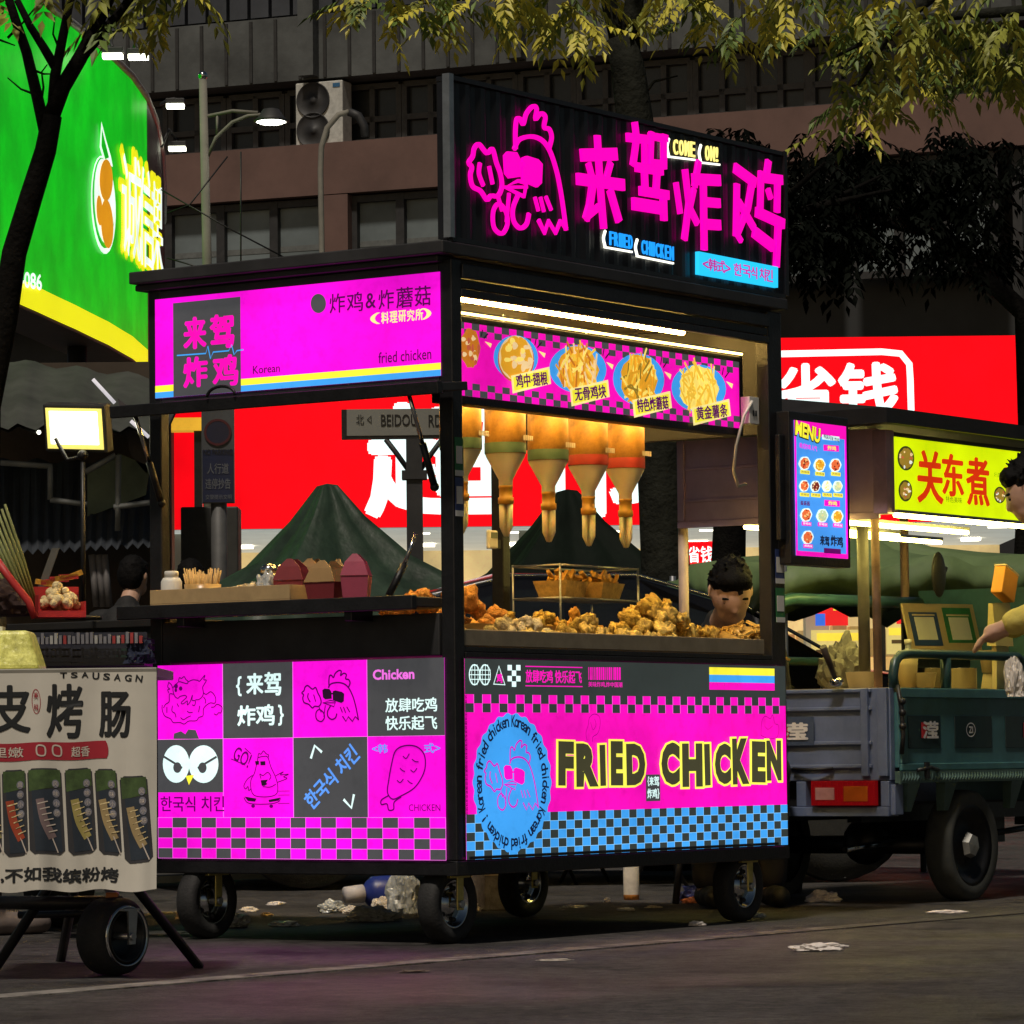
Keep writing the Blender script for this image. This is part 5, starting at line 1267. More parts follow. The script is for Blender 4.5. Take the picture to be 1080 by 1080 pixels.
b = MB(); b.tube([(p.x - TR[0] + .03, .37, p.z - .02), (p.x - TR[0] + .12, .4, p.z + .03)], .008, None, 6); b.build('mirror_arm', BLACK, trk)
# oden canopy: posts, light box, roof, tubes
od = thing('stall_canopy', 'black-roofed oden stall canopy with a yellow-green lit sign, standing over the tricycle bed', 'stall canopy', S(*TR), ROT)
WOOD = M('worn_wood_post', (.3, .19, .13), .75, 0, .35, 10); PALEPOST = M('pale_post', (.5, .36, .28), .6, 0, .2, 10)
pw = onS(925, 640, TR[1] + .12); MB().tube([(pw.x - TR[0], .12, .795), (pw.x - TR[0] - .01, .12, 1.74)], .016, None, 10).build('post', WOOD, od)
pw = onS(911, 640, TR[1] + .3); MB().tube([(pw.x - TR[0], .3, .795), (pw.x - TR[0], .3, 1.42)], .022, None, 10).build('post', M('grey_pipe_post', (.12, .11, .1), .6, .3), od)
MB().tube([(.0, .895, .795), (0, .895, 1.405)], .019, None, 10).build('post', PALEPOST, od); MB().tube([(1.7, .05, .795), (1.7, .05, 1.74)], .018, None, 10).build('post', WOOD, od); MB().tube([(1.7, .9, .795), (1.7, .9, 1.74)], .018, None, 10).build('post', WOOD, od)
b = MB(); b.box(-.2, 2.1, -.1, 1.0, 1.745, 1.765); b.box(-.22, 2.1, -.115, -.1, 1.735, 1.79); b.box(-.22, -.2, -.1, 1.0, 1.735, 1.79)
b.add([(-.2, -.1, 1.792), (2.1, -.1, 1.792), (2.1, 1.0, 1.792), (-.2, 1.0, 1.792), (-.1, .4, 1.86), (2.1, .4, 1.86)], [(0, 1, 5, 4), (3, 4, 5, 2), (0, 4, 3), (1, 2, 5), (0, 3, 2, 1)])
b.build('roof', M('black_sheet_roof', (.02, .018, .018), .5, .2, .3), od)
PINKLIT = M('pink_lit_sheet', (.52, .34, .46), .42, .25, .2, 5)  # pink light falling on the sheet metal put into its colour
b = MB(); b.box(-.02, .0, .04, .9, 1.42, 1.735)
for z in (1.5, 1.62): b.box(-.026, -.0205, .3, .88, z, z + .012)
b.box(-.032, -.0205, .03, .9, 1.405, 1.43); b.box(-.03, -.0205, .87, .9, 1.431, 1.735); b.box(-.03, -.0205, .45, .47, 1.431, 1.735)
b.build('end_panel', PINKLIT, od, .002)
b = MB(); b.box(0.001, 1.75, -.015, .03, 1.425, 1.72); b.box(-.06, .0, -.02, .038, 1.42, 1.725, M('pink_lit_box_end', (.4, .25, .33), .45, .2)); b.build('sign_case', M('sign_case_dark', (.04, .03, .035), .5, .2), od, .003)  # box end carries the same pink light in its colour
pq = [(940, 460), (1080, 475), (1080, 549), (940, 538)]; pts = [onS(x, y, TR[1] - .018) for x, y in pq]
s = Sheet((pts[0].x - TR[0], -.0185, pts[3].z), (1, 0, 0), (0, 0, 1), pts[1].x - pts[0].x, (pts[0].z - pts[3].z), pq, None)
YG = LIT('oden_yellow_green', (214, 238, 4), 1.05); ORD = LIT('oden_red', (214, 50, 10), 1.0); OGR = LIT('oden_olive_print', (120, 130, 10), 1)
s.flat([(0, 0), (1.68, 0), (1.68, s.H), (0, s.H)], [(0, 1, 2, 3)], YG, 0)
s.win(800, 340, 280 / 1080)
heavy(s, '关', 642, 522, 742, 732, ORD, 2, 4); heavy(s, '东', 744, 534, 826, 702, ORD, 2, 4); heavy(s, '煮', 842, 548, 930, 738, ORD, 2, 4)
for cx, cy, rx, ry in ((596, 552, 34, 50), (592, 684, 28, 44), (976, 696, 24, 34)):
    s.ell(cx, cy, rx, ry, LIT('bowl_dark', (60, 60, 20), 1), 1); food(s, cx, cy, rx * .82, ry * .82, [GOLD[4], LIT('print_olive', (150, 120, 40), 1), GOLD[5], PALE[0]], 'b', 2, rr, 14)
s.text('特色美味', 754, 706, 820, 730, OGR, 2, .01); s.text('煮', 994, 580, 1014, 622, ORD, 2, .01); s.text('好滋味', 952, 604, 990, 624, OGR, 2); s.text('大满足', 1018, 606, 1060, 626, OGR, 2)
s.build('sign_face', None, od, fix=False)
OT = LIT('oden_tube', (255, 232, 120), 30.0, .03)
for y, x0, x1, z in ((-.03, -.02, 1.2, 1.415), (.2, -.15, .95, 1.4), (.42, -.2, .8, 1.39), (.62, .0, 1.5, 1.4)):
    h = MB(); h.box(x0, x1, y - .012, y + .012, z + .008, z + .02); hh = h.build('tube_holder', STEEL, od); MB().tube([(x0, y, z), (x1, y, z)], .0085, None, 8).build('light_tube', OT, hh)
# things in the bed
BZ = .795
b = MB(); b.box(.04, TL - .05, .04, TW - .04, .765, .793); o = b.build('stall_board', M('stall_board', (.3, .22, .12), .6, 0, .3, 6), None, loc=S(*TR), rotz=ROT); tag(o, 'tan work board laid across the tricycle bed under the tubs', 'board')
def bedpos(px, py, y): q = onS(px, py, TR[1] + y); return q.x, TR[1] + y
TUBM = M('milky_tub', (.55, .5, .36), .3, 0, .1, 8); 
def lathe_thing(name, label, cat, px, y, prof, mat, z=BZ, group=None, extra=None, n=28):
    x, yy = bedpos(px, 720, y); t = thing(name, label, cat, S(x, yy, z), ROT, group); MB().lathe(prof, None, n).build('vessel', mat, t)
    if extra: extra(t)
    return t
def fillblob(r, h, m): return lambda t: blob('contents', [('e', (0, 0, h), (r, r, r * .35)), ('e', (r * .3, -.2 * r, h + .008), (r * .4, r * .4, r * .3)), ('e', (-r * .4, .1 * r, h + .006), (r * .4, r * .45, r * .3))], .008, m, t, 1, .006, 60)
lathe_thing('plastic_tub', 'open milky tub of snacks left of the wooden post', 'tub', 910, .3, [(.001, 0), (.052, 0), (.064, .06), (.067, .062), (.062, .06), (.05, .004), (.001, .004)], TUBM, extra=fillblob(.045, .018, FRY3))
lathe_thing('plastic_tub', 'small clear tub inside the rail, just right of the white cups', 'tub', 975, .25, [(.001, 0), (.036, 0), (.046, .06), (.048, .062), (.044, .06), (.034, .004), (.001, .004)], TUBM, extra=fillblob(.032, .018, M('reddish_snack', (.4, .15, .06), .6, 0, .4, 30)))
lathe_thing('steel_pot', 'shiny steel pot inside the rail, in front of the leaning code board', 'pot', 1014, .22, [(.001, 0), (.058, 0), (.06, .004), (.06, .08), (.063, .082), (.058, .08), (.057, .006), (.001, .006)], CHROME)
lathe_thing('steel_pot', 'second steel pot, half hidden behind the small clear tub', 'pot', 982, .5, [(.001, 0), (.05, 0), (.05, .09), (.053, .092), (.048, .09), (.001, .006)], CHROME)
CUPM = M('cream_cup', (.6, .5, .3), .6, 0, .08, 8)
cup = [(.001, 0), (.026, 0), (.036, .085), (.0375, .087), (.035, .086), (.001, .01)]
lathe_thing('paper_cup', 'cream paper cup standing in the bed next to the vendor', 'cup', 1043, .18, cup, CUPM, .86); lathe_thing('paper_cup_stack', 'tall stack of cream cups inside the curved rail corner', 'cups', 957, .3, [(.001, 0), (.03, 0), (.04, .09), (.042, .1), (.04, .102), (.043, .115), (.041, .117), (.044, .13), (.001, .13)], CUPM)
lathe_thing('paper_cup', 'upturned cream cup under the one beside the vendor', 'cup', 1044, .182, [(.036, 0), (.026, .064), (.001, .064)], CUPM, .794)
x, y = bedpos(958, 700, .38); t = thing('plastic_bottle', 'clear bottle neck sticking up behind the curved rail', 'bottle', S(x, y, BZ), ROT); MB().lathe([(.001, 0), (.035, 0), (.036, .1), (.03, .13), (.012, .16), (.012, .175)], None, 20).build('bottle_body', CLEARB, t); MB().lathe([(.0, .1755), (.014, .1755), (.014, .195), (.001, .195)], None, 14).build('cap', WHITEP, t)
x, y = bedpos(888, 690, .55); crumple('plastic_bag', (.1, .09, .14), M('smoky_bag', (.2, .19, .19), .4, 0, .25, 10, .3, 30), 'smoky grey knotted bag slumped in the tricycle bed', 'bag', S(x, y, BZ), ROT, seed=9, fold=2.0)
p0 = onS(880, 712, TR[1] + .22); p1 = onS(868, 682, TR[1] + .22); t = thing('ladle', 'dark-handled ladle standing up in the bed by the grey bag', 'ladle', S(p0.x, p0.y, BZ), ROT); d_ = p1 - p0; MB().tube([(.01, 0, .03), (d_.x, 0, d_.z + p0.z - BZ)], .012, None, 8, True, [.009, .014]).build('handle', M('dark_handle', (.03, .02, .018), .5), t); MB().ball((.015, 0, .02), (.03, .025, .018)).build('bowl', CHROME, t)
# code board (codes left blank)
p0 = onS(962, 676, TR[1] + .5); p1 = onS(1036, 626, TR[1] + .5); w = p1.x - p0.x; h = .2
t = thing('payment_board', 'tan payment board with a blue and a green card, leaning above the rail', 'payment board', S(p0.x, p0.y, .945), ROT + .0)
b = MB(); tf = Matrix.Rotation(math.radians(-12), 4, 'X') @ Matrix.Rotation(math.radians(-1), 4, 'Y'); b.box(0, w, 0, .008, 0, h, None, tf); b.build('board', M('tan_acrylic', (.5, .38, .2), .5, 0, .08), t)
for k, c in enumerate(((.02, .05, .16), (.02, .17, .05))):
    x0 = w * (.06 + .48 * k); x1 = w * (.45 + .49 * k); b = MB(); b.box(x0, x1, -.002, -.0004, h * (.14 + .06 * k), h * (.82 + .1 * k), M('card%d' % k, c, .5), tf); b.box(x0 + w * .06, x1 - w * .06, -.0036, -.0021, h * .26, h * .72, WHITEP, tf); b.box(x0 + w * .04, x1 - w * .04, -.0036, -.0021, h * .75, h * .78, CREAM, tf); b.build('card', None, t)
MB().box(.02, w - .02, .05, .06, -.15, .12).build('stand', BLACK, t)
# orange tumbler and yellow paper beside the vendor
p = onS(1061, 612, TR[1] + .06); t = thing('orange_box', 'orange paper box leaning on top of the pale yellow paper bag', 'paper box', S(p.x - .012, p.y, p.z - .016), ROT); tf = Matrix.Rotation(.36, 4, 'Y'); MB().box(-.055, .055, -.025, .025, -.055, .055, None, tf).build('box_body', M('orange_card', (.7, .28, .03), .5, 0, .1), t, .004); MB().box(-.056, .056, -.026, .026, .0555, .062, None, tf).build('lid', CREAM, t)
p = onS(1054, 636, TR[1] + .06); p.z -= .165; t = thing('paper_bag', 'upright pale yellow paper bag in front of the vendor', 'paper bag', S(p.x, p.y, p.z), ROT); b = MB(); b.add([(-.07, -.02, 0), (.07, -.02, 0), (.07, .02, 0), (-.07, .02, 0), (-.072, -.01, .16), (.072, -.008, .165), (.07, .008, .168), (-.07, .01, .163)], [(0, 3, 2, 1), (0, 1, 5, 4), (1, 2, 6, 5), (2, 3, 7, 6), (3, 0, 4, 7)]); b.build('paper', M('yellow_paper', (.6, .5, .24), .8, 0, .1), t); MB().box(-.05, .05, -.01, .01, BZ - p.z, -.001).build('paper_base', M('yellow_paper', (.6, .5, .24)), t)

# =================================================================== left: snack cart with work light
sn = thing('snack_cart', 'dark snack cart loaded with crates, left of the magenta panels', 'snack cart', S(.25, 1.3), ROT)
b = MB(); b.box(-.12, .75, -.08, 1.6, .98, 1.005); b.build('table_top', M('dark_table', (.02, .019, .018), .5), sn, .003)
b = MB(); b.box(.1, .6, -.02, 1.5, .3, .86); b.build('cart_body', M('navy_body', (.012, .014, .022), .5, .2, .3), sn)
for y in (.0, 1.45):
    for x in (-.05, .65): MB().box(x, x + .04, y, y + .04, 0.25, .979).build('leg', BLACK, sn)
for y in (.75, 1.3):
    w = MB(); w.lathe([(.001, -.04), (.1, -.04), (.15, -.03), (.15, .03), (.1, .04), (.001, .04)], None, 24, (.3, y, .15), (0, 1, 0)); w.build('wheel', RUBBER, sn)
_p = toS(at(156, 859, 12.75)); MB().box(_p.x - .245, _p.x - .2, _p.y - 1.42, _p.y - 1.05, .2, .62).build('rear_board', M('navy_body', (.012, .014, .022)), sn); s = Sheet((_p.x - .25, _p.y - 1.3 + .17, _p.z - .055), (0, -1, 0), (0, 0, 1), .2, .11, [(0, 0), (200, 0), (200, 110), (0, 110)], None, .002)
s.R(0, 0, 1, 1, M('number_plate_blue', (.02, .06, .3), .4), 0); s.text('D·6105', 8, 20, 192, 90, M('plate_white', (.7, .72, .75), .4), 1, .02)
s.build('number_plate', None, sn, fix=False)
b = MB()
for z in (.45, .5, .55, .6): b.box(.09, .099, .0, .3, z, z + .012)
b.build('grille_bars', STEEL, sn)
def crate(px, py, Y, w, h, label, mat):
    p = at(px, py, Y); t = thing('plastic_crate', label, 'crate', (p.x, Y, p.z), ROT - PI / 2 + .6, 'dark plastic crates'); b = MB()
    b.box(-w / 2, w / 2, 0, .25, 0, .01); 
    for k in range(4): z = .011 + k * (h - .02) / 4; b.box(-w / 2, w / 2, -.006, 0, z, z + h * .13); b.box(-w / 2 - .006, -w / 2, 0, .25, z, z + h * .13); b.box(w / 2, w / 2 + .006, 0, .25, z, z + h * .13)
    for k in range(9): x = -w / 2 + w * k / 8; b.box(x - .004, x + .004, -.004, .002, .011, h - .01)
    b.box(-w / 2 - .01, w / 2 + .01, -.01, .0, h - .02, h); b.build('crate_body', mat, t)
NAVY = M('navy_plastic', (.02, .024, .042), .45, 0, .2)
crate(100, 702, 11.9, .3, .1, 'navy slatted crate hanging just under the dark snack table', NAVY); crate(30, 702, 11.9, .26, .1, 'navy crate partly hidden by the glowing yellow box', NAVY)
b = MB()
for i in range(30): x = -.2 + i * .0135; b.box(x, x + .009, 0, .02, 0, rf.uniform(.02, .035), [M('wrap_white', (.4, .4, .38), .5), M('wrap_red', (.35, .04, .04), .5), M('wrap_grey', (.2, .2, .22), .5)][rf.choice((0, 0, 2, 2, 1))])
p = at(80, 679, 11.85); tag(b.build('skewer_packets', None, None, loc=(p.x, 11.85, p.z)), 'row of wrapped white and red sticks on the crates', 'packets')
bx_ = at(147, 700, 11.9); crumple('cloth', (.045, .05, .055), M('navy_cloth', (.012, .018, .045), .9, 0, .3, 20), 'dark navy cloth hanging at the right end of the snack table', 'cloth', (bx_.x, 11.9, bx_.z), 0, seed=4)
# work light on its stand
Y = 12.5
pb = at(88, 652, Y); pt = at(88, 487, Y)
wl = thing('work_light', 'glaring square work light on a black stand above the snack table', 'work light', (pb.x, Y, 1.006), 0)
b = MB(); b.tube([(0, 0, .0), (0, 0, pt.z - 1.006)], .0075, None, 10); b.lathe([(.001, 0), (.06, 0), (.06, .01), (.01, .015)], None, 20); b.build('stand', BLACK, wl); MB().tube([(0, 0, (pt.z - 1.006) * .6), (0, 0, pt.z - 1.006)], .005, CHROME, 8).build('upper_tube', CHROME, wl)
c = at(79, 452, Y) - Vector((pb.x, Y, 1.006)); tf = Matrix.Translation(c) @ Matrix.Rotation(-.38, 4, 'Z') @ Matrix.Rotation(math.radians(14), 4, 'X') @ Matrix.Rotation(.06, 4, 'Y')
b = MB(); b.box(-.112, .112, .0, .045, -.078, .078, None, tf); b.box(-.1, .1, .045, .06, -.06, .06, None, tf); b.build('housing', BLACK2, wl, .006)
MB().box(-.1, .1, -.004, -.001, -.066, .066, None, tf).build('reflector', LIT('worklight_rim', (255, 236, 120), 1.0, .02), wl); MB().box(-.085, .085, -.008, -.0045, -.05, .056, None, tf).build('lens', LIT('worklight_lens', (255, 250, 215), 7.0, .02), wl)
b = MB(); b.ball((0, 0, c.z - .085), .018); b.tube([(0, 0, c.z - .09), (-.05, 0, c.z - .1), (-.09, .02, c.z - .03)], .007, None, 6); b.build('bracket', BLACK, wl)
# snack goods on the table
p = at(62, 652, 12.3)
t = thing('snack_tray', 'red-edged tray heaped with golden snack balls under the work light', 'snack tray', (p.x, 12.3, 1.006), .3)
b = MB(); b.box(-.07, .07, -.06, .06, 0, .02); b.box(-.075, -.07, -.06, .06, .0, .07); b.box(.07, .075, -.06, .06, 0, .05); b.box(-.075, .075, .06, .065, 0, .1); b.build('tray', M('red_tray', (.5, .03, .03), .5), t)
b = MB()
for i in range(46): r = rf.random() ** .5; a = rf.uniform(0, 6.3); b.ball((r * .06 * math.cos(a), r * .05 * math.sin(a), .03 + (1 - r) * .07 + rf.random() * .015), rf.uniform(.012, .017), None, 8, 6)
b.build('snack_balls', FRY3, t)
b = MB()
for i in range(7): tf = Matrix.Translation((-.04 + .015 * i, .02, .11 + .004 * i)) @ Matrix.Rotation(rf.uniform(-.5, .5), 4, 'Y'); b.box(-.03, .03, -.01, .01, -.008, .008, M('red_packet', (.4, .03, .03), .4) if i % 2 else FRYY, tf)
b.build('packets', None, t)
for k in range(9):
    p1 = at(-22 + k * 3.4, 572 - k * 5, 12.2); q0 = at(24 + k * 2.2, 652, 12.2 + .012 * k)
    b = MB(); b.tube([q0 + Vector((0, 0, .01)), q0.lerp(p1, .5) + Vector((0, .02 * math.sin(k), .01)), p1], .008, None, 8, True, [.0055, .006, .004]); o = b.build('green_stalk', M('green_stalk', (.22, .24, .08), .6, 0, .3, 20)); tag(o, 'green stalk in the leaning bundle at the left edge of the photo', 'stalk', 'leaning green stalks')
p0, p1 = at(36, 634, 12.35), at(56, 578, 12.35); d_ = p1 - p0; t = thing('board_blade', 'grey metal slat leaning to the right above the snack tray', 'metal slat', p0, 0); b = MB(); b.prism([(-.012, 0, -.02), (.014, 0, -.02), (d_.x + .02, 0, d_.z), (d_.x - .004, 0, d_.z)], (0, .006, 0)); b.build('slat', M('slat_grey', (.12, .12, .11), .5, .5), t)
p = at(10, 655, 12.1); crumple('dark_sack', (.09, .08, .085), M('dark_sack', (.03, .014, .012), .9, 0, .3), 'dark bulging sack at the far left end of the snack table', 'sack', (p.x - .03, 12.1, 1.006), 0, seed=7, fold=1.2); 
b = MB(); b.tube([at(-4, 590, 11.95), at(12, 612, 11.95), at(30, 634, 11.95), at(37, 652, 11.95)], .012, None, 8); tag(b.build('red_ribbon', M('red_ribbon', (.5, .03, .03), .5)), 'red ribbon running down over the dark sack', 'ribbon')
# dark awnings behind
Y = 23.5
aw = thing('market_stall', 'unlit market stall with dark sagging awnings below the green billboard', 'market stall', (at(80, 600, Y).x, Y, 0)); r_ = lambda x, y, dy=0: at(x, y, Y + dy) - Vector((at(80, 600, Y).x, Y, 0))
DK = M('dark_awning', (.05, .05, .046), .8, 0, .4, 3); DKB = M('blueblack_awning', (.03, .036, .046), .7, 0, .3, 3)
def slope(name, pts, mat, th=.02): b = MB(); b.prism([r_(*p) for p in pts], (0, th, 0)); b.build(name, mat, aw)
b = MB(); n = 24
top = [r_(-60 + 260 * i / n, 372 + 30 * i / n + 3 * math.sin(i * 1.3), 1.2) for i in range(n + 1)]; bot = [r_(-60 + 235 * i / n, 448 + 6 * i / n + 4 * math.sin(i * 2.1), -.6) for i in range(n + 1)]
b.add(top + bot + [p + Vector((0, .02, -.02)) for p in top + bot], [(i, i + 1, n + 2 + i, n + 1 + i) for i in range(n)] + [(2 * n + 2 + i, 3 * n + 3 + i, 3 * n + 4 + i, 2 * n + 3 + i) for i in range(n)], None, True); b.build('upper_awning', DK, aw, fix=False)
b = MB(); n = 40
top = [r_(-60 + 230 * i / n, 486 + 3 * math.sin(i), .5) for i in range(n + 1)]; bot = [r_(-60 + 222 * i / n, 586 - 12 * i / n + (4 if i % 2 else -2), -.3) for i in range(n + 1)]
b.add(top + bot + [p + Vector((0, .02, 0)) for p in top + bot], [(i, i + 1, n + 2 + i, n + 1 + i) for i in range(n)] + [(2 * n + 2 + i, 3 * n + 3 + i, 3 * n + 4 + i, 2 * n + 3 + i) for i in range(n)], None); b.build('lower_awning', DKB, aw, fix=False)
slope('side_cloth', [(92, 545), (92, 500), (125, 478), (158, 492), (154, 522)], M('sage_cloth', (.1, .13, .09), .8, 0, .3, 4), .015)
slope('side_cloth', [(124, 420), (160, 448), (155, 500), (138, 480)], M('grey_mauve_cloth', (.055, .048, .052), .8, 0, .3, 4), .015)
b = MB()
for p, q in (((0, 488), (55, 492)), ((53, 492), (53, 527)), ((53, 527), (92, 532)), ((90, 498), (122, 480)), ((120, 535), (158, 530)), ((125, 480), (124, 560))): b.tube([r_(*p, -.35), r_(*q, -.35)], .018, None, 6)
b.build('frame_bars', M('white_frame', (.17, .18, .175), .6), aw)
for p, q in (((98, 400), (121, 425)), ((138, 444), (157, 461))): MB().tube([r_(*p, -.7), r_(*q, -.7)], .012, None, 6).build('led_strip', LIT('dim_strip', (210, 205, 210), .8), aw)
MB().ball(r_(41, 456, -.6), .013).build('bulb', LIT('bulb_white', (255, 255, 235), 3), aw)
for px in (-30, 168): p = r_(px, 600); MB().box(p.x - .04, p.x + .04, .0, .08, 0, r_(0, 400).z).build('post', BLACK2, aw)
MB().box(r_(-120, 600).x, r_(160, 600).x, 1.3, 1.4, 0, r_(0, 360).z).build('back_wall', M('brown_dark_wall', (.06, .045, .032), .9, 0, .4, 2), aw)
b = MB()
for k, px in enumerate((97, 104, 110)): b.tube([r_(px, 585, -.2), r_(px + 5, 640, -.2)], .022, None, 8)
b.build('rolled_poles', M('grey_rolls', (.16, .15, .15), .6, .2), aw)
b = MB(); b.box(at(168, 500, 38).x, at(181, 500, 38).x, 38, 38.3, 0, at(168, 435, 38).z); tag(b.build('wall_pillar', M('brown_pillar', (.12, .075, .035), .7, 0, .3, 1)), 'brown wall pillar at the left end of the red shop sign', 'pillar')
b = MB(); p0, p1 = at(178, 454, 30), at(238, 440, 30); b.box(p0.x, p1.x, 30, 30.2, p0.z, p1.z); b.box((p0.x + p1.x) / 2 - .03, (p0.x + p1.x) / 2 + .03, 30.05, 30.12, 0, p0.z - .001, BLACK); tag(b.build('amber_light_box', LIT('amber_box', (226, 170, 50), .8, .25)), 'amber lit box just under the propped flap', 'light box')

# =================================================================== sausage cart with its printed banner
SY = 9.96
sc = thing('sausage_cart', 'small grill cart draped with a white sausage banner, front left', 'food cart', (-1.2, SY, 0), 0)
BY = -.25
pq = [(-70, 711), (165, 714), (147, 944), (-70, 941)]; pts = [at(x, y, SY) for x, y in pq]
W_ = pts[1].x - pts[0].x; H_ = pts[0].z - pts[3].z
CL = M('banner_cloth', (.62, .59, .52), .8, 0, .12, 3); bx0 = pts[0].x + 1.2
s = Sheet((bx0, BY + .25, pts[3].z), (1, 0, 0), (0, 0, 1), W_, H_, pq, None, .0012)
nx, ny = 36, 14
s.add([s.P((W_ * i / nx, H_ * j / ny), 0) for j in range(ny + 1) for i in range(nx + 1)], [(j * (nx + 1) + i, j * (nx + 1) + i + 1, (j + 1) * (nx + 1) + i + 1, (j + 1) * (nx + 1) + i) for j in range(ny) for i in range(nx)], CL, True)
s.win(0, 640, 180 / 1080)
BI = M('banner_ink', (.012, .014, .016), .8); BR_ = M('banner_red', (.36, .015, .03), .8, 0, .15); BGN = M('banner_green', (.05, .09, .025), .8, 0, .5, 30); BDK = M('banner_dark', (.035, .035, .04), .8); BPL = M('banner_pale', (.6, .52, .45), .8)
heavy(s, '皮', -90, 520, 180, 830, BI, 1, 7); heavy(s, '烤', 290, 520, 505, 870, BI, 1, 7); heavy(s, '肠', 615, 580, 800, 875, BI, 1, 7)
[s.text(ch, 605 + k * 68 - 22, 440 + k * 6, 605 + k * 68 + 22, 488 + k * 6, BI, 1, .03, -.05 - .03 * k) for k, ch in enumerate('USAGN')]; [s.text(ch, 537 - k * 68 - 22, 434, 537 - k * 68 + 22, 474, BI, 1, .03) for k, ch in enumerate('AST')]
for i in range(8): s.poly([(-400 + 130 * i, 900), (-268 + 130 * i, 900), (-268 + 130 * i, 1015), (-400 + 130 * i, 1015)], BR_, 1 + i * .01)
s.ell(632, 957, 22, 57, BR_, 1.2); s.text('里嫩', -60, 925, 130, 990, BPL, 2, .02); s.stroke([(218, 925), (262, 930), (262, 985), (218, 980)], 10, BPL, 2, True); s.stroke([(315, 925), (358, 930), (358, 985), (315, 980)], 10, BPL, 2, True); s.text('超香', 425, 930, 535, 995, BPL, 2, .02)
s.stroke([(222 + 26 * math.cos(a), 628 + 82 * math.sin(a)) for a in [2 * PI * i / 16 for i in range(16)]], 4, BR_, 1, True); s.text('美', 208, 565, 236, 610, BR_, 2, .01); s.text('味', 208, 645, 236, 690, BR_, 2, .01)
s.win(0, 640, 240 / 617)
for k, (x0, x1, y0) in enumerate(((-55, -8, 455), (-3, 60, 458), (64, 152, 458), (160, 232, 458), (238, 298, 464), (304, 376, 482))):
    y1 = y0 + 228; r = 12
    s.poly([(x0 + r, y0), (x1 - r, y0), (x1, y0 + r), (x1, y1 - r), (x1 - r, y1), (x0 + r, y1), (x0, y1 - r), (x0, y0 + r)], BDK, 1); s.poly([(x0 + 3, y0 + 4), (x1 - 3, y0 + 4), (x1 - 3, y0 + 50), (x0 + 3, y0 + 62)], BGN, 1.4)
    sm = [M('saus%d' % j, c, .7) for j, c in enumerate(((.3, .26, .1), (.4, .06, .02), (.2, .14, .14), (.4, .33, .1), (.36, .26, .12)))][k % 5 if k < 5 else 4]; cx = (x0 + x1) / 2
    s.poly([(x0 + 10, y0 + 60), (x1 - 12, y0 + 56), (x1 - 6, y1 - 8), (x0 + 16, y1 - 8)], M('banner_slate', (.02, .03, .045), .8), 1.5)
    s.stroke([(cx - 12, y0 + 90), (cx - 4, y0 + 140), (cx + 12, y0 + 180)], 22, sm, 2); s.stroke([(cx + 12, y0 + 180), (cx + 26, y0 + 222)], 3, BPL, 2)
    for j in range(6): s.stroke([(cx - 18 + j * 5, y0 + 96 + j * 15), (cx + 6 + j * 4, y0 + 90 + j * 15)], 3, FRY3 if k != 2 else BPL, 2.4 + j * .1)
    for j in range(4): s.ell(x1 - 16, y0 + 42 + j * 26, 9, 11, M('banner_lilac', (.2, .2, .24), .8), 2); s.text('风味小肠'[j], x1 - 22, y0 + 36 + j * 26, x1 - 10, y0 + 49 + j * 26, BPL, 3)
s.text('么,不如我缤粉烤', -60, 720, 285, 756, BI, 1, .05, -.02)
bmx = bmesh.new(); me_ = bpy.data.meshes.new('banner_cut'); me_.from_pydata(s.v, [], s.f); me_.polygons.foreach_set('material_index', s.m); bmx.from_mesh(me_)
for i in range(1, 44): bmesh.ops.bisect_plane(bmx, geom=bmx.verts[:] + bmx.edges[:] + bmx.faces[:], plane_co=(bx0 + W_ * i / 44, 0, 0), plane_no=(1, 0, 0), dist=1e-6)
for i in range(1, 8): bmesh.ops.bisect_plane(bmx, geom=bmx.verts[:] + bmx.edges[:] + bmx.faces[:], plane_co=(0, 0, pts[3].z + H_ * i / 8), plane_no=(0, 0, 1), dist=1e-6)
bmx.verts.index_update(); s.v = [tuple(v.co) for v in bmx.verts]; s.f = [tuple(v.index for v in f.verts) for f in bmx.faces]; s.m = [f.material_index for f in bmx.faces]; s.sm = [True] * len(s.f); bmx.free(); bpy.data.meshes.remove(me_)
for i, v in enumerate(s.v):       # hang of the cloth: soft vertical folds and a kicked-out corner
    x, y, z = v; u_ = (x - bx0) / W_; h_ = (H_ - (z - pts[3].z)) / H_
    s.v[i] = (x, y - .014 * h_ * (math.sin(u_ * 17) + .5 * math.sin(u_ * 41 + 1)) - .05 * h_ * h_ * max(0, u_ - .75) * 4, z - .004 * math.sin(u_ * 23) * h_)
bo = s.build('banner', None, sc, fix=False)
GRT = M('grey_tabletop', (.24, .23, .2), .5, .2, .15)
b = MB(); zt_ = pts[0].z; b.box(bx0 - .05, bx0 + W_ + .0, BY + .27, BY + .75, zt_ - .012, zt_ + .012); b.build('table_top', GRT, sc, .003)
def rel_(P): return P - Vector((-1.2, SY, 0))
for a, c in ((on_ground(211, 1021), at(150, 945, 10.35)), (on_ground(-8, 1026), at(45, 945, 10.3)), (on_ground(64, 1014), at(78, 940, 10.6)), (on_ground(150, 990), at(110, 930, 10.9))):
    q0, q1 = rel_(a), rel_(c); q0.z = .0; d_ = (q1 - q0); MB().tube([q0 + d_ * .01, q1, q0 + d_ * 1.6], .0135, None, 8).build('leg', BLACK, sc)
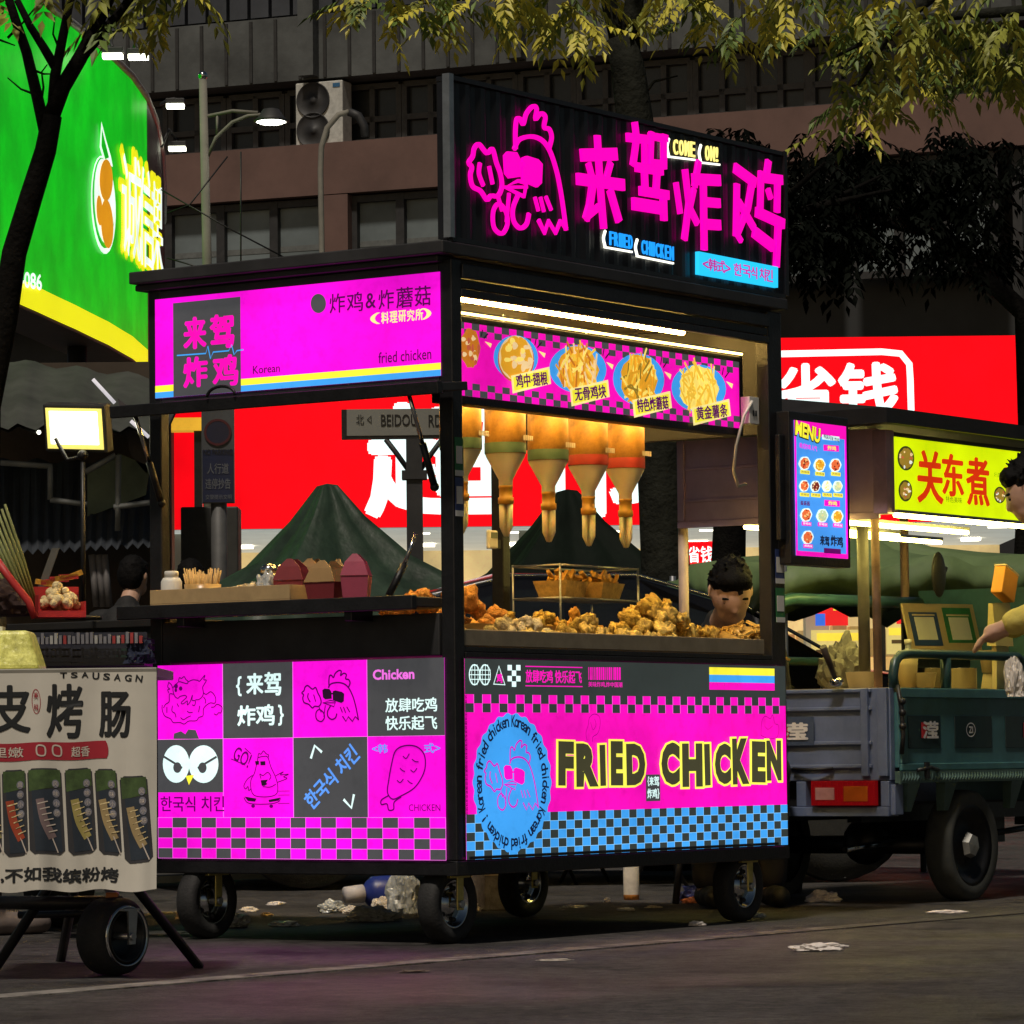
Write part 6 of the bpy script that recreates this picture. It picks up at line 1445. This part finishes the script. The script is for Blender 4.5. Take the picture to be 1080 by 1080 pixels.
q = rel_(on_ground(105, 1030)); b = MB(); p0 = rel_(at(-60, 952, 10.35)); p1 = rel_(at(128, 952, 10.2)); b.tube([p0, p1], .018, None, 8); p0 = rel_(at(20, 965, 10.5)); p1 = rel_(at(130, 963, 10.4)); b.tube([p0, p1], .01, None, 8); b.build('crossbar', BLACK, sc)
wz = .102; wx, wy = q.x + .03, q.y + .04
w = MB(); w.lathe([(.06, -.046), (.085, -.05), (.098, -.036), (.102, -.015), (.102, .015), (.098, .036), (.085, .05), (.06, .046)], None, 36, (wx, wy, wz), (.8, -.6, 0)); ty = w.build('tyre', RUBBER, sc)
h = MB(); h.lathe([(.001, .01), (.03, .012), (.055, .02), (.062, .052), (.07, .054), (.062, .04), (.06, -.04), (.001, -.02)], None, 32, (wx, wy, wz), (.8, -.6, 0)); h.build('rim', M('dark_rim', (.04, .04, .04), .3, .7), ty)
h = MB(); h.lathe([(.072, .05), (.076, .056), (.08, .05)], None, 36, (wx, wy, wz), (.8, -.6, 0)); h.build('rim_ring', CHROME, ty)
f = MB(); ax_ = Vector((.8, -.6, 0)).normalized(); side = Vector((ax_.y, -ax_.x, 0)) * -1
for sg in (-1, 1):
    o_ = Vector((wx, wy, wz)) + ax_ * .066 * sg; f.add([o_ + side * k + Vector((0, 0, z)) + ax_ * e for e in (-.003, .003) for k, z in ((-.012, -.02), (.012, -.02), (.022, .066), (-.014, .066))], [(0, 1, 2, 3), (7, 6, 5, 4), (0, 4, 5, 1), (1, 5, 6, 2), (2, 6, 7, 3), (3, 7, 4, 0)])
o_ = Vector((wx, wy, wz)); f.add([o_ + ax_ * a + side * k + Vector((0, 0, z)) for z in (.0661, .072) for a, k in ((-.07, -.03), (.07, -.03), (.07, .03), (-.07, .03))], [(0, 3, 2, 1), (4, 5, 6, 7), (0, 1, 5, 4), (1, 2, 6, 5), (2, 3, 7, 6), (3, 0, 4, 7)]); f.tube([o_ - ax_ * .075, o_ + ax_ * .075], .01, None, 8)
f.build('caster_fork', STEEL, sc); MB().box(wx - .016, wx + .016, wy - .016, wy + .016, .1745, .215).build('caster_bracket', M('orange_bracket', (.6, .2, .03), .5), sc, .003)
gx0 = at(-40, 705, SY + .1).x + 1.2; gx1 = at(43, 705, SY + .1).x + 1.2
t = thing('ice_box', 'speckled yellow plastic box glowing on the sausage cart table', 'box', (-1.2, SY, 0), 0); b = MB(); z0, z1 = zt_ + .0125, at(20, 665, SY + .1).z
b.add([(gx0, BY + .32, z0), (gx1, BY + .32, z0), (gx1, BY + .5, z0), (gx0, BY + .5, z0), (gx0, BY + .34, z1), (gx1 - .03, BY + .34, z1), (gx1 - .03, BY + .48, z1), (gx0, BY + .48, z1)], [(0, 3, 2, 1), (4, 5, 6, 7), (0, 1, 5, 4), (1, 2, 6, 5), (2, 3, 7, 6), (3, 0, 4, 7)])
b.build('box_body', M('speckled_yellow_plastic', (.6, .58, .2), .3, 0, .7, 50, .3, 60, emit=lin((190, 180, 60)), es=.35, ev=.5), t, .01); MB().box(gx0 + .02, gx0 + .1, BY + .38, BY + .44, z1 + .001, z1 + .012).build('lid_knob', WHITEP, t)
# =================================================================== people
SKIN = M('skin', (.5, .3, .21), .55, 0, .12, 10); HAIR = M('black_hair', (.006, .0055, .0055), .7, 0, .3, 40, .25, 160, spec=.1)
JBLK = M('black_jacket', (.012, .012, .013), .8, 0, .3, 12, .3, 30); TRS = M('dark_trousers', (.02, .02, .024), .85, 0, .3, 12)
HOOD = M('yellow_hoodie', (.55, .46, .1), .85, 0, .15, 12, .25, 40); APR = M('pale_apron', (.45, .42, .36), .7, 0, .12, 10)
def hand(P, w, d, sx):                # palm, four fingers of unequal length curling down, thumb from the palm's side
    w = Vector(w); d = Vector(d).normalized(); side = Vector((1, 0, 0)) * sx; dn = Vector((0, 0, -1))
    pc = w + d * .045; P.append(('c', w, pc + d * .02, .026, .03))
    for k, L in enumerate((.062, .072, .066, .05)):
        o = pc + d * .03 + side * (k - 1.5) * .017; m = o + d * L * .55 + dn * .008; P.append(('c', o - d * .02, m, .0095, .009)); P.append(('c', m, m + d * L * .35 + dn * L * .4, .009, .0075))
    o = w + d * .03 - side * .026; P.append(('c', o, o - side * .02 + d * .03, .0115, .010)); P.append(('c', o - side * .02 + d * .03, o - side * .012 + d * .055 + dn * .01, .010, .008))
def person(label, loc, rotz, sit=True, bow=.3, top=JBLK, arm=None, shoes=None, apron=False, drop=0.0):
    t = thing('person', label, 'person', loc, rotz); P = []; hip = .47 if sit else .86 - drop; sh = hip + .5; Cl = []; Tr = []
    fwd = -.04 - bow * .22
    hc = Vector((0, fwd * 1.15 - .05 - bow * .1, sh + .245 - bow * .1)); nb = Vector((0, fwd * .8, sh + .06))
    P.append(('c', (0, 0, hip), (0, fwd * .7, sh - .12), .13, .15)); P.append(('e', (0, fwd * .6, sh - .1), (.17, .115, .17))); P.append(('c', nb, hc - Vector((0, 0, .06)), .055, .052))
    P.append(('e', hc, (.074, .092, .112), -bow * .9)); fr = Vector((0, -math.cos(bow), -math.sin(bow))); upv = Vector((0, -math.sin(bow), math.cos(bow)))
    P.append(('e', hc + fr * .05 - upv * .055, (.056, .05, .05))); P.append(('c', hc + fr * .088 + upv * .012, hc + fr * .104 - upv * .02, .009, .014)); P.append(('e', hc + fr * .082 - upv * .052, (.024, .014, .012)))
    for sx in (-1, 1): P.append(('e', hc + Vector((sx * .076, 0, 0)) - fr * .005, (.009, .016, .026)))
    arms = arm or ((.235, -.06, sh - .3), (.14, -.28, sh - .33))
    for sx in (-1, 1):
        s0 = Vector((sx * .175, fwd * .7, sh - .02)); e = Vector((sx * arms[0][0], arms[0][1], arms[0][2])); w = Vector((sx * arms[1][0], arms[1][1], arms[1][2]))
        P.append(('c', s0, e, .056, .044)); P.append(('c', e, w, .042, .03)); hand(P, w, w - e, sx)
        Cl += [('c', s0, e, .07, .058), ('c', e, e.lerp(w, .86), .056, .046)]
        hp = Vector((sx * .095, 0, hip)); kn = Vector((sx * .12, -.42, .49)) if sit else Vector((sx * .1, -.03, .46)); an = Vector((sx * .12, -.4, .08)) if sit else Vector((sx * .1, .0, .07))
        P += [('c', hp, kn, .085, .06), ('c', kn, an, .056, .04), ('c', an + Vector((0, .03, -.03)), an + Vector((0, -.13, -.045)), .038, .032)]
        Tr += [('c', hp, kn, .1, .075), ('c', kn, kn.lerp(an, .92), .07, .058)]
        if shoes:
            so_ = blob('shoe', [('c', an + Vector((0, .04, -.035)), an + Vector((0, -.14, -.04)), .042, .038), ('e', an + Vector((0, -.09, -.035)), (.046, .07, .036))], .008, shoes, t)
    Cl += [('c', (0, 0, hip - .02), (0, fwd * .7, sh - .12), .15, .165), ('e', (0, fwd * .6, sh - .1), (.19, .13, .18)), ('c', (-.16, fwd * .7, sh - .02), (.16, fwd * .7, sh - .02), .07, .07), ('c', nb - Vector((0, -.0, .05)), nb + Vector((0, .0, .0)), .085, .07)]
    rh = random.Random(int(abs(loc[0]) * 1000)); tufts = []
    for i in range(70):
        a = rh.uniform(0, 2 * PI); e_ = rh.uniform(.12, 1.5); dv = (Vector((1, 0, 0)) * math.cos(a) * math.cos(e_) - fr * math.sin(a) * math.cos(e_) * 1.0 + upv * math.sin(e_)).normalized()
        q0 = hc + upv * .03 - fr * .016 + Vector((dv.x * .07, dv.y * .086, dv.z * .082)); dd = (dv + Vector((rh.uniform(-.6, .6), rh.uniform(-.6, .6), rh.uniform(-.6, .3)))).normalized(); tufts.append(('c', q0, q0 + dd * (rh.uniform(.014, .034) if bow > .3 else rh.uniform(.008, .02)), .011, .003))
    blob('body', P, .0075, SKIN, t, 1); blob('top', Cl, .012, top, t, 2, .006, 14); blob('trousers', Tr + [('e', (0, 0, hip), (.16, .13, .11))], .014, TRS, t, 2)
    blob('hair', tufts + [('e', hc + upv * .035 - fr * .018, (.079, .094, .09), -bow * .9), ('e', hc - fr * .05 - upv * .0, (.078, .06, .09), -bow * .9), ('e', hc + upv * .07 + fr * .045, (.066, .045, .04), -bow * .9)], .005, HAIR, t, 1, .003, 40)
    b = MB()
    for sx in (-1, 1): b.ball(hc + fr * .086 + Vector((sx * .031, 0, 0)) + upv * .004, (.011, .006, .006)); c0 = hc + fr * .09 + upv * .024; b.tube([c0 + Vector((sx * .016, 0, 0)), c0 + Vector((sx * .048, .008, .002))], .005, None, 6)
    b.build('eyes', HAIR, t); b = MB(); c0 = hc + fr * .094 - upv * .052; b.tube([c0 - Vector((.02, -.004, 0)), c0, c0 + Vector((.02, .004, 0))], .0035, None, 6); b.build('mouth', M('lips', (.25, .08, .07), .5), t)
    if apron: blob('apron', [('c', (-.05, -.13, hip - .3), (-.05, -.12, hip + .28), .1, .09), ('c', (.05, -.13, hip - .3), (.05, -.12, hip + .28), .1, .09)], .014, APR, t, 2, .01, 16)
    return t
def stool(loc, label):
    t = thing('plastic_stool', label, 'stool', loc, ROT); SM = M('dark_stool', (.03, .03, .035), .5); MB().lathe([(.001, .37), (.14, .37), (.15, .35), (.14, .34), (.001, .345)], None, 20).build('seat', SM, t)
    for k in range(4): a = k * PI / 2 + .78; MB().tube([(.12 * math.cos(a), .12 * math.sin(a), .35), (.16 * math.cos(a), .16 * math.sin(a), 0)], .014, None, 8).build('leg', SM, t)
p = at(752, 640, 14.55); person('cook in black with bowed head, seen through the serving window behind the pale post', (p.x + .01, 14.7, 0), .15, True, .62, drop=0, shoes=M('black_shoe', (.012, .012, .012), .6)); stool((p.x + .01, 14.72, 0), 'small stool under the bowed cook in black')
SHB = M('black_shoe', (.012, .012, .012), .6)
p = at(130, 640, 22.0); person('person in a dark jacket standing with their back to us behind the work light stand', (p.x, 22.0, 0), PI - .35, False, .12, shoes=SHB)
p = at(203, 640, 22.6); person('person of whom only the dark back of the head shows above the counter', (p.x, 22.6, 0), PI + .2, False, .05, shoes=SHB)
vp = on_ground(1178, 956); person('vendor in a yellow hoodie at the right edge, head lowered over the oden pots', (vp.x, vp.y, 0), -PI / 2 - .12, False, .5, HOOD, ((.23, -.2, 1.07), (.16, -.37, 1.0)), M('pink_slipper', (.5, .25, .2), .7, 0, .15), True, .06)
p = on_ground(-14, 985); t = thing('person', 'passer-by in tan shoes, only the feet showing under the banner', 'person', (p.x, p.y, 0), .6)
for k, (dx, dy, m) in enumerate(((.0, .0, M('tan_shoe', (.5, .3, .1), .6, 0, .2)), (.03, -.13, M('grey_shoe', (.16, .13, .12), .6, 0, .2)))):
    blob('shoe', [('c', (dx - .06, dy, .04), (dx + .1, dy, .035), .04, .034), ('e', (dx + .06, dy, .035), (.07, .045, .034)), ('c', (dx - .07, dy, .05), (dx - .07, dy, .1), .036, .036)], .008, m, t)
P = []
for dy in (0, -.13): P += [('c', (-.06, dy, .09), (-.07, dy * .9, .48), .045, .06), ('c', (-.07, dy * .9, .48), (-.07, dy * .8, .88), .062, .085)]
P += [('c', (-.07, -.06, .9), (-.07, -.06, 1.3), .14, .17), ('c', (-.07, -.06, 1.42), (-.06, -.06, 1.5), .055, .05), ('e', (-.05, -.06, 1.6), (.09, .075, .115))]
for sy in (-1, 1): P += [('c', (-.07, -.06 + sy * .2, 1.36), (-.06, -.06 + sy * .24, 1.08), .055, .045), ('c', (-.06, -.06 + sy * .24, 1.08), (.02, -.06 + sy * .22, .84), .043, .03)]
for sy in (-1, 1):
    for j in range(4): P.append(('c', (.03 + j * .006, -.06 + sy * .22 + (j - 1.5) * .018, .82), (.035 + j * .006, -.06 + sy * .22 + (j - 1.5) * .018, .75 + .006 * abs(j - 1)), .0095, .008))
sq = lambda v: Vector((v[0], v[1], v[2] if v[2] < .1 else .1 + (v[2] - .1) * .6))
blob('body', [(q[0], sq(q[1]), sq(q[2]) if q[0] == 'c' else q[2]) + tuple(q[3:]) for q in P], .012, JBLK, t, 2)

p = at(1070, 708, vp.y - .1); crumple('plastic_bag', (.035, .05, .1), M('pale_bag', (.6, .56, .5), .4, 0, .15, 12), 'pale plastic bag hanging from the vendor\'s hand over the tricycle side', 'plastic bag', (p.x, p.y - .0, p.z - .09), 0, seed=51, fold=2.0)
# =================================================================== trees
BARK = M('dark_bark', (.007, .0065, .006), .95, 0, .4, 18, .6, 50, spec=.05); BARK2 = M('grey_bark', (.02, .021, .017), .9, 0, .4, 12, .6, 40, spec=.05)
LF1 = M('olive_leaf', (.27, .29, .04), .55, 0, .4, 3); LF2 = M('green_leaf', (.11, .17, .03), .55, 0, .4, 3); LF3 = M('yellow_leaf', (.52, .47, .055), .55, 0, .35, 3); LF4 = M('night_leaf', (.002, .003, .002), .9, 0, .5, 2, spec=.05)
def leaves(mb, clusters, mats, weights, rg, size=1.0, npl=11):
    for c, rad, n in clusters:
        c = Vector(c)
        for i in range(max(2, int(n * .62))):
            while True:
                q = Vector((rg.uniform(-1, 1), rg.uniform(-1, 1), rg.uniform(-1, 1)))
                if q.length < 1: break
            o = c + Vector((q.x * rad[0], q.y * rad[1], q.z * rad[2])); a = rg.uniform(0, 2 * PI); d = Vector((math.cos(a), math.sin(a), rg.uniform(-1.3, -.15))).normalized()
            L = .3 * size * rg.uniform(.7, 1.2); m = rg.choices(mats, weights)[0]; sd = d.cross(Vector((0, 0, 1)))
            sd = sd.normalized() if sd.length > .05 else Vector((1, 0, 0)); nn = sd.cross(d).normalized()
            vs = []; fs = []
            for k in range(npl):
                f = (k // 2 + 1) / (npl // 2 + 1); s_ = 1 if k % 2 else -1
                if k == npl - 1: s_ = 0; f = 1.0
                pt = o + d * L * f + Vector((0, 0, -.12 * L * f * f)); ld = (d * .75 + sd * s_ * .8 + Vector((0, 0, rg.uniform(-.5, -.1)))).normalized(); ll = .09 * size * rg.uniform(.75, 1.15); w = ld.cross(nn).normalized() * ll * .2
                j = len(vs); vs += [pt, pt + ld * ll * .45 + w + nn * .004, pt + ld * ll - Vector((0, 0, ll * .15)), pt + ld * ll * .45 - w + nn * .004]; fs += [(j, j + 1, j + 2), (j, j + 2, j + 3)]
            mb.add(vs, fs, m)
def branch(b, pts, r0, r1, m, n=8):
    pts = [Vector(p) for p in pts]; b.tube(pts, 0, m, n, True, [r0 + (r1 - r0) * i / (len(pts) - 1) for i in range(len(pts))])
rt = random.Random(17)
# left street tree, in silhouette against the green billboard
Y = 15.5; base = at(-16, 830, Y); base.z = 0
t = thing('street_tree', 'black silhouetted street tree forking in front of the green billboard', 'tree', base); R_ = lambda x, y, dy=0: at(x, y, Y + dy) - base
b = MB(); px_m = Y / FPX
branch(b, [(0, 0, 0), R_(-16, 600), R_(-14, 430), R_(5, 335), R_(15, 267), R_(33, 207), R_(48, 159), R_(55, 122)], .062, .04, None, 12)
for pts, r0, r1 in (([R_(50, 150), R_(40, 105), R_(28, 55), R_(16, 20), R_(5, -15)], .026, .016), ([R_(55, 125), R_(58, 80), R_(66, 40), R_(76, -10)], .024, .016), ([R_(58, 70), R_(46, 50), R_(32, 28), R_(18, 0)], .02, .013),
                    ([R_(53, 125), R_(66, 92), R_(84, 62), R_(98, 35), R_(114, 0), R_(120, -20)], .036, .022), ([R_(88, 58), R_(105, 38), R_(122, 18), R_(150, -18)], .024, .016)): branch(b, pts, r0, r1, None)
for pts in (([38, 100], [22, 94], [8, 82]), ([43, 112], [46, 92], [44, 76], [50, 68]), ([33, 73], [46, 78], [56, 78]), ([8, 40], [24, 24], [42, 2]), ([-6, 40], [16, 48]), ([62, 50], [56, 36], [58, 18])): branch(b, [R_(x, y) for x, y in pts], .006, .0025, None, 5)
b.build('trunk', BARK, t)
b = MB(); leaves(b, [(R_(165, -10), (.12, .2, .12), 12), (R_(120, -60), (.5, .6, .3), 50), (R_(40, -120), (.7, .7, .4), 60), (R_(205, -8), (.05, .1, .06), 4), (R_(112, 12), (.05, .1, .08), 3), (R_(-80, -60), (.5, .6, .4), 40)], [LF3, LF1, LF2], [3, 4, 2], rt, .85)
b.build('crown', None, t, fix=False)
# tree behind the neon board
Y = 19.0; base = at(706, 900, Y); base.z = 0
t = thing('street_tree', 'grey-barked street tree rising from behind the neon board, olive leaves overhead', 'tree', base); R_ = lambda x, y, dy=0: at(x, y, Y + dy) - base
b = MB(); branch(b, [(0, 0, 0), R_(704, 640), R_(698, 520), R_(690, 400), R_(680, 250), R_(670, 130), R_(662, 70), R_(655, 40)], .13, .075, None, 14); branch(b, [R_(658, 60), R_(645, 15), R_(632, -40)], .05, .03, None); branch(b, [R_(662, 60), R_(668, 10), R_(676, -60)], .06, .035, None); branch(b, [R_(632, -30), R_(540, -60), R_(450, -40)], .03, .012, None); branch(b, [R_(676, -40), R_(760, -60), R_(850, -40)], .03, .012, None); branch(b, [R_(672, 110), R_(690, 86), R_(715, 80)], .012, .004, None, 5)
b.build('trunk', BARK2, t)
b = MB(); cl = [(R_(px, py, rt.uniform(-1, .5)), (rx, .4, rz), n) for px, py, rx, rz, n in ((380, 2, .12, .06, 14), (420, 2, .15, .09, 22), (470, 4, .15, .07, 20), (520, 0, .16, .1, 24), (565, 6, .14, .1, 24), (600, 2, .14, .12, 24), (625, 10, .09, .1, 14), (740, 8, .16, .14, 26), (700, -20, .2, .1, 20), (790, 20, .2, .14, 24), (450, -70, .7, .2, 50), (620, -110, .9, .3, 80), (800, -90, .8, .25, 60), (830, 5, .12, .14, 14))]
leaves(b, cl, [LF3, LF1, LF2], [4, 3, 1.2], rt, .8); b.build('crown', None, t, fix=False)
# nearer tree over the right-hand side: trunk out of frame, crown hanging in
Y = 15.0; base = at(1250, 900, Y); base.z = 0
t = thing('street_tree', 'street tree whose drooping olive foliage fills the upper right corner', 'tree', base); R_ = lambda x, y, dy=0: at(x, y, Y + dy) - base
b = MB(); branch(b, [(0, 0, 0), R_(1245, 500), R_(1225, 200), R_(1200, 0)], .14, .09, None, 14)
for pts in ([(1210, 60), (1120, -10), (1000, -20), (900, -10)], [(1222, 170), (1150, 80), (1060, 40), (980, 60)], [(1215, 100), (1090, 10), (960, 20), (880, 60)], [(1000, -20), (940, 30), (905, 90)], [(1060, 40), (1050, 80)]): branch(b, [R_(*p) for p in pts], .035, .006, None, 7)
b.build('trunk', BARK2, t)
b = MB(); cl = [(R_(px, py, rt.uniform(-.7, .5)), (rx, .35, rz), n) for px, py, rx, rz, n in ((880, 10, .15, .1, 26), (905, 40, .1, .12, 26), (880, 90, .07, .06, 9), (905, 112, .08, .07, 12), (880, 130, .04, .04, 3), (950, 20, .17, .13, 40), (960, 70, .12, .08, 24), (935, 95, .09, .05, 13), (990, 60, .12, .12, 26), (1010, 15, .17, .12, 36), (1050, 40, .14, .12, 28), (1060, 75, .1, .07, 14), (1085, 20, .14, .14, 26), (1090, 90, .08, .08, 8), (1000, -60, .8, .2, 60), (1200, -40, .6, .3, 60), (830, -20, .12, .1, 12), (1160, 60, .2, .2, 16))]
leaves(b, cl, [LF1, LF2, LF3], [4, 3, 1.2], rt, .68); b.build('crown', None, t, fix=False)
for k, (px, py, Y, sc_, lab) in enumerate(((790, 300, 27, 1.0, 'dark dense tree behind the neon board, left of two unlit trees'), (960, 290, 30, 1.25, 'dark dense tree above the 省钱 sign, right of two unlit trees'))):
    tx = px - 20 if not k else 1085; base = at(tx, 820, Y); base.z = 0; t = thing('tree', lab, 'tree', base, 0, 'unlit background trees'); R_ = lambda x, y, dy=0: at(x, y, Y + dy) - base
    b = MB(); branch(b, [(0, 0, 0), R_(tx - 2, 600), R_(tx + 2, 480), R_((tx + px) / 2, 330) if not k else R_(tx - 5, 330), R_(px + 4, 220)], .14 if not k else .12, .07, None, 10)
    for j in range(7): a = rt.uniform(0, 6.3); c0 = R_(px, 240); branch(b, [c0, c0 + Vector((math.cos(a) * .5, math.sin(a) * .5, .15)), c0 + Vector((math.cos(a) * 1.0, math.sin(a) * .9, .2 + rt.random() * .25))], .05, .01, None, 6)
    b.build('trunk', BARK, t)
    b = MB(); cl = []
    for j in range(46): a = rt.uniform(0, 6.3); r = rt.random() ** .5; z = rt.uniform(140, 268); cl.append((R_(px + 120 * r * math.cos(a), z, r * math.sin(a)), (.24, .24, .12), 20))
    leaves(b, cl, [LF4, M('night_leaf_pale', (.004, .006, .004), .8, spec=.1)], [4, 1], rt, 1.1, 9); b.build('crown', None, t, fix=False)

# =================================================================== clutter and litter
def litter(px, py, size, mat, label, cat, name, seed, rot=0, flat=None, group=None):
    p = on_ground(px, py); return crumple(name, size, mat, label, cat, (p.x, p.y, .002), rot, seed=seed, group=group)
TIS = M('white_tissue', (.72, .66, .62), .85, 0, .08, 40, .3, 60)
litter(868, 952, (.055, .04, .03), TIS, 'crumpled pinkish tissue on the road by the tricycle tail', 'tissue', 'tissue', 1); litter(862, 1003, (.07, .03, .016), TIS, 'flattened white tissue lying alone on the open road', 'tissue', 'tissue', 3, .2)
litter(998, 964, (.06, .012, .008), TIS, 'thin white paper strip on the road near the tricycle wheel', 'paper strip', 'paper_strip', 5, -.1); litter(436, 1026, (.04, .018, .004), M('dark_scrap', (.12, .09, .07), .8), 'small brown scrap on the road below the near wheel', 'paper scrap', 'paper_scrap', 6, .3)
litter(585, 1014, (.045, .008, .004), M('pale_scrap', (.5, .45, .4), .8), 'pale sliver of paper in front of the blue panel', 'paper scrap', 'paper_scrap', 8, .1); litter(735, 977, (.025, .015, .01), TIS, 'tiny white scrap in the shadow under the right panel', 'paper scrap', 'paper_scrap', 9)
UND = [(262, 962, .03, .012), (290, 955, .04, .01), (281, 967, .03, .01), (350, 963, .05, .03), (372, 964, .045, .02), (250, 978, .06, .03), (300, 977, .06, .012), (392, 972, .08, .035), (402, 961, .045, .035), (12, 967, .05, .02), (200, 970, .05, .025), (605, 958, .05, .008), (640, 952, .02, .012), (660, 961, .04, .008), (690, 958, .03, .005), (800, 968, .03, .01), (540, 958, .03, .02), (490, 962, .05, .03)]
for k, (x, y, r, h) in enumerate(UND): litter(x, y, (r, r * .6, h), [PAPER, TIS, CREAM, CLEARB][k % 4] if r < .055 else CLEARB, 'small pale scrap of rubbish on the ground under or behind the chicken cart', 'litter', 'rubbish_scrap', k + 20, k * .9, group='pale rubbish under the carts')
p = on_ground(388, 960); t = thing('water_jug', 'blue jug with a white cap lying under the cart', 'jug', (p.x, p.y, 0), .4); MB().lathe([(.001, .16), (.05, .16), (.06, .14), (.06, .02), (.045, .0), (.025, -.015)], None, 20, (0, 0, .062), (1, 0, .05)).build('jug_body', M('blue_plastic', (.015, .03, .2), .4, 0, .15), t); MB().lathe([(.001, -.09), (.03, -.09), (.034, -.02), (.02, -.016)], None, 18, (0, 0, .062), (1, 0, .05)).build('cap', M('grey_white_cap', (.5, .48, .5), .5), t)
p = on_ground(424, 966); crumple('plastic_bag', (.055, .06, .1), CLEARB, 'bulging clear bag beside the blue jug under the cart', 'plastic bag', (p.x, p.y + .2, .002), 0, seed=31, fold=2.2)
for px, py, w, h, m, l in ((490, 960, .1, .28, M('kraft_carton', (.26, .2, .14), .8, 0, .2, 8), 'brown carton standing behind the near wheel'), (528, 960, .13, .28, M('film_wrapped', (.2, .18, .17), .25, 0, .4, 18, .4, 25), 'film-wrapped carton between the two middle wheels')):
    p = on_ground(px, py); t = thing('carton', l, 'carton', (p.x, p.y, 0), .5); MB().box(-w / 2, w / 2, 0, w, 0, h).build('box_body', m, t, .006); b = MB(); b.box(-w / 2 - .001, w / 2 + .001, -.002, -.0005, h * .45, h * .52); b.build('tape', CREAM, t)
p = on_ground(666, 949); t = thing('drink_carton', 'white bottle with an orange base standing under the blue panel', 'bottle', (p.x, p.y, 0), 0); b = MB(); b.lathe([(.001, 0), (.03, 0), (.031, .02)], M('orange_base', (.55, .2, .03), .5), 20); b.lathe([(.031, .0201), (.031, .15), (.014, .175), (.014, .185)], M('white_bottle', (.6, .55, .48), .4, 0, .2, 20), 20); b.build('bottle_body', None, t); MB().lathe([(.016, .185), (.016, .21), (.001, .211)], None, 16).build('cap', M('green_cap', (.05, .12, .09), .5), t)
p = on_ground(745, 953); crumple('plastic_bag', (.1, .06, .05), M('blue_bag', (.1, .12, .4), .3, 0, .4, 14, .3, 40), 'crumpled blue plastic bag under the right end of the cart', 'plastic bag', (p.x, p.y + .1, .002), .3, seed=41); p = on_ground(728, 953); crumple('orange_peel', (.03, .02, .015), M('orange_scrap', (.5, .15, .04), .6), 'orange scrap beside the crumpled blue bag', 'litter', (p.x, p.y, .002), .3, seed=43)
p = on_ground(830, 945); t = thing('bucket', 'dark grey bucket in the shadow beneath the tricycle tail', 'bucket', (p.x, p.y + .3, 0), 0); MB().lathe([(.001, 0), (.08, 0), (.1, .2), (.104, .2), (.1, .198), (.078, .006), (.001, .006)], None, 24).build('bucket_body', M('grey_bucket', (.06, .06, .06), .5), t); b = MB(); b.tube([(.1 * math.cos(a), -.02, .2 + .09 * math.sin(a)) for a in [PI * i / 10 for i in range(11)]], .004, None, 6); b.build('handle', STEEL, t)
p = on_ground(240, 940); t = thing('plank', 'long grey plank lying on the ground behind the cart wheels', 'plank', (p.x, p.y + .6, 0), .12); tf = Matrix.Rotation(-.03, 4, 'Y'); MB().box(-.5, .42, 0, .2, .03, .06, None, tf).build('board', M('grey_plank', (.16, .17, .15), .8, 0, .3, 6), t); MB().box(-.45, -.4, .02, .18, 0, .028).build('block', CONC, t); MB().box(.3, .35, .02, .18, 0, .03).build('block', CONC, t)
for k, (px, py) in enumerate(((700, 940), (620, 935), (590, 938))):
    p = on_ground(px, py); t = thing('folding_stand', ['folding black stand with crossed legs under the blue panel, right one', 'folding black stand under the blue panel, middle one', 'folding black stand under the blue panel, left one'][k], 'stand', (p.x, p.y + .5, 0), .3 * k, 'folding stands behind the cart')
    for a, c in (((-.12, 0, 0), (.1, .0, .4)), ((.12, 0.03, 0), (-.1, .03, .4))): MB().tube([a, c], .009, None, 6).build('leg', BLACK, t)
    MB().box(-.12, .12, -.02, .05, .4, .42).build('top', BLACK, t)
b = MB(); b.tube([on_ground(92, 975) + Vector((0, 0, .006)), on_ground(170, 972) + Vector((0, 0, .03)), on_ground(215, 965) + Vector((0, 0, .006))], .005, None, 6); tag(b.build('hose', M('pale_hose', (.5, .48, .42), .5)), 'thin pale hose on the ground between the two left carts', 'hose')
